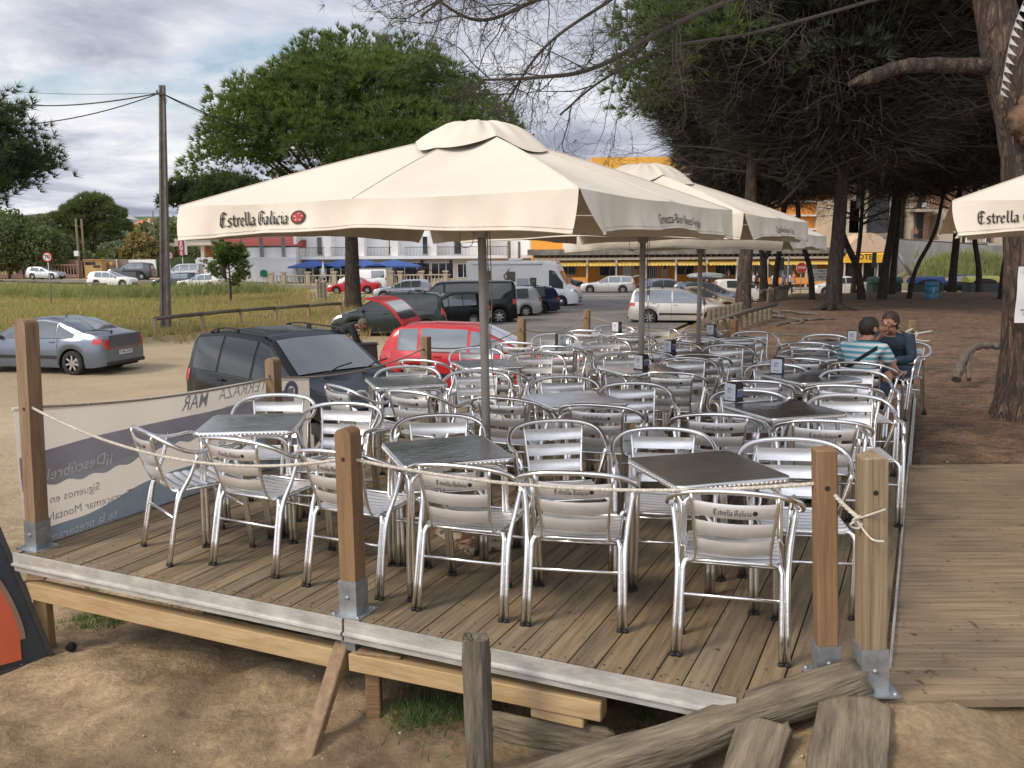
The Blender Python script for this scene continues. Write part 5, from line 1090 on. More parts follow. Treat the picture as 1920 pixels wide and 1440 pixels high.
def branchy(mb,p,d,L,r,depth,g,n=4,curl=.25,droop=0,kids_=(2,4),minr=.004,child=.62,up=0):
    q=Vector(p); d=Vector(d).normalized(); P=[q.copy()]; k=5; R_=[r]; 
    for i in range(k):
        d=(d+Vector(g.normal(size=3))*curl/k*1.6+Vector((0,0,(up-droop)/k))).normalized(); q=q+d*(L/k); P.append(q.copy()); R_.append(max(minr*.6,r*(1-.72*(i+1)/k)))
        if depth>0 and i>=0:
            for _ in range(int(g.integers(kids_[0],kids_[1]))):
                sd=d.cross(Vector(g.normal(size=3))).normalized(); nd=(d*.75+sd*.75).normalized(); branchy(mb,q-d*(L/k)*float(g.random()),nd,L*child*float(g.uniform(.55,1.0)),max(minr,R_[-1]*.55),depth-1,g,max(3,n-1),curl*1.3,droop,kids_,minr,child,up)
    mb.tube(P,R_,n,caps=False); return P
def trunk_tube(mb,P,R_,n=14,seed=0,rough=.05,flare=True):
    r=random.Random(seed); C=curve(P,5); m=len(C); rr=np.interp(np.linspace(0,1,m),np.linspace(0,1,len(R_)),R_); b0=mb.n
    mb.tube(C,list(rr),n,caps=True)
    for i in range(m):
        for k in range(n):
            j=b0+i*n+k; v=Vector(mb.v[j]); c=C[i]; e=(v-c); a=2*PI*k/n; q=1+rough*math.sin(3*a+i*.15+seed)+rough*.6*math.sin(7*a-i*.2)+r.uniform(-rough,rough)*.6
            if flare: q+=.45*max(0,1-i/(m*.12))**2*(.6+.5*math.sin(5*a+seed))
            mb.v[j]=tuple(c+e*q)
def dome(cx,cz,rx,ry,rz,n,r0,r1,seed,low=-.25):
    g=np.random.default_rng(seed); o=[]
    for k in range(n):
        a=2.39996*k+g.uniform(-.3,.3); e=low+(1-low)*((k+.5)/n)**.9; c=math.sqrt(max(0,1-min(1,abs(e))**2)); q=float(g.uniform(.74,.93)); r=float(g.uniform(r0,r1)); o.append((cx+rx*c*math.cos(a)*q,ry*c*math.sin(a)*q,cz+rz*e*q,r*1.12,r,r*.74))
    return o
# big stone pine beyond the rail fence
def stone_pine(p,label,cx,cz,rx,rz,tr,seed,nt,ln,wd,mt,cat='pine tree',group=None,lean=0,lobes=None,nb=9,limbs=14,twigs=0,trunkm=None,bare=0):
    g=np.random.default_rng(seed); t=empty('stone_pine',p,0,label,cat,group); H=cz
    b=MB(); P=[(0,0,-.3),(lean*.2,0,H*.25),(lean*.6,.1,H*.5),(lean+cx*.3,0,H*.82)]; trunk_tube(b,P,[tr,tr*.8,tr*.68,tr*.55],14,seed); b.build('trunk',trunkm or MT['bark'],t)
    top=Vector(P[-1]); b=MB()
    lob=lobes or [(cx,0,cz,rx,rx*.9,rz)]
    for i in range(limbs):
        l=lob[i%len(lob)]; a=2*PI*i/limbs+g.uniform(-.2,.2); k=g.uniform(.5,.95); e=Vector((l[0]+math.cos(a)*l[3]*k,l[1]+math.sin(a)*l[4]*k,l[2]+l[5]*math.sqrt(max(0,1-k*k))*.75)); s=Vector(P[2]).lerp(top,float(g.uniform(.2,1)))
        mid=s.lerp(e,.5)+Vector((0,0,-.10*(e-s).length)); b.tube(curve([s,mid,e],4),[tr*.26,tr*.24,tr*.22,tr*.2,tr*.16,tr*.13,tr*.10,tr*.06,tr*.03][:9],6,caps=False)
        for _ in range(twigs):
            q=s.lerp(e,float(g.uniform(.15,.9))); branchy(b,q,(e-s).normalized()+Vector(g.normal(size=3))*.6,float(g.uniform(1.0,2.2)),tr*.07,1,g,3,.5,.1,(1,3),.008)
    b.build('limbs',trunkm or MT['bark'],t)
    o=npobj('crown',crown_mesh('crown',lob,nt,nb,ln,wd,mt,seed),t); return t
p=AT(663,50); p.z+=.25; stone_pine(p,'big umbrella shaped stone pine with full green crown beyond the rail fence',0,9,8.5,4,.50,21,23000,.42,.055,MT['pine'],
 lobes=dome(.9,8.3,8.1,6.6,5.7,44,1.5,2.5,4)+[(.9,0,9.2,5.4,4.6,3.2)],limbs=26,twigs=3,nb=11)
p=AT(420,92); stone_pine(p,'smaller rounded stone pine behind the left tip of the big parasol',0,8,5,3,.4,22,3600,.7,.13,MT['pine_dark'],lobes=dome(.2,7.7,5.2,4,2.9,20,1.2,1.9,3,-.2),nb=9)
# pine whose branches enter at the left edge
def left_pine():
    t=empty('pine_tree',AT(-120,30),0,'dark pine with bushy tufted branches entering at the left edge','pine tree'); g=np.random.default_rng(5); b=MB(); trunk_tube(b,[(0,0,-.3),(.1,0,4),(0,0,8.2)],[.32,.26,.08],12,3); b.build('trunk',MT['bark_dark'],t)
    C=[];D=[]; b=MB()
    for i in range(95):
        z=g.uniform(5.0,8.3); a=g.uniform(0,2*PI); L=(4.3-abs(z-6.3)*.55)*g.uniform(.75,1.06); e=Vector((math.cos(a)*L,math.sin(a)*L,z+g.uniform(-.3,.8))); s=Vector((0,0,z-.9)); m=s.lerp(e,.55)+Vector((0,0,-.25)); cv=curve([s,m,e],5); b.tube(cv,list(np.linspace(.055,.012,len(cv))),4,caps=False)
        for k in range(5,len(cv)):
            for _ in range(9): C.append(tuple(cv[k]+Vector(g.normal(size=3))*.30)); D.append(tuple((cv[k]-cv[k-1]).normalized()+Vector((0,0,.6))))
    b.build('limbs',MT['bark_dark'],t); v,f=blades(np.array(C),np.array(D)/np.linalg.norm(D,axis=1,keepdims=True),16,.36,.032,g,.9); npobj('crown',npmesh('crown',v,f,MT['pine_dark']),t)
left_pine()
def small_pine():
    t=empty('young_pine',AT(433,60),0,'small young pine standing alone in the grass field','pine tree'); g=np.random.default_rng(6); b=MB(); trunk_tube(b,[(0,0,-.2),(.05,0,1.2),(0,0,3.2)],[.10,.07,.03],8,2,.1,False); C=[];D=[]
    for i in range(34):
        z=g.uniform(1.3,3.4); a=g.uniform(0,2*PI); L=(1.55-.5*abs(z-2.2))*g.uniform(.6,1.05); e=Vector((math.cos(a)*L,math.sin(a)*L,z+.55)); s=Vector((0,0,z-.2)); cv=curve([s,s.lerp(e,.5)+Vector((0,0,-.12)),e],4); b.tube(cv,list(np.linspace(.03,.01,len(cv))),4,caps=False)
        for k in range(4,len(cv)):
            for _ in range(5): C.append(tuple(cv[k]+Vector(g.normal(size=3))*.14)); D.append(tuple((cv[k]-cv[k-1]).normalized()+Vector((0,0,.5))))
    b.build('trunk',MT['bark'],t); v,f=blades(np.array(C),np.array(D)/np.linalg.norm(D,axis=1,keepdims=True),12,.34,.06,g,.8); npobj('crown',npmesh('crown',v,f,MT['pine']),t)
small_pine()
# ---- the grove on the right: every trunk its own tree, crowns in four shapes
def grove():
    protos=[]
    for s in range(4):
        g=np.random.default_rng(40+s); R0=5.2; lob=[(0,0,9.6,R0,R0,2.6),(R0*.55,0,8.7,2.8,2.8,1.7),(-R0*.5,R0*.3,8.8,3,3,1.8),(-R0*.1,-R0*.6,8.5,3.2,3,1.8)]
        if s==2: lob=dome(0,8.6,5.3,5.3,4.1,34,1.2,2.0,8,-.30)+[(.3,0,9.3,4.4,4.4,2.8)]
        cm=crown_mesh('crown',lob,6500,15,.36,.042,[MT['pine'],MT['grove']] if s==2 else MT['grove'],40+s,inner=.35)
        b=MB()
        for i in range(26):
            a=2*PI*i/26*1.0+g.uniform(-.2,.2); k=g.uniform(.35,1.0); z0=g.uniform(4.0,7.6); e=Vector((math.cos(a)*R0*k,math.sin(a)*R0*k,z0+g.uniform(.3,2.0))); st=Vector((0,0,z0)); m=st.lerp(e,.5)+Vector((0,0,g.uniform(-.3,.3))); cv=curve([st,m,e],4)
            b.tube(cv,list(np.linspace(.06,.012,len(cv))),4,caps=False)
            for _ in range(9):
                q=cv[int(g.integers(1,len(cv)))]; branchy(b,q,(e-st).normalized()*.8+Vector(g.normal(size=3))*.7,float(g.uniform(.8,1.9)),.012,1,g,3,.6,.12,(1,3),.0065)
        nb_=24000 if s!=2 else 12000; a=g.uniform(0,2*PI,nb_); hh=g.uniform(0,1,nb_); rr=np.sqrt(g.random(nb_))*(2.2+3.4*hh)*(.72 if s==2 else 1); Pp=np.stack([np.cos(a)*rr,np.sin(a)*rr,(6.0 if s==2 else 4.6)+(2.4 if s==2 else 3.8)*hh+rr*.22+g.normal(size=nb_)*.25],-1)
        dd=np.stack([np.cos(a),np.sin(a),g.normal(size=nb_)*.3+.15],-1); dd/=np.linalg.norm(dd,axis=1,keepdims=True); v,f=blades(Pp,dd,1,1.25,.035,g,.5); b.add([tuple(q) for q in v],[tuple(q) for q in f])
        b2=MB()
        for i in range(20):
            a=2*PI*i/20; z0=g.uniform(5.2,7.8); e=Vector((math.cos(a)*R0*g.uniform(.5,1),math.sin(a)*R0*g.uniform(.5,1),z0+g.uniform(.3,1.6))); cv=curve([Vector((0,0,z0)),Vector((0,0,z0)).lerp(e,.5)+Vector((0,0,.2)),e],4); b2.tube(cv,list(np.linspace(.06,.012,len(cv))),4,caps=False)
            for _ in range(12): branchy(b2,cv[int(g.integers(1,len(cv)))],(e-Vector((0,0,z0))).normalized()*.8+Vector(g.normal(size=3))*.7,float(g.uniform(.8,1.9)),.012,1,g,3,.6,.12,(1,3),.0065)
        kk=Pp[:,2]>7.0; v2,f2=blades(Pp[kk][:5000],dd[kk][:5000],1,1.25,.035,g,.5); b2.add([tuple(q) for q in v2],[tuple(q) for q in f2])
        protos.append((cm,b.mesh('dead_branches',MT['twig']),b2.mesh('dead_branches',MT['twig'])))
    spots=[ # px of the base, distance, trunk radius, lean (m at mid height), crown turn, label
     (1392,34,.33,.15,2,'bare trunked pine beside the palisade, nearest the dented silver car',-.25),
     (1432,44,.22,-.25,1,'forked pine with a Y shaped trunk behind the palisade',0),
     (1524,45,.17,-.9,1,'slender pine leaning left in front of the stop sign',0),
     (1560,34,.36,.12,3,'thick dark pine with spreading roots in the middle of the grove',0),
     (1617,44.5,.21,-1.35,0,'pine left of the hotel sign with a bending trunk',0),
     (1653,44,.25,.35,1,'dark pine right of the hotel sign',0),
     (1672,52,.22,.1,2,'pine standing close behind the one right of the hotel sign',0),
     (1702,45,.13,1.3,3,'thin pine leaning right over the blue barrel',0),
     (1784,56,.30,.1,0,'straight pine in front of the black car between the containers',0),
     (1836,55,.21,-.6,1,'curved pine in front of the yellow container',0),
     (1452,50,.2,.3,1,'slender pine close behind the forked one',0),
     (1600,60,.2,.3,3,'far pine behind the leaning trunks of the grove',0),
     (1880,44,.26,.1,3,'pine behind the big bark trunk at the right',0),
     (1985,33,.3,.1,0,'pine outside the right edge of the photo',0)]
    for i,(px,y,tr,lean,pi_,lab,_) in enumerate(spots):
        p=AT(px,y); p.z-=.05; g=np.random.default_rng(80+i); sc_={0:1.12,3:1.32,1:1.15,2:1.2,6:1.2,4:1.15}.get(i,float(g.uniform(.95,1.15))); 
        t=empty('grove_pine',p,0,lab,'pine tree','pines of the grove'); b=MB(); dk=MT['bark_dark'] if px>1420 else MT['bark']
        if tr<=0: tr=.24; p.y+=1; t.location=p
        if i==1:
            trunk_tube(b,[(0,0,-.3),(-.05,0,1.2),(-.1,0,2.2)],[tr,tr*.85,tr*.8],12,i,.06); trunk_tube(b,[(-.1,0,2.0),(-.28,0,3.2),(-.30,.2,5),(-.1,.2,8)],[tr*.62,tr*.55,tr*.5,tr*.3],10,i+3,.05,False); trunk_tube(b,[(-.1,0,2.0),(.45,0,3.1),(.85,0,4.4),(1.2,0,7.5)],[tr*.62,tr*.55,tr*.5,tr*.3],10,i+4,.05,False)
        else: trunk_tube(b,[(0,0,-.3),(lean*.25,0,1.6),(lean,0,4),(lean*1.3,.1,8.8)],[tr,tr*.78,tr*.7,tr*.38],14,i,.06)
        if i==3:
            for a in(-170,-120,-60,-15,30): 
                c=[(math.cos(R(a))*tr*.6,math.sin(R(a))*tr*.6,.25),(math.cos(R(a))*tr*2,math.sin(R(a))*tr*2,.06),(math.cos(R(a))*tr*4+.2,math.sin(R(a))*tr*4,-.03),(math.cos(R(a+15))*tr*7,math.sin(R(a+15))*tr*7,-.09)]; cv=curve(c,4); b.tube(cv,list(np.linspace(.14,.03,len(cv))),7)
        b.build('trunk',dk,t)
        cm,bm,bm2=protos[pi_]; bm=bm2 if px>1590 or y>44 else bm
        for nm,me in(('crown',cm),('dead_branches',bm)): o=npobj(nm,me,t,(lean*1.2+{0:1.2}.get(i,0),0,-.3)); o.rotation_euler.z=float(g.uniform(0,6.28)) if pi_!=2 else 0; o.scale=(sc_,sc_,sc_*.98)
grove()
# ---- the big bark trunk at the right edge, with limbs reaching over the photo
def near_pine():
    base=G(1943,782); t=empty('bark_pine',base,0,'massive pine with plated reddish bark at the right edge, carrying a paper notice','pine tree'); g=np.random.default_rng(9); L=lambda px,py,y:RAY(px,py,y)-base
    d=base.y; b=MB(); P=[(0,0,-.4),tuple(L(1948,640,d)),tuple(L(1946,450,d)),tuple(L(1928,250,d)),tuple(L(1885,110,d)),tuple(L(1855,-40,d)),tuple(L(1800,-400,d))]
    trunk_tube(b,P,[.47,.375,.33,.29,.225,.20,.14],28,4,.045); trunk_tube(b,[tuple(L(1935,330,d)),tuple(L(1970,160,d)),tuple(L(2030,-60,d)),tuple(L(2100,-400,d))],[.28,.24,.2,.14],18,5,.05,False)
    # bark plates relief
    o=b.build('trunk',MT['bark_near'],t)
    b=MB(); s=L(1895,235,d)+Vector((0,-.30,0)); b.sphere(s,(.18,.14,.20),26); b.sphere(s+Vector((.13,-.04,-.14)),(.20,.14,.17),26); b.sphere(s+Vector((.02,.02,.16)),(.10,.10,.14),18)
    for i,q in enumerate(b.v): q=Vector(q); k=.022*math.sin(q.x*41+q.z*33)*math.sin(q.z*57+q.y*20)+.012*math.sin(q.x*110+q.z*90); n_=(q-s).normalized(); b.v[i]=tuple(q+n_*k)
    b.build('burl',mat('pale_broken_wood',(.24,.145,.085),.9,col2=(.07,.042,.026),scale=6,bump=2,bscale=9,stretch=(1,1,.5)),t)
    b=MB(); cv=curve([L(1880,125,d),L(1760,122,d-.1),L(1690,125,d-.2),L(1640,142,d-.25),L(1592,158,d-.3)],5); b.tube(cv,list(np.interp(np.linspace(0,1,len(cv)),[0,.5,.8,1],[.085,.075,.075,.028])),10)
    for i,q in enumerate(b.v): k=.010*math.sin(i*1.7); b.v[i]=tuple(Vector(q)+Vector((k,k,k)))
    b.build('broken_limb',MT['bark_near'],t)
    # long limbs crossing to the middle of the photo, with bare twigs
    b=MB(); C=[];D=[]
    def limb(pts,r0,seed,kidn=20,tuft=(.6,1)):
        gg=np.random.default_rng(seed); cv=curve(pts,7); n=len(cv); b.tube(cv,list(np.linspace(r0,.010,n)),6,caps=False)
        for i in range(kidn):
            u=float(gg.uniform(.15,1)); k=min(int(u*(n-1)),n-2); q=cv[k]; dr=(cv[k+1]-cv[k]).normalized(); sd=dr.cross(Vector(gg.normal(size=3))).normalized()
            Pp=branchy(b,q,dr*.7+sd*.7+Vector((0,0,-.12)),float(gg.uniform(.55,1.15)),.0075,2,gg,3,.75,.15,(1,2+(gg.random()<.35)),.0022,.62)
            if u>tuft[0] and gg.random()<tuft[1]:
                for q in Pp[-3:]:
                    for _ in range(2): C.append(tuple(q+Vector(gg.normal(size=3))*.09)); D.append(tuple((dr+sd*.5).normalized()))
    yb_=d-.6
    limb([L(1860,-80,d),L(1560,-60,yb_-.3),L(1300,30,yb_-1.0),L(1120,125,yb_-1.3),L(1010,145,yb_-1.5),L(905,150,yb_-1.6)],.042,1,24,(.82,.6))
    limb([L(1830,-160,d),L(1450,-160,yb_-.5),L(1180,-60,yb_-1.3),L(1020,-5,yb_-1.6),L(900,38,yb_-1.8),L(800,-12,yb_-1.9)],.034,2,24,(.85,.5))
    limb([L(1700,-200,d),L(1350,-120,yb_-.8),L(1130,10,yb_-1.2),L(1020,90,yb_-1.3),L(950,190,yb_-1.4)],.024,3,14,(.7,.7))
    limb([L(1850,-60,d),L(1640,0,d-.3),L(1420,60,yb_-.6),L(1250,90,yb_-.9),L(1130,150,yb_-1.1),L(1050,215,yb_-1.2)],.022,4,7,(.55,.9))
    limb([L(1700,-250,d-1),L(1250,-200,yb_-1.2),L(1000,-120,yb_-2),L(880,-40,yb_-2.2),L(790,30,yb_-2.3)],.028,7,20,(.9,.3))
    b.build('bare_limbs',MT['twig_pale'],t)
    v,f=blades(np.array(C),np.array(D),14,.085,.0045,g,.95); npobj('needles',npmesh('needles',v,f,MT['pine_dark']),t)
    # crown high above, outside the photo, shading the trunk
    lob=[(1.5,1,9.2,4.6,4.6,2.2),(4.5,-1,8.6,3.2,3.2,1.8)]; npobj('crown',crown_mesh('crown',lob,3000,8,.45,.07,MT['pine_dark'],77),t)
    # notice sheet
    p=RAY(1899,500,d-.40); n=empty('paper_notice',p+Vector((.24,0,-.02)),R(-6),'white paper notice with lines of writing pinned to the bark trunk','notice'); m=MB(); 
    wv=lambda x,z:.008*math.sin(z*9)+.006*math.sin(x*20); m.grid(lambda u,v:(-.165+.33*u,wv(u,v),-.60+.62*v),np.linspace(0,1,5),np.linspace(0,1,9)); m.build('sheet',MT['white'],n)
    y0=-.055
    for s,sz,k in(('La Terraza',.06,0),('_______________',.03,0),('SE RUEGA',.035,0),('NO MOVER',.04,0),('LAS MESAS',.04,0),('GRACIAS',.035,0),('',.03,0),('Horario  12:00',.028,0),('',.03,0),('PAGO EN LA BARRA',.028,0),('HORA 24:00',.035,1),('CERRADO',.03,0)):
        if s: text_on('written_line',s,sz,MT['ink'] if not k else MT['red_lens'],n,(0,-.016,y0+.02),(1,0,0),(0,0,1),.001,sx=.9)
        y0-=.047
    # arching root / fallen branch at the foot
    b=MB(); a=W(1868,655,.30); q=[W(1875,650,.25),W(1845,648,.27),W(1822,655,.235),W(1803,680,.11),W(1793,712,-.11)]; b.tube(curve(q,5),[.045+.012*math.sin(k*1.9)+.001*k for k in range(21)],9)
    b.tube(curve([W(1822,655,.235),W(1815,685,.07),W(1817,712,-.11)],5),.034,7); o=b.build('arched_root',MT['stake'],None); tag(o,'grey arched root rising from the ground left of the bark trunk','root')
near_pine()
def bunting():
    t=empty('bunting',RAY(1905,0,8.7),0,'string of small white pennants hanging along the bark trunk at the top right','bunting'); b=MB(); o=t.location
    pts=[RAY(1935,-30,8.5),RAY(1912,20,8.6),RAY(1898,60,8.7),RAY(1888,105,8.8),RAY(1880,150,8.9),RAY(1874,185,9.0)]; cv=curve(pts,8); b.tube([q-o for q in cv],.003,4); b.build('string',MT['rope'],t); f=MB()
    for k in range(0,len(cv)-3,3):
        q=cv[k]-o; e=cv[k+2]-o; s=.075; m=(q+e)/2+Vector((.075,-.02,-.06)); f=MB(); f.add([q,e,m],[(0,1,2)]); f.build('pennant',MT['white'],t)
bunting()
def roots():
    b=MB(); g=np.random.default_rng(3)
    for px0,py0,px1,py1,r in((1400,592,1500,600,.06),(1420,583,1540,592,.05),(1430,578,1476,600,.045),(1480,608,1560,600,.05),(1440,612,1540,598,.035)):
        a=G(px0,py0); c=G(px1,py1); n=8; P=[]
        for i in range(n+1):
            q=a.lerp(c,i/n); q.x+=float(g.normal())*.12; q.y+=float(g.normal())*.15; q.z=float(gz(q.x,q.y))+.02+.05*math.sin(i/n*PI); P.append(q)
        b.tube(curve(P,3),r,7)
    tag(b.build('surface_roots',MT['stake'],None),'grey roots creeping over the litter between the palisade and the thick pine','roots')
roots()
# palisade and rail fences
def palisade():
    t=empty('palisade',(0,0,0),0,'low palisade of round posts with a slanting dark rail at the edge of the grove','fence'); 
    A=G(1338,632); B=G(1443,599); n=11
    for i in range(n):
        u=i/(n-1); p=A.lerp(B,u); p.z=float(gz(p.x,p.y)); b=MB(); b.lathe([(.072,-.1),(.075,.30),(.068,.36),(.04,.385),(0,.39)],10,mat=Matrix.Translation(p)); b.build('palisade_post',MT['old'],t)
    A2=G(1330,612); B2=G(1388,597)
    for i in range(8):
        p=A2.lerp(B2,i/7); p.z=float(gz(p.x,p.y)); b=MB(); b.lathe([(.080,-.1),(.082,.47),(.07,.54),(0,.55)],10,mat=Matrix.Translation(p)); b.build('palisade_post',MT['old'],t)
    b=MB(); b.tube([A+Vector((-.35,-.2,.30)),A.lerp(B,.5)+Vector((0,0,.45)),B+Vector((.2,0,.50))],.065,10); b.build('rail',MT['stake'],t)
    t=empty('palisade',(0,0,0),0,'far stretch of round post palisade beside the people walking','fence'); A=G(1440,566); B=G(1475,556)
    for i in range(11):
        p=A.lerp(B,i/10)+Vector((0,0,0)); b=MB(); b.lathe([(.085,-.1),(.088,.55),(.06,.62),(0,.63)],8,mat=Matrix.Translation(p)); b.build('palisade_post',MT['old'],t)
    b=MB(); b.tube([A+Vector((-.4,-.1,.5)),B+Vector((.3,-.1,.62))],.09,8); b.build('rail',MT['stake'],t)
palisade()
def rail_fence(pts,hs,label,r=.075,pr=.075):
    t=empty('rail_fence',G(*pts[0]),0,label,'fence'); o=t.location; P=[G(*q) for q in pts]
    for p in P: b=MB(); b.lathe([(pr,-.1),(pr,hs-.02),(0,hs)],9,mat=Matrix.Translation(p-o)); b.build('fence_post',MT['post_grey'],t)
    for a,c in zip(P[:-1],P[1:]): b=MB(); b.tube([a-o+Vector((0,0,hs)),(a+c)/2-o+Vector((0,0,hs+.015)),c-o+Vector((0,0,hs))],r,8); b.build('rail',MT['stake'],t)
rail_fence([(292,637),(381,625),(452,616),(518,610),(580,604),(640,599)],.78,'weathered log rail fence between the parking and the grass field')
rail_fence([(-60,538),(8,538),(34,539),(70,540),(118,542),(160,543),(200,545)],.55,'dark low rail along the road at the left',.09,.07)
def stones():
    for i,(px,py,s) in enumerate(((255,606,.5),(345,610,.55),(485,600,.5),(520,598,.4),(560,596,.45),(540,600,.35),(585,592,.3),(600,590,.4))):
        p=G(px,py); b=MB(); b.sphere((0,0,.05),(s,s*.6,s*.38),10); r=random.Random(i)
        for k,q in enumerate(b.v): b.v[k]=tuple(Vector(q)*(1+r.uniform(-.14,.14)))
        tag(b.build('boulder',mat('dark_stone',(.16,.13,.10),.95,col2=(.07,.055,.045),scale=5,bump=.8),None,p),'dark rough boulder behind the log rail, number %s from the left'%['one','two','three','four','five','six','seven','eight'][i] if 0 else ['squat boulder just left of the telephone pole foot','boulder just right of the telephone pole foot','dark boulder beneath the middle of the log rail','boulder beside the one beneath the middle of the rail','larger boulder behind the black car roof rail','small boulder wedged among the others behind the rail','small boulder near the far end of the rail','boulder nearest the big pine trunk'][i],'boulder','boulders along the log rail')
stones()
# grass
def grass_field():
    g=np.random.default_rng(31); n=42000; y=30+55*g.random(n)**1.15; fl=np.interp(y,[20,30,38,47,60,70,84],[-5.5,-6.3,-6.5,-9,-14,-17,-19]); x=fl-.4-g.random(n)*(46+(y-30)*.5); 
    ok=(y>np.interp(x,[-60,-14,-6],[33,33,44])); x=x[ok];y=y[ok]; z=gz(x,y); C=np.stack([x,y,z],-1); D=np.tile([[.1,0,1.]],(len(C),1)); v,f=blades(C,D,4,.34,.07,g,.42); tag(npobj('field_grass',npmesh('field_grass',v,f,MT['grass'])),'dry yellow green grass covering the field','grass',kind='stuff')
    ck=[(px,yy,k) for px,yy,k in ((365,70,420),(395,71,420),(430,72,420),(345,68,300),(470,72,260),(250,66,260),(270,68,240),(165,68,200),(185,66,150),(90,69,120),(120,67,130),(300,66,160),(20,70,110),(-20,68,110),(495,73,120))]; C=[];H=[]
    for px,yy,k in [(a_,b_,int(c_*.6)) for a_,b_,c_ in ck]:
        c=AT(px,yy); q=np.stack([c.x+g.normal(size=k)*1.5,c.y+g.normal(size=k)*1.6],-1); C.append(q)
    C=np.concatenate(C); C=np.concatenate([C,np.stack([-(4+g.random(800)*40)*1.0-6,56+18*g.random(800)],-1)]); C=np.column_stack([C,gz(C[:,0],C[:,1])]); n=len(C); D=np.tile([[.05,0,1.]],(n,1))
    v,f=blades(C,D,5,1.35,.065,g,.5); v=v.reshape(-1,3,3); h=g.uniform(.35,1.15,len(v)); h[-4000:]*=.36; v[:,2,:]=v[:,0,:]+(v[:,2,:]-v[:,0,:])*h[:,None]; tag(npobj('reeds',npmesh('reeds',v.reshape(-1,3),f,MT['reed'])),'tall green reeds in clumps at the far side of the field','reeds',kind='stuff')
    C=[]; 
    for (px,py,k,s) in ((192,1165,380,.18),(255,1160,160,.14),(815,1355,90,.11),(850,1330,45,.12),(770,1340,110,.08),(1270,1285+15,40,.05),(1230,1350,90,.07),(150,1120,200,.14),(430,1165,120,.12),(1330,1320,30,.05)):
        p=G(px,py); q=np.array(p)+g.normal(size=(k,3))*np.array([s,s,0]); q[:,2]=gz(q[:,0],q[:,1])+.0; C.append(q)
    C=np.concatenate(C); v,f=blades(C,np.tile([[0,0,1.]],(len(C),1)),3,.10,.005,g,.8); tag(npobj('grass_tufts',npmesh('grass_tufts',v,f,MT['tuft'])),'green grass tufts in the sand under the deck edge','grass',kind='stuff')
grass_field()
def pebbles():
    g=np.random.default_rng(15); V=[];F=[]; base=[Vector(q) for q in ((1,0,0),(0,1,0),(-1,0,0),(0,-1,0),(0,0,.7),(0,0,-.5))]; fc=[(0,1,4),(1,2,4),(2,3,4),(3,0,4),(1,0,5),(2,1,5),(3,2,5),(0,3,5)]
    n=1500; x=g.uniform(-4.5,4,n); y=2.6+g.random(n)*5; k=int(n*.5); x[:k]=g.uniform(-12,0,k); y[:k]=5+g.random(k)*18
    b=MB()
    for i in range(n):
        if 3.2<y[i]<7.3 and x[i]>1.2: continue
        s=float(g.uniform(.004,.013))*(1 if y[i]<7 else 1.8); c=Vector((x[i],y[i],float(gz(x[i],y[i]))+.02 if y[i]<7 else float(gz(x[i],y[i]))+.03)); M=Matrix.Rotation(float(g.uniform(0,6)),3,'Z'); b.add([c+M@Vector((q.x*s,q.y*s*.7,q.z*s)) for q in base],fc,0,True)
    tag(b.build('pebbles',mat('pale_pebbles',(.42,.36,.28),.9,var=.4,scale=3)),'small pebbles and crumbs scattered over the sand','pebbles',kind='stuff')
pebbles()
def dry_stalks():
    g=np.random.default_rng(33); n=6000; y=30+46*g.random(n); fl=np.interp(y,[20,30,38,47,60,70,84],[-5.5,-6.3,-6.5,-9,-14,-17,-19]); x=fl-g.normal(size=n)*1.4-g.random(n)**2*30; z=gz(x,y); C=np.stack([x,y,z],-1); v,f=blades(C,np.tile([[.15,0,1.]],(n,1)),4,.55,.03,g,.5)
    tag(npobj('dry_stalks',npmesh('dry_stalks',v,f,leafmat('straw',(.46,.36,.17),(.30,.22,.10),.3))),'straw coloured dry stalks mixed into the field edge','grass',kind='stuff')
dry_stalks()
def sprig():
    p=G(1102,1312); t=empty('sprout',p,0,'bright green leafy sprout below the deck edge','plant'); b=MB(); r=random.Random(3)
    for k in range(11):
        a=k*2.4; e=R(70-k*4.5); L=.05+.012*k%.03+.02; d=Vector((math.cos(a)*math.cos(e),math.sin(a)*math.cos(e),math.sin(e))); s=d.cross(Vector((0,0,1))).normalized(); z=Vector((0,0,.03+.004*(11-k)))
        b.add([z,z+d*L*.5+s*.010,z+d*L,z+d*L*.5-s*.010],[(0,1,2,3)])
    b.build('leaves',MT['tuft'],t); c=MB(); c.tube([(0,0,-.01),(0,0,.07)],.003,5); c.build('stem',MT['tuft'],t)
sprig()
def cone():
    p=G(134,1222); b=MB(); r=random.Random(5)
    for i in range(60):
        a=i*2.4; z=i/60; rr=.028*math.sin(PI*(.15+.8*z)); c=Vector((math.cos(a)*rr,math.sin(a)*rr,.01+.05*z)); b.sphere(c,(.008,.008,.005),5)
    tag(b.build('pine_cone',MT['bark_dark'],None,p),'dark open pine cone lying on the sand beside the sign board','pine cone')
cone()
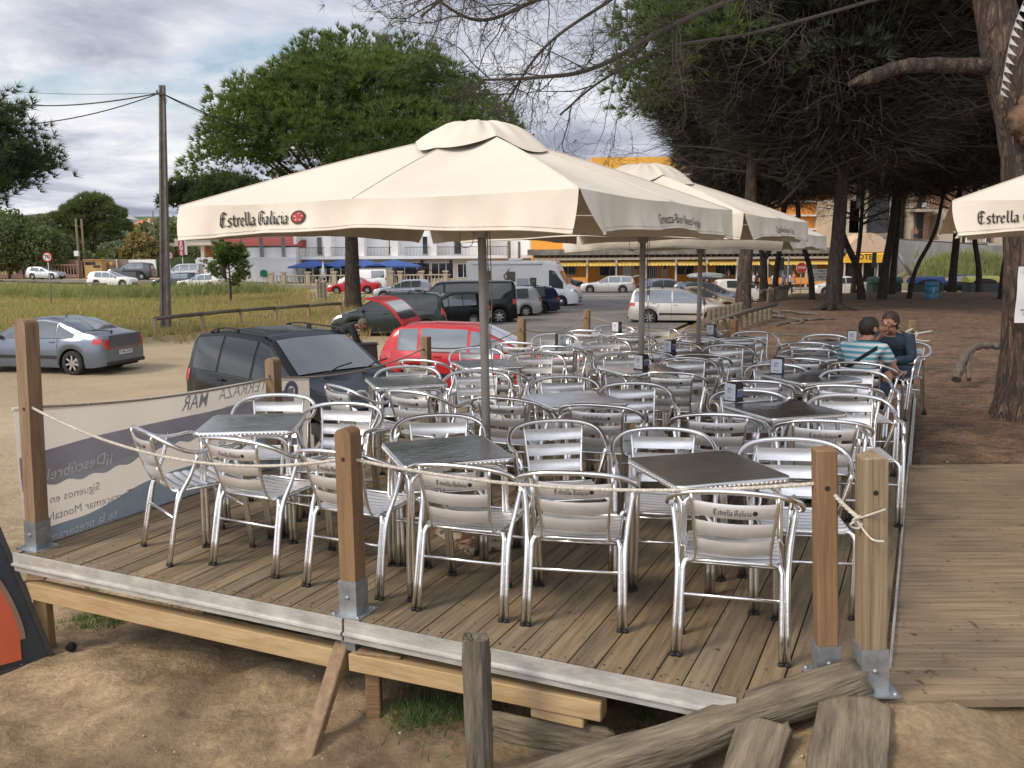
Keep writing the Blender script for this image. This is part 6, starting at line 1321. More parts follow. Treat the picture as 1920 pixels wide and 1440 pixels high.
def litter():
    g=np.random.default_rng(8); C=[]; V=[];F=[]; n=9000
    y=4+g.random(n)**1.4*26; x=XR(y)+.4+g.random(n)*10; m=500; x2=g.uniform(-3,3.6,m); y2=g.uniform(3.2,5.2,m); x=np.concatenate([x,x2]); y=np.concatenate([y,y2]); keep=~((y>3.55)&(y<7.9)&(x>1.5)&(x<9.6)); x=x[keep];y=y[keep]
    C=np.stack([x,y,gz(x,y)+.012],-1); D=np.stack([g.normal(size=len(C)),g.normal(size=len(C)),np.full(len(C),.05)],-1); D/=np.linalg.norm(D,axis=1,keepdims=True)
    v,f=blades(C,D,1,.11,.011,g,.1); q=v.reshape(-1,3,3); nr=(q[:,0,1]<7); q[nr]=q[nr,0:1]+(q[nr]-q[nr,0:1])*.42; q[nr,:,2]-=.008; v=q.reshape(-1,3); tag(npobj('twig_litter',npmesh('twig_litter',v,f,MT['old'])),'small twigs and needles strewn on the ground','litter',kind='stuff')
litter()
# trees and bushes beyond the field
def broad(px,y,lobes,n,size,mt,label,tr=.25,cat='tree',seed=1,h=3,name='broadleaf_tree'):
    p=AT(px,y); t=empty(name,p,0,label,cat,'trees beyond the field'); b=MB(); 
    if tr: trunk_tube(b,[(0,0,-.3),(.2,0,h*.5),(0,0,h)],[tr,tr*.8,tr*.5],8,seed,.06,False); 
    for i,l in enumerate(lobes): b.tube([(0,0,h*.7),(l[0]*.8,l[1]*.8,l[2])],[tr*.4+.05,.04],5,caps=False)
    b.build('trunk',MT['bark'],t); npobj('crown',leaf_mesh('crown',lobes,n,size,mt,seed),t)
broad(20,104,[(0,0,4.6,4.6,4,3.7),(-6,0,5.0,4,4,4),(4,0,3.4,3,3,2.8)],20700,.21,MT['broad'],'wide broadleaf tree above the pink wall at the left edge',seed=2)
broad(75,110,[(0,0,4.4,3.2,3,3.6),(3.4,0,3.4,2.6,3,2.8),(-2.4,1,5.0,2.4,3,2.4)],13799,.21,MT['broad'],'light green tree in front of the pale farmhouse',seed=3)
t=AT(185,118); stone_pine(t,'tall dark pine with open crown behind the two wooden poles',0,8.4,6,4,.3,61,4600,.7,.12,MT['broad'],lobes=[(.2,0,9.4,2.3,2,1.5),(-1.9,0,8.6,2.0,2,1.2),(2.2,0,8.2,1.9,2,1.3),(-4.2,0,7.3,2.2,2,1.0),(-1.2,0,7.2,2.6,2,1.1),(3.0,0,6.5,1.9,2,1.0),(.6,0,6.0,2.2,2,1.1),(-3.2,0,5.4,2.0,2,.9)],group='trees beyond the field')
broad(125,130,[(0,0,4.2,5,4,3.4),(-6,0,3.6,4,4,3),(7,0,3.6,4,4,3)],12000,.28,MT['pine_dark'],'dark tree row between the farmhouse and the tall pine',seed=4)
broad(238,112,[(0,0,2.8,3.2,3,2.6),(3,0,2.2,2.4,3,2.0)],5000,.3,MT['grey_leaf'],'grey green olive like bush left of the yellowing tree',seed=5)
broad(272,108,[(0,0,2.8,2.7,2.4,2.4),(1.4,0,1.9,2.1,2,1.7),(-.4,0,4.2,1.5,1.6,1.4)],6500,.24,MT['gold_leaf'],'rounded yellowing tree left of the telephone pole',seed=6)
broad(330,150,[(0,0,4.6,9,5,4.6),(10,0,4,7,5,4)],5000,.5,MT['broad'],'green tree mass behind the red vertical sign',seed=7)
broad(205,150,[(0,0,2.4,8,5,2.4),(-12,0,3.2,8,5,3.0)],5000,.5,MT['pine_dark'],'dark wood behind the yellowing tree',seed=8)
broad(385,112,[(0,0,2.2,2.6,2,2),(-4,0,2,2.5,2,1.8)],2600,.28,MT['broad'],'low green bushes right of the second speed sign',tr=.06,seed=9,h=1.5,name='bush',cat='bush')
broad(160,108,[(0,0,1.6,3,2,1.6),(4,0,1.8,3,2,1.8),(-4,0,1.5,3,2,1.3)],3600,.28,MT['broad'],'low bright bushes above the pink wall left of the poles',tr=.06,seed=10,h=1.2,name='bush',cat='bush')
g=np.random.default_rng(50)
HL=['dark tree on the skyline far left','rounded skyline tree behind the farmhouse','skyline tree left of the red roofed house','skyline tree above the red roofed house','feathery skyline tree right of the red roofed house','tree on the hill under the orange roofed house','dark hillside tree left of the telephone pole','hillside tree close behind the telephone pole','pale hillside tree behind the small sign','hillside tree at the left parasol tip']
for i,px in enumerate((30,95,150,200,240,270,290,325,350,300)):
    y=[210,230,200,215,240,190,205,225,180,250][i]; h=[7,6.5,6,8,5,3.5,4.5,4,4,6][i]; p=AT(px,y); p.z+=1.5
    t=empty('hillside_tree',p,0,HL[i],'tree','trees on the far hillside'); npobj('crown',leaf_mesh('crown',[(0,0,h*.6,7,5,h*.45),(6,0,h*.45,6,4,h*.4),(-7,0,h*.4,6,4,h*.4)],2600,.7,MT['pine_dark'] if i%2 else MT['broad'],70+i),t); b=MB(); b.tube([(0,0,-3),(0,0,h*.6)],.4,6); b.build('trunk',MT['bark'],t)
def weeds():
    g=np.random.default_rng(12); n=1700; cc=g.integers(0,26,n); cx=g.uniform(36,60,26); cy=g.uniform(74,80,26); x=cx[cc]+g.normal(size=n)*1.1; y=cy[cc]+g.normal(size=n)*1.0; z=gz(x,y)+.3+(y-73)*.34; C=np.stack([x,y,z],-1); v,f=blades(C,np.tile([[0,0,1.]],(n,1)),6,1.25,.12,g,.6); tag(npobj('weeds',npmesh('weeds',v,f,MT['reed'])),'bright green weeds on the bank below the concrete wall','weeds',kind='stuff')
weeds()
b=MB(); b.grid(lambda u,v:(34+30*u,72+10*v,float(gz(34+30*u,72+10*v))+.05+3.2*v*min(1,u*5)),np.linspace(0,1,20),np.linspace(0,1,10)); tag(b.build('embankment',mat('earth_bank',(.20,.165,.11),.95,col2=(.13,.13,.06),scale=.7,bump=.5)),kind='structure')
# ------------------------------------------------------------ buildings and street things
def zb(py,y): return RAY(960,py,y).z
def xb(px,y,py=500): return RAY(px,py,y).x
def rect(b,y,px0,py0,px1,py1,d,mi=0,front=0):       # a box whose front face fills a pixel rectangle at distance y
    x0,x1=xb(px0,y),xb(px1,y); z1,z0=zb(py0,y),zb(py1,y); b.box(((x0+x1)/2,y-front+d/2,(z0+z1)/2),(abs(x1-x0),d,abs(z1-z0))); return b
M_WALL=mat('white_render',(.80,.80,.79),.85,var=.06,scale=.5,bump=.1); M_CREAM=mat('cream_render',(.58,.52,.43),.9,var=.08,scale=.5); M_ORANGE=mat('orange_render',(.80,.34,.07),.85,var=.08,scale=.6); M_AMBER=mat('amber_render',(.80,.42,.07),.85,var=.06,scale=.4)
M_PEACH=mat('peach_render',(.60,.36,.22),.9,var=.08,scale=.5); M_BEIGE=mat('beige_render',(.50,.43,.33),.9,var=.08,scale=.4); M_CONC=mat('stained_concrete',(.33,.33,.32),.9,col2=(.22,.215,.205),scale=.6,stretch=(1,1,.3),bump=.2); M_IRON=mat('dark_iron_rail',(.07,.055,.05),.6,var=.2,scale=5)
M_ROOFG=mat('grey_brown_roof',(.20,.17,.155),.9,var=.15,scale=3,bump=.5); M_ROOFR=mat('red_tiles',(.42,.14,.07),.9,var=.2,scale=2,bump=.6); M_YEL=mat('yellow_awning',(.80,.46,.04),.8,var=.06,scale=2); M_AWN=mat('pale_yellow_awning',(.62,.42,.10),.8,var=.15,scale=2); M_PINK=mat('pink_wall',(.46,.27,.20),.9,var=.1,scale=.8); M_STONE=mat('pale_balustrade_stone',(.50,.41,.29),.9,var=.12,scale=2)
M_BLUE=mat('blue_awning_cloth',(.045,.10,.30),.8,var=.12,scale=1.5)
def railing(parent,y,px0,px1,pyt,pyb,m,step=.16,name='balcony_rail'):
    b=MB(); x0,x1=xb(px0,y),xb(px1,y); zt,z0=zb(pyt,y),zb(pyb,y); b.box(((x0+x1)/2,y,zt),(x1-x0,.06,.06)); b.box(((x0+x1)/2,y,z0+.05),(x1-x0,.05,.05))
    x=x0
    while x<x1: b.box((x,y,(zt+z0)/2),(.03,.03,zt-z0)); x+=step
    return b.build(name,m,parent)
def window(parent,y,r,frame,glass=None,cols=2,name='window'):
    b=MB(); px0,py0,px1,py1=r; x0,x1=xb(px0,y),xb(px1,y); z1,z0=zb(py0,y),zb(py1,y); w_=.07
    for x in [x0,x1]+[x0+(x1-x0)*k/cols for k in range(1,cols)]: b.box((x,y-.05,(z0+z1)/2),(w_,.10,z1-z0))
    for z in(z0,z1): b.box(((x0+x1)/2,y-.047,z),(x1-x0,.09,w_))
    o=b.build(name,frame,parent); g=MB(); g.box(((x0+x1)/2,y-.02,(z0+z1)/2),(x1-x0-.02,.04,z1-z0-.02)); g.build('pane',glass or MT['winglass'],o); return o
def white_hotel():
    t=empty('white_hotel',(0,0,0),0,'long white two coloured hotel with balconies and iron rails behind the parked cars','building'); b=MB(); Y=100
    zg=float(gz(-20,100))-.3
    b.box(((xb(556,Y)+xb(1003,Y))/2,Y+5,(zg+zb(484,Y))/2),(xb(1003,Y)-xb(556,Y),10,zb(484,Y)-zg)); b.build('ground_floor_wall',M_CREAM,t)
    b=MB(); z0=zb(478,Y); b.box(((xb(556,Y)+xb(1003,Y))/2,Y+6.2,(z0+6.3)/2+.0),(xb(1003,Y)-xb(556,Y),8,6.3-z0)); 
    for px in(556,616,677,740,812,905,1000): b.box((xb(px,Y),Y+1.1,(z0+6.3)/2),(.9 if px!=556 else .35,2.6,6.3-z0))
    b.build('upper_wall',M_WALL,t); b=MB(); b.box(((xb(552,Y)+xb(1003,Y))/2,Y+.6,zb(481,Y)),(xb(1003,Y)-xb(552,Y),3.4,.36)); b.build('balcony_slab',M_WALL,t)
    for a,c in((558,610),(620,670),(690,735),(760,808),(820,895),(913,952)): railing(t,Y-.95,a,c,462,479,M_IRON)
    for a,c in((596,606),(730,738),(793,803),(852,866)): window(t,Y+2.18,(a,442,c,476),MT['white'],cols=1,name='balcony_door')
    for r in((544+28,491,600,528),(602,491,620,528),(625,491,665,529),(735,491,806,529),(797+12,492,850,522),(858,494,880,520)): window(t,Y,r,MT['white'],cols=3 if r[2]-r[0]>30 else 2)
    for px in(533,791,845): 
        q=MB(); p=RAY(px,492,Y-.25); q.lathe([(.02,.3),(.16,.22),(.14,-.18),(.03,-.3)],6,mat=Matrix.Translation(p)); q.box(p+Vector((0,.12,.25)),(.04,.25,.04)); q.build('wall_lantern',M_IRON,t)
    b=MB(); Y2=97; rect(b,Y2,367,482,556,540,6); b.build('side_wing_wall',M_WALL,t); b=MB(); rect(b,Y2+.6,452,461,556,482,5); rect(b,Y2-.05,370,479,556,484,7); b.build('terrace_parapet',M_WALL,t)
    b=MB(); 
    for px in(415,455,492,533): b.box((xb(px,Y2+.5),Y2+.5,zb(462,Y2)),(.35 if px in(492,533) else .08,.3,2.3))
    b.build('terrace_column',M_CONC,t)
    b=MB(); x0,x1=xb(385,Y2),xb(556,Y2); b.add([(x0,Y2+2,zb(458,Y2)),(x1,Y2+2,zb(458,Y2)),(x1,Y2+7,zb(438,Y2)),(x0,Y2+7,zb(440,Y2)),(x0,Y2+2,zb(460,Y2)),(x1,Y2+2,zb(460,Y2)),(x1,Y2+7,zb(460,Y2)),(x0,Y2+7,zb(460,Y2))],[(0,1,2,3),(4,7,6,5),(0,4,5,1),(1,5,6,2),(3,2,6,7),(0,3,7,4)]); b.build('red_canopy',mat('red_canopy_cloth',(.26,.045,.035),.8,var=.2,scale=1),t)
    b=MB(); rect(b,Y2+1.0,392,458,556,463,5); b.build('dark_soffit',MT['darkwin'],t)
white_hotel()
def wing_house():
    t=empty('brown_roofed_house',(0,0,0),0,'house with grey brown roof and beige balcony left of the white hotel','building'); Y=112; b=MB(); x0,x1=xb(312,Y),xb(410,Y); zg=-1.6; b.box(((x0+x1)/2,Y+4,(zg+zb(458,Y))/2),(x1-x0,8,zb(458,Y)-zg)); b.build('wall',M_BEIGE,t)
    b=MB(); z0,z1=zb(458,Y),zb(438,Y); b.add([(x0-.5,Y-.5,z0),(x1+.5,Y-.5,z0),(x1+.5,Y+8.5,z0),(x0-.5,Y+8.5,z0),(x0+3,Y+4,z1),(x1-2,Y+4,z1)],[(0,1,5,4),(1,2,5),(2,3,4,5),(3,0,4),(0,3,2,1)]); o=b.build('roof',M_ROOFG,t); b=MB(); rect(b,Y-.2,330,443,337,460,1.2); b.build('chimney',M_BEIGE,o)
    t=empty('beige_balcony_house',(0,0,0),0,'beige balcony building with red brown columns at the left tip of the parasol','building'); Y=103; b=MB(); rect(b,Y,352,451,398,456,4); rect(b,Y+.1,352,437,398,439,.2); 
    b.build('balcony',M_CREAM,t); railing(t,Y+.1,352,396,438,451,M_CREAM,.3); b=MB(); rect(b,Y+.4,378,456,384,482,.5); rect(b,Y+.4,404,456,408,482,.5); b.build('column',M_CREAM,t); b=MB(); rect(b,Y+3,384,456,406,482,.5); b.build('red_wall',M_ROOFR,t)
wing_house()
def blue_parasols():
    pr=None
    for i,(px,lab) in enumerate(((590,'leftmost blue terrace parasol of the white hotel'),(642,'blue terrace parasol just left of the big pine trunk'),(688,'blue terrace parasol just right of the big pine trunk'),(741,'rightmost and widest blue terrace parasol of the white hotel'))):
        Y=96; zc=zb(484.5,Y); ze=zb(497,Y); w_=2.45 if i<3 else 2.9
        t=empty('terrace_parasol',AT(px,Y),0,lab,'parasol','blue parasols on the hotel terrace'); o=t.location; b=MB(); h=Vector((0,0,zc-o.z)); e=ze-o.z
        P=[Vector((sx*w_,sy*1.5,e)) for sx,sy in((-1,-1),(1,-1),(1,1),(-1,1))]; Q=[p*1.0+Vector((0,0,-.16)) for p in P]; b.add([h]+P+Q,[(0,1,2),(0,2,3),(0,3,4),(0,4,1),(1,5,6,2),(2,6,7,3),(3,7,8,4),(4,8,5,1)]); b.build('canopy',M_BLUE,t); b=MB(); b.tube([(0,0,0),(0,0,h.z)],.04,6); b.build('pole',MT['white'],t)
    t=empty('closed_parasol',AT(608,93),0,'folded white parasol on the hotel terrace','parasol'); z1=zb(487,93)-t.location.z; b=MB(); b.lathe([(.02,z1),(.09,z1-.4),(.30,z1-1.75),(.26,z1-1.8),(.0,z1-1.8)],10); b.build('folded_cloth',MT['white'],t); b=MB(); b.tube([(0,0,0),(0,0,z1)],.03,6); b.build('pole',MT['pole'],t)
blue_parasols()
def balustrade(y,px0,px1,pyt,pyb,m,label,pillars,sp=.36):
    t=empty('balustrade',(0,0,0),0,label,'balustrade'); b=MB(); x0,x1=xb(px0,y),xb(px1,y); zt,z0=zb(pyt,y),zb(pyb,y); b.box(((x0+x1)/2,y,zt-.06),(x1-x0,.25,.12)); b.build('coping',m,t); b=MB(); b.box(((x0+x1)/2,y,z0+.2),(x1-x0,.24,.4)); b.build('plinth',m,t)
    n=min(99,int((x1-x0)/sp)); 
    for i in range(n): 
        x=x0+(i+.5)*(x1-x0)/n; b=MB(); h=zt-.12-z0-.4; b.lathe([(.06,0),(.10,h*.3),(.05,h*.6),(.05,h*.8),(.08,h)],6,mat=Matrix.Translation((x,y,z0+.4))); b.build('baluster',m,t)
    for px in pillars: b=MB(); b.box((xb(px,y),y,(zt+z0)/2+.05),(.42,.42,zt-z0+.25)); b.box((xb(px,y),y,zt+.28),(.62,.62,.14)); b.build('pillar',m,t)
balustrade(91.5,508,700,513,536,M_STONE,'pale stone balustrade of the hotel terrace left of the pine trunk',(508,531,577,626,690)); balustrade(91.5,712,845,513,536,M_STONE,'pale stone balustrade of the hotel terrace behind the white cars',(733,750,790,835))
balustrade(104,-60,152,490,515,M_PINK,'pink garden wall with balusters along the road at the far left',(-10,40,95,150))
b=MB(); rect(b,106,-60,481,150,500,.3); tag(b.build('garden_wall',M_PINK),'plain pink wall behind the balusters at the far left','wall')
def yellow_box():
    t=empty('utility_kiosk',AT(175,101),0,'ochre utility kiosk beside the wooden poles','kiosk'); o=t.location; Y=101; b=MB(); x0,x1=xb(158,Y)-o.x,xb(191,Y)-o.x; b.box(((x0+x1)/2,.6,1.05),(x1-x0,1.2,2.1),bev=.03); b.box(((x0+x1)/2,.5,2.15),(x1-x0+.1,1.4,.1)); b.build('kiosk_body',mat('ochre_paint',(.52,.33,.13),.8,var=.1,scale=2),t)
    b=MB(); b.box(((x0+x1)/2-.3,-.02,1.75),(1.2,.05,.3)); b.box(((x0+x1)/2+.45,-.02,1.4),(.8,.05,.25)); b.build('vent_grille',MT['darkwin'],t)
yellow_box()
t=empty('garden_gate',(0,0,0),0,'dull brown garage gates right of the ochre kiosk','gate'); b=MB(); rect(b,103,192,481,240,514,.2); b.build('gate_leaf',mat('brown_grey_gate',(.24,.19,.155),.8,var=.1,scale=1),t); b=MB(); rect(b,102.8,206,486,211,492,.05); b.build('yellow_notice',M_YEL,t); b=MB(); rect(b,102.7,192,481,194,514,.4); rect(b,102.7,218,481,220,514,.4); b.build('gate_post',M_CREAM,t)
b=MB(); rect(b,104,240,482,292,514,.3); tag(b.build('boundary_wall',M_WALL),'pale boundary wall behind the grey dumpster','wall')
b=MB(); rect(b,105,292,478,367,520,.3); tag(b.build('dark_hedge',MT['pine_dark']),'dark hedge wall behind the silver compact van','hedge')
def house(label,px0,px1,pyt,pyr,pyb,y,mw,mr,name='farmhouse',ch=True):
    t=empty(name,(0,0,0),0,label,'house'); x0,x1=xb(px0,y),xb(px1,y); b=MB(); z0,z1,z2=zb(pyb,y),zb(pyr,y),zb(pyt,y); b.box(((x0+x1)/2,y+3.5,(z0+z1)/2),(x1-x0,7,z1-z0)); b.build('wall',mw,t)
    b=MB(); e=.4; b.add([(x0-e,y-e,z1),(x1+e,y-e,z1),(x1+e,y+7+e,z1),(x0-e,y+7+e,z1),(x0+(x1-x0)*.2,y+3.5,z2),(x1-(x1-x0)*.2,y+3.5,z2)],[(0,1,5,4),(1,2,5),(2,3,4,5),(3,0,4),(0,3,2,1)]); r_=b.build('roof',mr,t)
    if ch: b=MB(); b.box((x0+(x1-x0)*.75,y+2,z2-.2),(.8,.8,1.6)); b.build('chimney',mw,r_)
    for k in range(2): 
        w_=MB(); xx=x0+(x1-x0)*(.28+.42*k); w_.box((xx,y-.03,z0+(z1-z0)*.6),(.09*(x1-x0),.06,.3*(z1-z0))); w_.build('window',MT['darkwin'],t)
house('pale farmhouse with slate roof behind the light green trees',46,104,424,447,482,128,M_CREAM,M_ROOFG)
house('red roofed white house on the slope above the poles',134,160,414,423,432,200,M_WALL,M_ROOFR); house('low white house on the slope left of the poles',108,132,433,440,447,190,M_WALL,M_ROOFG,ch=False); house('flat pale house right of the poles on the slope',136,152,438,441,450,185,M_WALL,M_ROOFG,ch=False)
house('orange roofed house on the hill left of the telephone pole',250,292,408,416,424,300,M_AMBER,mat('orange_tiles',(.60,.20,.08),.9,var=.15,scale=1)); house('small white house in the trees left of the orange roofed one',228,246,398,406,414,290,M_WALL,M_WALL,ch=False)
def vsign(px,pyt,pyb,y,wd,s,label,c1,c2,fs):
    t=empty('vertical_sign',AT(px,y),0,label,'sign'); o=t.location; z1,z0=zb(pyt,y)-o.z,zb(pyb,y)-o.z; b=MB(); b.box((0,0,(z1+z0)/2),(wd,.3,z1-z0)); b.build('sign_panel',c1,t); b=MB(); b.box((wd*.5+.12,.05,(z1+z0)/2-.3*(z1-z0)*.3),(.24,.25,(z1-z0)*.8)); b.build('white_edge',MT['white'],t); b=MB(); b.tube([(0,.1,0),(0,.1,z0)],.07,6); b.build('mast',MT['pole'],t)
    n=len(s)
    for i,ch in enumerate(s): text_on('sign_letter',ch,fs,c2,t,(0,-.16,z1-(z1-z0)*(i+.6)/n),(1,0,0),(0,0,1),.01,sx=1.0)
M_SR=mat('red_sign',(.38,.03,.03),.6,var=.1,scale=2)
vsign(346,413,474,98,.62,'RESTAURANTE','tall red vertical sign with white letters left of the parasol tip',M_SR,MT['white'],.50); vsign(291,409,438,160,.9,'HOSTAL','small far red and white vertical sign beside the telephone pole',MT['white'],M_SR,.62)
t=empty('yellow_sign',RAY(348,411,130),0,'small bright yellow sign above the red vertical one','sign'); b=MB(); b.box((0,0,0),(1.5,.1,.28)); b.box((.35,-.01,0),(.45,.12,.7)); b.build('sign_panel',mat('lemon_sign',(.75,.72,.08),.6,var=.05,scale=3),t); b=MB(); b.tube([(0,.06,-9),(0,.06,0)],.08,6); b.build('mast',MT['pole'],t)
t=empty('wall_mailbox',RAY(495,512,96.9),0,'green rounded mailbox on the white wing wall','mailbox'); b=MB(); b.prism([(-.36,-.36),(.36,-.36),(.36,.12)]+[(.36*math.cos(a),.12+.24*math.sin(a)) for a in np.linspace(0,PI,9)[1:-1]]+[(-.36,.12)],-.3,0,axis=1); b.build('mailbox_body',mat('mailbox_green',(.02,.20,.10),.6,var=.05,scale=4),t); b=MB(); b.box((0,-.31,.05),(.34,.02,.05)); b.build('slot',MT['darkwin'],t)
# ---- the orange hotel
def orange_hotel():
    t=empty('orange_hotel',(0,0,0),0,'long orange hotel with tiled porch, yellow awnings and white balconies','building'); Y=88; b=MB(); zg=float(gz(10,88))-.2; x0,x1=xb(1000,Y),xb(1600,Y)
    b.box(((x0+x1)/2,Y+4,(zg+zb(470,Y))/2),(x1-x0,8,zb(470,Y)-zg)); b.build('ground_floor_wall',M_ORANGE,t)
    b=MB(); Y2=91; x2=xb(1112,Y2); b.box(((x2+x1)/2,Y2+4,(zb(475,Y2)+zb(312,Y2))/2),(x1-x2,8,zb(312,Y2)-zb(475,Y2))); b.build('upper_wall',M_PEACH if 0 else M_ORANGE,t)
    b=MB(); b.box(((x0+x2)/2,Y2+4,(zb(475,Y2)+zb(400,Y2))/2),(x2-x0,8,zb(400,Y2)-zb(475,Y2))); b.build('low_wing_wall',M_AMBER,t)
    b=MB(); rect(b,Y2-.6,1108,296,1600,320,9.5); b.build('parapet',M_AMBER,t)
    b=MB()
    for k in range(5): zz=zb(330+26*k,Y2); b.box(((x2+x1)/2,Y2-.35,zz),(x1-x2,.7,.16))
    b.build('white_band',M_WALL,t)
    b=MB(); Y3=84; b.box(((x0-.6+x1)/2,Y3+2,zb(473.5,Y3)),(x1-x0+.6,4.2,zb(468,Y3)-zb(479,Y3))); b.build('porch_roof',mat('mossy_roof_edge',(.30,.27,.22),.95,col2=(.14,.12,.10),scale=1.2,bump=.6),t)
    b=MB(); n=60
    for i in range(n): x=x0+(i+.5)*(x1-x0)/n; b.box((x,Y3+1.9,zb(482,Y3)),(.12,4.2,.16))
    b.box(((x0+x1)/2,Y3+2.1,zb(480.2,Y3)+.02),(x1-x0,4.1,.05)); b.build('rafters',mat('dark_rafters',(.07,.05,.035),.8,var=.2,scale=3),t)
    b=MB(); b.box(((x0+x1)/2,Y3+.2,zb(486.5,Y3)),(x1-x0,.25,.22)); b.build('porch_beam',M_CREAM,t)
    for i,px in enumerate((1047,1101,1156,1211,1268,1326,1383,1440,1513,1558)):
        b=MB(); x=xb(px,Y3); b.box((x,Y3+.2,(zb(488,Y3)+zg)/2),(.17,.17,zb(488,Y3)-zg)); b.build('porch_column',M_CREAM,t)
        if i<9:
            xa,xc=x+.12,xb((1101,1156,1211,1268,1326,1383,1440,1513,1558)[i],Y3)-.12; a=MB(); zt=zb(488.5,Y3)
            def fn(u,v): return (xa+(xc-xa)*u,Y3-.1+.75-.95*v,zt-.10-.42*v-(.08*abs(math.sin(u*PI*8)) if v>.95 else 0))
            a.grid(fn,np.linspace(0,1,33),[0,.5,1.0]); a.build('awning',M_AWN,t)
    for r in((1050,493,1080,516),(1124,494,1161,518),(1268,494,1301,517),(1341,493,1379,519)): window(t,Y,r,M_BEIGE,cols=2)
    for r in((1168,495,1184,522),(1404,494,1412,520),(1462,494,1486,524),(1520,494,1532,520)): b=MB(); rect(b,Y-.08,*r,.1); b.build('white_door',MT['white'],t)
    for r in((1214,495,1232,524),(1414,494,1436,530),): window(t,Y,r,MT['white'],cols=5)
    for px in(1193,1247,1326,1440): 
        q=MB(); p=RAY(px,500,Y-.25); q.lathe([(.02,.25),(.14,.18),(.12,-.16),(.03,-.25)],6,mat=Matrix.Translation(p)); q.build('wall_lantern',M_IRON,t)
    for r in((1186,496,1196,522),(1240,496,1252,522),(1434,496,1446,522)): b=MB(); rect(b,Y-.06,*r,.08); b.build('grey_panel',M_CREAM,t)
    b=MB(); rect(b,Y3+.1,1072,521,1102,543,.2); rect(b,Y3+.1,1420,524,1560,536,.15); b.build('low_wall',M_ORANGE,t)
    for a,c in((1105,1180),(1250,1340),(1360,1560)): railing(t,Y2-1.0,a,c,449,467,MT['white'],.8)
    for r in((1055,440,1098,468),(1155,444,1175,466),(1240,444,1262,466),(1312,445,1332,466),(1395,445,1415,466)): b=MB(); rect(b,Y2-.12,*r,.14); b.build('white_shutter',MT['white'],t)
    for r in((1125,340,1150,380),(1290,335,1320,375),(1340,335,1375,375),(1290,395,1320,430),(1340,395,1375,430),(1430,340,1465,380)): window(t,Y2,r,MT['white'],cols=2)
    b=MB(); rect(b,83.2,1000,547,1600,556,5); b.build('terrace_floor',M_CREAM,t)
    b=MB(); rect(b,86,1556,380,1606,480,6); b.build('beige_bay',M_BEIGE,t)
orange_hotel()
def hotel_entry():
    t=empty('hotel_entrance',(0,0,0),0,'curved peach entrance porch with yellow HOTEL awning between the pine trunks','building'); Y=83; b=MB(); xa,xc=xb(1594,Y),xb(1662,Y); zt,z0=zb(441,Y),zb(477,Y); pts=[(xa,z0)]+[(xa+(xc-xa)*u,z0+(zt-z0)*(.45+.55*math.sin(u*PI)**.8)) for u in np.linspace(0,1,12)]+[(xc,z0)]; b.prism(pts,Y,Y+4,axis=1); b.build('curved_front',mat('peach_panel',(.62,.45,.32),.9,var=.05,scale=1),t)
    b=MB(); rect(b,Y+1.5,1590,497,1668,560,3); b.build('dark_opening',MT['darkwin'],t); b=MB(); rect(b,Y+3,1588,330,1670,441,6); b.build('wall_above',M_BEIGE,t)
    for r in((1600,345,1612,395),(1622,350,1660,440)): window(t,Y+3,r,MT['darkwin'],cols=1)
    b=MB(); x0,x1=xb(1583,Y),xb(1664,Y); b.add([(x0,Y-.2,zb(497,Y)),(x1,Y-.2,zb(497,Y)),(x1,Y-.2,zb(481,Y)),(x1-.3,Y+.1,zb(478,Y)),(x0+.3,Y+.1,zb(478,Y)),(x0,Y-.2,zb(482,Y)),(x0,Y+1,zb(497,Y)),(x1,Y+1,zb(497,Y))],[(0,1,2,5),(5,2,3,4),(0,5,4,6),(1,7,3,2),(0,6,7,1)]); aw=b.build('awning',M_YEL,t); text_on('awning_lettering','HOTEL',.72,MT['ink'],aw,((xb(1602,Y)+xb(1634,Y))/2,Y-.21,zb(486.5,Y)-.0),(1,0,0),(0,0,1),.012)
    b=MB()
    for px in(1586,1620,1648): b.box((xb(px,Y),Y+.3,(zb(497,Y)+zb(560,Y))/2),(.12,.12,zb(497,Y)-zb(560,Y)))
    b.build('post',M_CREAM,t)
hotel_entry()
def beige_block():
    t=empty('beige_apartment_block',(0,0,0),0,'beige and peach apartment block with balconies behind the grove','building'); Y=97; b=MB(); rect(b,Y+2.4,1650,322,1925,505,8); b.build('rear_wall',M_PEACH,t); b=MB()
    for r in((1640,330,1676,470),(1699,330,1708,458),(1757,398,1800,470),(1812,330,1842,462),(1862,330,1925,462),(1708,462,1925,505)): rect(b,Y,*r,2.5)
    b.build('front_wall',M_BEIGE,t)
    window(t,Y+1.2,(1676,330,1699,452),MT['darkwin'],MT['winglass'],cols=1,name='stairwell_glazing')
    for a,c,y0,y1,s in((1706,1757,377,397,400),(1706,1757,436,455,458),(1806,1862,440,462,466)):
        railing(t,Y-.75,a,c,y0,y1,M_IRON,.3); b=MB(); rect(b,Y-.9,a-1,s-3,c+1,s+2,3.2); b.build('balcony_slab',M_BEIGE,t)
    for r in((1714,346,1728,394),(1714,404,1726,452),(1830,408,1838,460),(1846,408,1856,460)): b=MB(); rect(b,Y+2.3,*r,.15); b.build('balcony_doorway',MT['darkwin'],t)
    window(t,Y,(1760,417,1770,440),M_BEIGE,cols=1); b=MB(); x0,x1=xb(1705,Y),xb(1930,Y); b.add([(x0,Y-.5,zb(333,Y)),(x1,Y-.5,zb(333,Y)),(x1,Y+6,zb(312,Y)),(x0,Y+6,zb(312,Y)),(x0,Y+6,zb(333,Y)),(x1,Y+6,zb(333,Y))],[(0,1,2,3),(0,3,4),(1,5,2),(3,2,5,4),(0,4,5,1)]); b.build('roof',M_ROOFR,t)
beige_block()
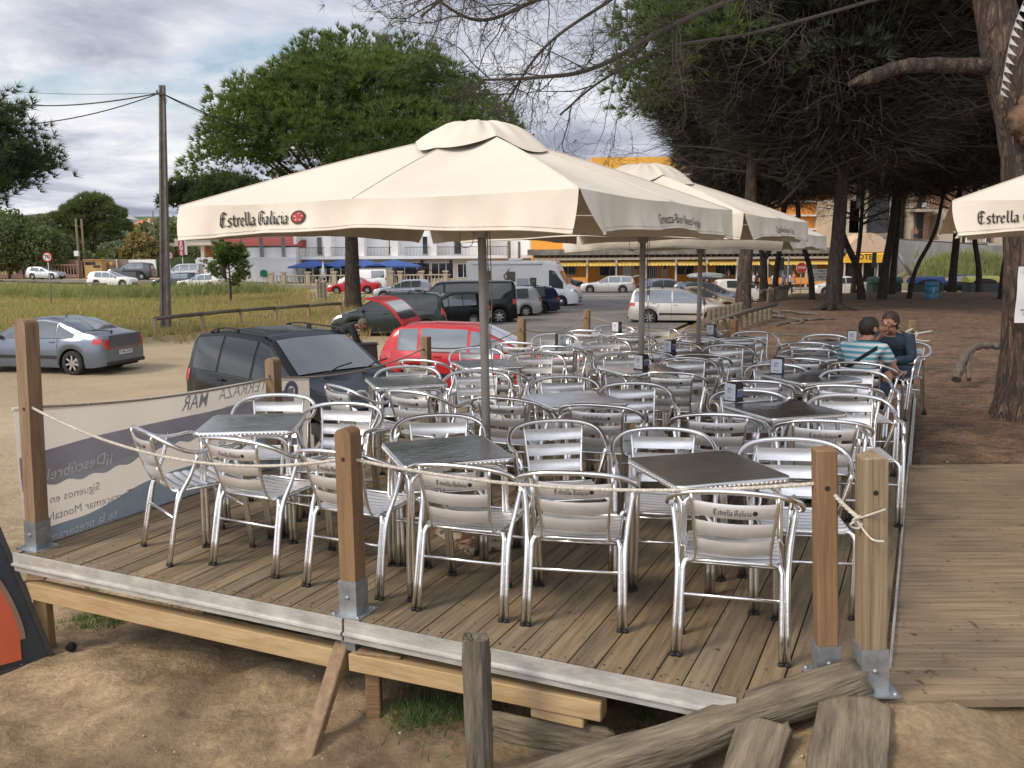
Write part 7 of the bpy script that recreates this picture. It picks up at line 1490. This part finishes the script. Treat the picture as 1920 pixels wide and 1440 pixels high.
def plastic_chairs():
    for i,(px,py,lab) in enumerate(((1734,396,'white plastic chair on the upper balcony'),(1815,462,'white plastic chair behind the lower right balcony rail'),(1846,462,'second white plastic chair, beside the trunk edge on the lower balcony'))):
        p=RAY(px,py,96.8); t=empty('plastic_chair',p,0,lab,'chair','white plastic chairs on the balconies'); b=MB(); b.box((0,0,.43),(.5,.5,.05)); b.build('seat',MT['white'],t); b=MB(); b.box((0,.25,.72),(.5,.05,.5)); b.build('backrest',MT['white'],t)
        for sx in(-1,1):
            for sy in(-1,1): b=MB(); b.box((sx*.22,sy*.22,.21),(.05,.05,.42)); b.build('leg',MT['white'],t)
plastic_chairs()
t=empty('retaining_wall',(0,0,0),0,'stained grey concrete retaining wall below the beige block','wall'); b=MB(); y=86; P=[(xb(1655,y),zb(452,y)),(xb(1690,y),zb(455,y)),(xb(1850,y),zb(466,y)),(xb(1925,y),zb(466,y)),(xb(1925,y),zb(530,y)),(xb(1655,y),zb(530,y))]; b.prism(P[::-1],y,y+.5,axis=1); b.build('wall_face',M_CONC,t); b=MB(); b.tube([(P[0][0],y+.2,P[0][1]+.02),(P[1][0],y+.2,P[1][1]+.02),(P[2][0],y+.2,P[2][1]+.02)],.12,6); b.build('coping',M_IRON,t)
b=MB(); a=RAY(1678,466,80); c=RAY(1709,516,80); b.tube([a,c],.16,6); b.tube([RAY(1681,463,80),RAY(1676,520,80)],.26,6); b.tube([a+Vector((0,0,.2)),a+Vector((0,0,.5))],.3,8); tag(b.build('concrete_stump',M_CONC),'broken concrete post with slanting strut beside the retaining wall','post')
# ---- signs
def disc_sign(px,py,y,r,label,kind):
    c=RAY(px,py,y); g=AT(px,y); t=empty('road_sign',g,0,label,'road sign'); h=c.z-g.z; b=MB(); n=8 if kind=='stop' else 28; a0=PI/8 if kind=='stop' else 0
    def disc(rr,yy,m,name,k=None): q=MB(); q.add([(rr*math.cos(a0+2*PI*i/n),yy,h+rr*math.sin(a0+2*PI*i/n)) for i in range(n)]+[(rr*math.cos(a0+2*PI*i/n),yy+.02,h+rr*math.sin(a0+2*PI*i/n)) for i in range(n)],[tuple(range(n)),tuple(range(2*n-1,n-1,-1))]+[(i,n+i,n+(i+1)%n,(i+1)%n) for i in range(n)]); return q.build(name,m,t)
    red=mat('sign_red',(.45,.03,.035),.5,var=.05,scale=3)
    if kind=='70': disc(r,0,red,'red_ring'); o=disc(r*.72,-.03,MT['white'],'white_face'); text_on('sign_number','70',r*1.05,MT['ink'],o,(0,-.035,h),(1,0,0),(0,0,1),.012)
    else: disc(r*1.06,0,MT['white'],'white_edge'); o=disc(r,-.03,red,'red_face'); text_on('sign_word','STOP',r*.66,MT['white'],o,(0,-.035,h),(1,0,0),(0,0,1),.008)
    b.tube([(0,.05,-.1),(0,.05,h+r*.5)],.035,6); b.build('sign_pole',MT['steel'],t)
disc_sign(97,482,58,.33,'round red and white 70 speed limit sign at the far left','70'); disc_sign(323,479,72,.31,'round 70 speed limit sign right of the telephone pole','70'); disc_sign(1502,502,66,.40,'red stop sign half hidden by the slender pine','stop')
def dir_sign():
    y=62; c=RAY(1541,516,y); g=AT(1541,y); t=empty('direction_sign',g,0,'white direction sign naming towns behind the thick pine','road sign'); h=c.z-g.z; b=MB(); b.box((0,0,h),(2.05,.05,.86)); p=b.build('sign_board',mat('sign_white',(.55,.60,.60),.6,var=.05,scale=2),t)
    for i,(s,m) in enumerate((('COMBARRO',MT['ink']),('SANXENXO',MT['ink']),('CAMBADOS',MT['ink']),('PONTEVEDRA',MT['ink']))): text_on('town_name',s,.25,m,p,(.08,-.028,h+.30-.205*i),(1,0,0),(0,0,1),.006)
    b=MB(); 
    for sx in(-.6,.6): b.tube([(sx,.05,-.1),(sx,.05,h+.4)],.04,6)
    b.build('sign_pole',MT['steel'],t)
dir_sign()
for px,pyt,pyb,y,lab in((1464,486,510,57,'dark back of a sign on a pole beside the walking people'),(1637,478,506,64,'dark back of a sign on a pole in front of the hotel awning')):
    g=AT(px,y); t=empty('road_sign',g,0,lab,'road sign'); z1,z0=zb(pyt,y)-g.z,zb(pyb,y)-g.z; b=MB(); b.box((0,0,(z1+z0)/2),(.30,.06,z1-z0)); b.build('sign_board',mat('dark_sign_back',(.06,.075,.07),.6,var=.1,scale=3),t); b=MB(); b.tube([(.12,.05,-.1),(.12,.05,z1)],.045,6); b.build('sign_pole',MT['steel'],t)
b=MB(); p=AT(1477,58); b.tube([(0,0,-.1),(0,0,zb(483,58)-p.z)],.05,6); tag(b.build('slim_pole',MT['steel'],None,p),'slim grey pole among the walking people','pole')
# ---- containers and barrel
def container(px,y,wd,label,lid,arch):
    t=empty('recycling_container',AT(px,y),0,label,'container','street waste containers'); b=MB(); b.box((0,0,.55),(wd*.94,1.1,.9),bev=.06); b.build('container_body',mat('container_dark',(.04,.05,.05),.7,var=.1,scale=2),t)
    b=MB(); k=12; pts=[(-.6,1.0)]+[(-.6+1.2*i/k,1.0+.45*math.sin(PI*i/k)**.6) for i in range(1,k)]+[(.6,1.0)]; b.prism(pts,-wd/2,wd/2,axis=0); b.build('lid',lid,t)
    if arch: b=MB(); b.add([(wd*.36*math.cos(a),-.615,1.0+.28*math.sin(a)) for a in np.linspace(0,PI,12)],[tuple(range(11,-1,-1))]); b.build('opening',MT['darkwin'],t)
    for sx in(-1,1): b=MB(); b.tube([(sx*wd*.4,-.4,.07),(sx*wd*.4,-.32,.07)],.07,8); b.build('castor',MT['rubber'],t)
lg=mat('container_green',(.025,.075,.05),.6,var=.1,scale=2); lb=mat('container_blue',(.05,.10,.33),.6,var=.1,scale=2); ly=mat('container_yellow',(.50,.48,.12),.6,var=.1,scale=2)
container(1658,64,2.3,'dark green container behind the trunk right of the hotel sign',lg,False); container(1736,62,2.25,'blue lidded paper container behind the blue barrel',lb,True); container(1839,64,2.35,'pale yellow lidded container right of the black car',ly,True)
b_=AT(1745,43.5); t=empty('litter_barrel',b_,0,'blue plastic barrel bin standing in the grove','bin'); b=MB(); b.lathe([(.28,0),(.30,.05),(.315,.3),(.30,.32),(.315,.34),(.32,.62),(.305,.64),(.32,.66),(.32,.9),(.29,.93),(.27,.93),(.27,.3),(0,.3)],20); b.build('barrel',mat('barrel_blue',(.02,.12,.22),.5,col2=(.05,.17,.25),scale=6),t); text_on('barrel_lettering','PAPEL',.12,MT['plate'],t,(-.04,-.325,.5),(0,0,1),(-1,0,0))
b_=AT(249,86); t=empty('dumpster',b_,0,'grey wheeled dumpster beside the tall reeds','container'); b=MB(); b.prism([(-.55,.15),(.55,.15),(.68,1.15),(-.68,1.15)],-.45,.45,axis=1); b.build('dumpster_body',mat('dumpster_grey',(.10,.115,.12),.7,var=.1,scale=2),t); b=MB(); b.box((0,0,1.2),(1.42,1.0,.10),bev=.03); b.build('lid',MT['black_trim'],t)
for i,(px,h,lab) in enumerate(((597,1.5,'left one of three white gateposts in the grass'),(604,1.35,'middle one of three white gateposts in the grass'),(611,1.42,'right one of three white gateposts in the grass'))):
    p=AT(px,61+i*.3); b=MB(); b.lathe([(.12,-.1),(.12,h-.05),(.16,h),(.10,h+.06),(0,h+.06)],8); tag(b.build('gatepost',mat('chalky_post',(.40,.37,.33),.9,var=.2,scale=4),None,p),lab,'post','white gateposts in the grass')
# ---- poles and wires
def telephone():
    p=G(310,623); t=empty('telephone_pole',p,0,'tall concrete telephone pole carrying cables','pole'); H=RAY(304,160,p.y).z-p.z; b=MB()
    def ring(z,w_,d): return [(-w_,-d,z),(-w_*.45,-d,z),(-w_*.45,-d*.3,z),(w_*.45,-d*.3,z),(w_*.45,-d,z),(w_,-d,z),(w_,d,z),(-w_,d,z)]
    dx=RAY(304,160,p.y).x-p.x; v=ring(-.3,.19,.15)+[(x+dx,y,z) for x,y,z in ring(H,.10,.09)]; b.add(v,[(i,(i+1)%8,8+(i+1)%8,8+i) for i in range(8)]+[tuple(range(8,16))]); o=b.build('pole_shaft',mat('pitted_concrete',(.24,.215,.185),.95,col2=(.14,.12,.10),scale=4,bump=.8),t)
    b=MB(); b.box((-.05,-.12,H-.35),(.35,.08,.05)); b.lathe([(.03,0),(.035,.1),(.02,.14)],6,mat=Matrix.Translation((-.17,-.12,H-.33))); b.lathe([(.03,0),(.035,.1),(.02,.14)],6,mat=Matrix.Translation((.12,-.12,H-.33))); b.tube(curve([(.1,-.12,H-.4),(.2,-.14,H-.6),(.12,-.14,H-.75),(.05,-.13,H-.5)],4),.012,4); b.build('crossarm',M_IRON,t).location.x=dx
    top=p+Vector((-.06+dx,-.1,H-.30)); W_=[(RAY(-40,164,60),.2,.012,'thin upper cable running to the left'),(RAY(-40,187,50),.4,.03,'thick middle cable running to the left'),(RAY(-40,236,36),.35,.024,'lower striped cable running down to the left'),(RAY(700,305,60),.5,.03,'cable running down to the right in front of the big pine'),(RAY(560,262,52),.4,.012,'thin cable beside the thick one running right')]
    for e,s,r_,lab in W_:
        q=MB(); q.tube([top.lerp(e,u)-Vector((0,0,4*s*u*(1-u))) for u in np.linspace(0,1,24)],r_,5); tag(q.build('cable',MT['black_trim']),lab,'cable')
telephone()
for px,y,pyt,lab,r_ in((153,100,404,'left wooden pole with a white box beside the ochre kiosk',.16),(163,106,405,'right wooden pole standing behind the ochre kiosk',.15),(956,72,452,'thick grey wooden pole left of the motorhome door',.17),(975,73,453,'grey wooden pole with a coiled cord in front of the motorhome',.14),(296,125,392,'thin pole just left of the telephone pole',.12)):
    p=AT(px,y); t=empty('wooden_pole',p,0,lab,'pole'); b=MB(); z1=zb(pyt,y)-p.z; b.tube([(0,0,-.2),(0,0,z1)],[r_,r_*.8],8); b.build('pole_shaft',MT['old'],t)
    if px==153: q=MB(); q.box((-.1,-.25,zb(470,y)-p.z),(.5,.3,.6),bev=.04); q.build('junction_box',MT['white'],t)
# ---- sign board at the left edge
def aboard():
    F=G(92,1232); t=empty('sign_board',F,0,'leaning black framed orange sign board cut off at the left edge','sign board'); u=Vector((-.80,-.60,-.02)).normalized(); v=Vector((-.36,.10,.93)).normalized(); n=u.cross(v).normalized(); 
    if n.y>0: n=-n
    def P(a,b_,o=0): return u*a+v*b_+n*o
    b=MB(); 
    def slab(a0,a1,b0,b1,o0,o1,mb): mb.add([P(a,c,o) for o in(o0,o1) for c in(b0,b1) for a in(a0,a1)],[(0,1,3,2),(4,6,7,5),(0,4,5,1),(2,3,7,6),(0,2,6,4),(1,5,7,3)])
    slab(0,.75,0,1.25,-.02,0,b); b.build('board_panel',MT['black_trim'],t); b=MB(); slab(-.03,.0,-.05,1.3,-.03,.02,b); slab(.0,.78,-.03,.0,-.03,.015,b); slab(.0,.78,1.22,1.25,-.03,.015,b); b.build('board_frame',mat('black_frame',(.035,.025,.02),.5,var=.2,scale=9),t)
    def shape(pts,m,name,o): q=MB(); q.add([P(a,c,o) for a,c in pts],[tuple(range(len(pts)))]); q.build(name,m,t)
    cv=[(q.x,q.y) for q in curve([(.12,.10,0),(.095,.20,0),(.088,.32,0),(.095,.45,0),(.12,.60,0),(.15,.76,0),(.18,.95,0),(.21,1.2,0)],4)]; shape([(.76,.03),(.14,.03)]+cv+[(.76,1.2)],mat('orange_print',(.50,.085,.02),.5,var=.06,scale=2),'orange_field',.023)
    q=MB(); 
    for (a,c),(a2,c2) in zip(cv[2:-1],cv[3:]): q.add([P(a,c,.025),P(a2,c2,.025),P(a2-.028,c2,.025),P(a-.028+.0,c,.025)],[(0,1,2,3)])
    q.build('brown_outline',mat('brown_print',(.22,.13,.08),.5,var=.06,scale=2),t)
    b=MB(); 
    for a in(.0,.7): b.tube([P(a,1.15,-.03),P(a,1.15,-.03)+Vector((-.12,.55,-1.15))],.02,5)
    b.build('rear_strut',MT['black_trim'],t)
aboard()
# ------------------------------------------------------------ people
def skin_mesh(name,J,Rd,E,mt,sub=1,root='pelvis'):
    keys=list(J); me=bpy.data.meshes.new(name); me.from_pydata([J[k] for k in keys],[(keys.index(a),keys.index(b_)) for a,b_ in E],[]); o=bpy.data.objects.new(name,me); COL.objects.link(o)
    o.modifiers.new('skin','SKIN'); s=o.modifiers.new('sub','SUBSURF'); s.levels=sub; s.render_levels=sub
    for i,k in enumerate(keys): r_=Rd[k]; r_=r_ if isinstance(r_,tuple) else (r_,r_); me.skin_vertices[0].data[i].radius=r_; me.skin_vertices[0].data[i].use_root=(k==root)
    dg=bpy.context.evaluated_depsgraph_get(); m2=bpy.data.meshes.new_from_object(o.evaluated_get(dg)); bpy.data.objects.remove(o); m2.materials.clear(); m2.materials.append(mt); m2.polygons.foreach_set('use_smooth',[True]*len(m2.polygons)); m2.name=name; return m2
BASE=dict(pelvis=(0,0,.95),waist=(0,.01,1.08),chest=(0,0,1.27),upper=(0,-.01,1.40),neck=(0,0,1.49),jaw=(0,.025,1.555),headm=(0,.012,1.635),headt=(0,.0,1.715),
 sl=(-.17,0,1.42),el=(-.23,-.03,1.13),wl=(-.23,.06,.90),sr=(.17,0,1.42),er=(.23,-.03,1.13),wr=(.23,.06,.90),hl=(-.09,0,.90),kl=(-.10,.03,.49),al=(-.10,-.02,.08),tl=(-.11,.14,.03),hr=(.09,0,.90),kr=(.10,.03,.49),ar=(.10,-.02,.08),tr=(.11,.14,.03))
RAD=dict(pelvis=(.13,.10),waist=(.125,.095),chest=(.15,.105),upper=(.13,.09),neck=.052,jaw=.062,headm=(.078,.092),headt=(.062,.07),sl=.062,el=.042,wl=.028,sr=.062,er=.042,wr=.028,hl=.085,kl=.06,al=.042,tl=.036,hr=.085,kr=.06,ar=.042,tr=.036)
EDG=[('pelvis','waist'),('waist','chest'),('chest','upper'),('upper','neck'),('neck','jaw'),('jaw','headm'),('headm','headt'),('upper','sl'),('sl','el'),('el','wl'),('upper','sr'),('sr','er'),('er','wr'),('pelvis','hl'),('hl','kl'),('kl','al'),('al','tl'),('pelvis','hr'),('hr','kr'),('kr','ar'),('ar','tr')]
def person(p,face,label,J=None,shirt=None,legs=None,long_s=False,long_l=False,hair='hair_dark',hairlen=0,scale=1,shoes=None,near=False,skin=None,group=None):
    t=empty('person',p,R(face-90),label,'person',group); Jn={k:Vector(v)*scale for k,v in BASE.items()}
    if J: Jn.update({k:Vector(v)*scale for k,v in J.items()})
    Rn={k:(tuple(q*scale for q in v) if isinstance(v,tuple) else v*scale) for k,v in RAD.items()}; E=list(EDG); Jb=dict(Jn); Rb=dict(Rn)
    if shirt:
        for k_ in('upper','chest','waist'): Rb[k_]=(Rb[k_][0]*.74,Rb[k_][1]*.66)
        Rb['sl']=Rb['sr']=Rb['sl']*.82
    for s,sg in(('l',-1),('r',1)):
        w_=Jn['w'+s]; d=(w_-Jn['e'+s]).normalized(); side=d.cross(Vector((0,0,1))); side=side.normalized() if side.length>.1 else Vector((1,0,0)); side=side*sg
        Jb['palm'+s]=w_+d*.07*scale; Rb['palm'+s]=(.036*scale,.020*scale); E.append(('w'+s,'palm'+s)); nrm=d.cross(side).normalized()
        for i,(o,L) in enumerate(((-.028,.062),(-.010,.075),(.008,.070),(.025,.055))):
            k='f%d%s'%(i,s); a=w_+d*.085*scale+side*o*scale; Jb[k]=a; Rb[k]=.0095*scale; E.append(('palm'+s,k)); k2=k+'b'; Jb[k2]=a+(d*L*.6-nrm*.012+side*o*.25)*scale; Rb[k2]=.0085*scale; E.append((k,k2)); k3=k+'c'; Jb[k3]=a+(d*L*1.05-nrm*.035+side*o*.3)*scale; Rb[k3]=.007*scale; E.append((k2,k3))
        k='th'+s; Jb[k]=w_+(d*.045-side*.040)*scale; Rb[k]=.012*scale; E.append(('palm'+s,k)); Jb[k+'b']=w_+(d*.085-side*.062-nrm*.01)*scale; Rb[k+'b']=.009*scale; E.append((k,k+'b'))
    up=(Jn['headt']-Jn['jaw']).normalized(); fwd=Vector((0,1,0)) if 'fwd' not in (J or {}) else Vector(J['fwd']).normalized(); Jb.pop('fwd',None); Jn.pop('fwd',None); fwd=(fwd-up*fwd.dot(up)).normalized()
    Jb['nose']=Jn['headm']+(fwd*.098-up*.012)*scale; Rb['nose']=.012*scale; E.append(('headm','nose')); Jb['chin']=Jn['jaw']+(fwd*.050-up*.01)*scale; Rb['chin']=.028*scale; E.append(('jaw','chin'))
    sd=fwd.cross(up).normalized()
    for s,sg in(('l',-1),('r',1)): Jb['ear'+s]=Jn['headm']+(sd*sg*.088-up*.015-fwd*.01)*scale; Rb['ear'+s]=.017*scale; E.append(('headm','ear'+s))
    npobj('body',skin_mesh('body',Jb,Rb,E,skin or MT['skin'],2 if near else 1),t)
    grow=.014*scale
    def cloth(name,ks,m,trim=None,g_=grow):
        ks=[k for k in ks]; JJ={k:Jn[k] for k in ks}; RR={k:(tuple(q+g_ for q in Rn[k]) if isinstance(Rn[k],tuple) else Rn[k]+g_) for k in ks}
        if 'upper' in RR: RR['upper']=(RR['upper'][0]+.012,RR['upper'][1]+.030)
        for k,(a,b_,u) in (trim or {}).items(): JJ[k]=Jn[a].lerp(Jn[b_],u); ra=Rn[a] if not isinstance(Rn[a],tuple) else Rn[a][0]; rb=Rn[b_] if not isinstance(Rn[b_],tuple) else Rn[b_][0]; RR[k]=ra*(1-u)+rb*u+g_*1.3
        ee=[e for e in EDG if e[0] in JJ and e[1] in JJ]+[(a,k) for k,(a,b_,u) in (trim or {}).items()]; npobj(name,skin_mesh(name,JJ,RR,ee,m,2 if near else 1),t)
    if shirt: cloth('jacket' if long_s else 'shirt',['pelvis','waist','chest','upper','sl','sr']+(['el','er'] if long_s else []),shirt,dict(cl=('el','wl',.9),cr=('er','wr',.9),cn=('upper','neck',.62)) if long_s else dict(cl=('sl','el',.6),cr=('sr','er',.6),cn=('upper','neck',.62)))
    if legs: cloth('trousers' if long_l else 'shorts',['pelvis','hl','hr']+(['kl','kr'] if long_l else []),legs,dict(cl=('kl','al',.92),cr=('kr','ar',.92)) if long_l else dict(cl=('hl','kl',.8),cr=('hr','kr',.8)),g_=grow*1.25)
    b=MB(); c=Jn['headm']+(up*.018-fwd*.016)*scale; M=Matrix((sd,fwd,up)).transposed()
    n0=0
    b.sphere(c,(.088*scale,.106*scale,.104*scale),24,rot=M); rr_=random.Random(int(face)); b.v=[tuple(Vector(q)+(Vector(q)-c)*(.035*math.sin(q[0]*95+q[2]*70)+rr_.uniform(-.03,.035))) for q in b.v]
    keep=[]; 
    for q in b.f:
        m=sum((Vector(b.v[i]) for i in q),Vector())/len(q)-Jn['headm']; f_=m.dot(fwd)/scale; u_=m.dot(up)/scale
        if not (f_>.045 and u_<.045) and not (f_>-.005 and u_<-.02): keep.append(q)
    b.f=keep; b.m=[0]*len(keep); b.sm=[True]*len(keep); 
    if hairlen: b.sphere(Jn['jaw']-fwd*.05*scale,(.075*scale,.05*scale,hairlen*scale),12,rot=M)
    b.build('hair',MT[hair],t)
    e=MB()
    for sg in(-1,1): e.sphere(Jn['headm']+(fwd*.083+sd*sg*.030+up*.004)*scale,(.013*scale,.008*scale,.007*scale),8,rot=M)
    e.build('eyes',MT['darkwin'],t); e=MB(); e.sphere(Jn['jaw']+(fwd*.068+up*.012)*scale,(.024*scale,.008*scale,.006*scale),8,rot=M); e.build('mouth',mat('lips',(.30,.10,.08),.6,var=.05,scale=9),t)
    for k in('l','r'):
        b=MB(); a=Jn['a'+k]; q=Jn['t'+k]; d=(q-a); d.z=0; L=d.length; d.normalize(); ang=math.atan2(d.y,d.x); b.sphere((0,0,0),(.145*scale,.05*scale,.045*scale),10,mat=Matrix.Translation((a.x+d.x*L*.45,a.y+d.y*L*.45,min(a.z,q.z)+.005))@Matrix.Rotation(ang,4,'Z')); b.build('shoe',shoes or MT['black_trim'],t)
    return t,Jn
stripe=mat('striped_cloth',(.7,.7,.7),.85,bump=1.3,bscale=9); N,L,bb=nodes(stripe); tc=N.new('ShaderNodeTexCoord'); sp=N.new('ShaderNodeSeparateXYZ'); L.new(tc.outputs['Object'],sp.inputs[0]); m1=N.new('ShaderNodeMath'); m1.operation='MULTIPLY'; m1.inputs[1].default_value=21; L.new(sp.outputs[2],m1.inputs[0]); m2=N.new('ShaderNodeMath'); m2.operation='FRACT'; L.new(m1.outputs[0],m2.inputs[0]); m3=N.new('ShaderNodeMath'); m3.operation='GREATER_THAN'; m3.inputs[1].default_value=.5; L.new(m2.outputs[0],m3.inputs[0]); mx=N.new('ShaderNodeMix'); mx.data_type='RGBA'; mx.inputs[6].default_value=(.62,.64,.64,1); mx.inputs[7].default_value=(.09,.33,.40,1); L.new(m3.outputs[0],mx.inputs[0]); L.new(mx.outputs[2],bb.inputs['Base Color'])
denim=mat('dark_denim',(.035,.06,.10),.85,var=.25,scale=15,bump=1.2,bscale=14); jacket=mat('denim_jacket',(.025,.045,.075),.85,var=.25,scale=12,bump=1.5,bscale=11); blackc=mat('black_jersey',(.015,.015,.017),.85,var=.2,scale=12)
SIT=dict(pelvis=(0,-.04,.50),waist=(0,-.05,.62),chest=(0,.0,.80),upper=(0,.07,.92),neck=(0,.12,.995),jaw=(0,.175,1.04),headm=(0,.19,1.115),headt=(0,.195,1.19),sl=(-.18,.07,.93),sr=(.18,.07,.93),hl=(-.10,.03,.50),hr=(.10,.03,.50),kl=(-.14,.44,.50),kr=(.16,.44,.52),al=(-.14,.40,.08),tl=(-.14,.55,.03),ar=(.18,.38,.08),tr=(.20,.53,.03))
a=dict(SIT); a.update(el=(-.27,.16,.70),wl=(-.12,.36,.74),er=(.28,.18,.70),wr=(.24,.44,.66)); a['fwd']=(.35,1,-.1)
pm_=W(1622,720,.50); cpos=W(1612,681,.772)+Vector((math.cos(R(52)),math.sin(R(52)),0))*.307
cpos.z=0; cpos.x-=.08; t,J=person(cpos+Vector((-.01,-.02,0)),48,'man in striped white and turquoise shirt seated back to us',a,stripe,denim,near=True,shoes=mat('grey_shoe',(.10,.11,.13),.7,var=.2,scale=9),scale=.94)
b=MB(); f=.94; b.grid(lambda u,v:(lambda q:(q.x,q.y,q.z))(Vector(((-.17+.33*u)*f,(-.145+.12*u-.022*math.sin(u*PI))*f,(.66+.27*u+.02*v)*f))+Vector((0,0,.028*v))),np.linspace(0,1,12),[0,1]); b.build('bag_strap',blackc,t)
b=MB(); b.tube([Vector(J['wl'])+Vector((-.0,-.01,0)),Vector(J['wl'])+Vector((.0,.02,0))],.036,10); b.build('wristwatch',MT['black_trim'],t)
a=dict(SIT); a.update(el=(-.25,.12,.70),wl=(-.12,.34,.68),er=(.25,.20,.74),wr=(.05,.32,.94),kl=(-.10,.42,.53),kr=(.10,.43,.56)); a['fwd']=(.15,1,-.05)
wpos=W(1668,700,.50); ww=Vector((4.12,9.25,0)); t,J=person(ww,222,'auburn haired woman in blue denim jacket facing the striped man',a,jacket,denim,long_s=True,long_l=False,hair='hair_red',hairlen=.03,near=True,scale=.92)
b=MB(); b.sphere(J['headt']+Vector((0,-.09,-.02)),(.05,.05,.045),10); b.build('hair_bun',MT['hair_red'],t)
put_chair(0,0,222,'armchair the woman in the denim jacket sits on',loc=ww)
# man bending over between the cars
a=dict(pelvis=(0,-.25,.98),waist=(0,-.14,1.08),chest=(0,.04,1.17),upper=(0,.16,1.20),neck=(0,.25,1.22),jaw=(0,.33,1.18),headm=(0,.38,1.245),headt=(0,.41,1.315),sl=(-.18,.14,1.20),sr=(.18,.14,1.20),el=(-.24,.24,.93),er=(.24,.24,.93),wl=(-.17,.36,.72),wr=(.17,.36,.72),hl=(-.09,-.24,.93),hr=(.09,-.24,.93),kl=(-.12,-.10,.50),kr=(.12,-.16,.50),al=(-.12,-.22,.08),ar=(.12,-.26,.08),tl=(-.12,-.06,.03),tr=(.12,-.10,.03)); a['fwd']=(0,.75,-.66)
mp_=AT(650,20.0); t,J=person(mp_,8,'man in black jersey bending over a dark crate beside the red car',a,blackc,denim,long_s=True,long_l=True,hair='hair_grey',near=True,scale=1.12)
b=MB(); b.tube(curve([J['neck']+Vector((.075*math.cos(k),.05*math.sin(k),-.01+.04*math.cos(k)*0)) for k in np.linspace(0,2*PI,9)],3),.016,6); b.build('red_collar',mat('red_collar_cloth',(.45,.03,.04),.8,var=.1,scale=9),t)
t=empty('dark_crate',mp_+Vector((.48,-.35,.0)),R(12),'tall dark plastic crate the bending man holds','crate'); b=MB(); b.prism([(-.36,.0),(.34,.0),(.30,.95),(-.34,1.0)],-.16,.16,axis=1); b.build('crate_body',mat('dark_crate_plastic',(.03,.033,.037),.35,var=.3,scale=5),t); b=MB(); b.box((-.02,0,.985),(.70,.37,.04),bev=.01); b.build('rim',MT['black_trim'],t)
def C(n,c): return mat(n,c,.85,var=.1,scale=6)
WALK=dict(kl=(-.10,.20,.50),al=(-.10,.18,.10),tl=(-.10,.33,.06),kr=(.10,-.02,.49),ar=(.10,-.30,.12),tr=(.10,-.18,.03),el=(-.24,-.14,1.14),wl=(-.22,-.05,.90),er=(.24,.10,1.15),wr=(.22,.28,.98))
ppl=[(1414,70,180,'person in a white shirt, leftmost of the group by the hotel door',None,(.68,.66,.64),(.03,.03,.04),0),(1421,70.5,170,'person in a dark dress beside the one with the pale bag',None,(.02,.02,.03),(.02,.02,.03),0),(1432,71,160,'person in a yellow green top left of the forked pine',None,(.35,.40,.08),(.40,.22,.2),0),(1451,69,10,'person in white shirt and turquoise shorts right of the forked pine',WALK,(.66,.68,.70),(.20,.42,.42),0),(1470,68,200,'person in a blue shirt and dark trousers beside the slim pole',None,(.08,.14,.26),(.03,.035,.05),1),(1481,68,-20,'person in white shirt and dark trousers walking to the right',WALK,(.62,.66,.72),(.02,.025,.05),1),(1489,74,180,'person in a pink shirt half hidden behind the walking one',None,(.55,.22,.2),(.5,.48,.45),1),(795,98,180,'person in pale blue on the terrace behind the white hatchback',None,(.35,.42,.5),(.2,.2,.25),1),(808,98.5,200,'dark haired person on the terrace before the hotel windows',None,(.3,.4,.42),(.1,.1,.12),1),(785,97,170,'person in a pale shirt beside the terrace balusters',None,(.55,.5,.48),(.1,.1,.12),1),(1367,85,180,'person in a pink top standing under the hotel porch',None,(.6,.28,.22),(.15,.1,.1),1)]
for i,(px,y,fc,lab,J_,s1,s2,ll) in enumerate(ppl): person(AT(px,y,.12 if y>83 else 0),fc,lab,J_,C('shirt_cloth',s1),C('legwear_cloth',s2),long_l=bool(ll))
pb=RAY(1716,456,96.6); person(pb,-95,'bare chested person in blue shorts on the lower balcony',dict(el=(-.3,-.05,1.2),wl=(-.15,.12,1.1),er=(.3,-.05,1.2),wr=(.15,.12,1.1)),None,C('shorts_cloth',(.03,.08,.22)),skin=mat('sunburnt_skin',(.50,.20,.12),.6,var=.1,scale=9))
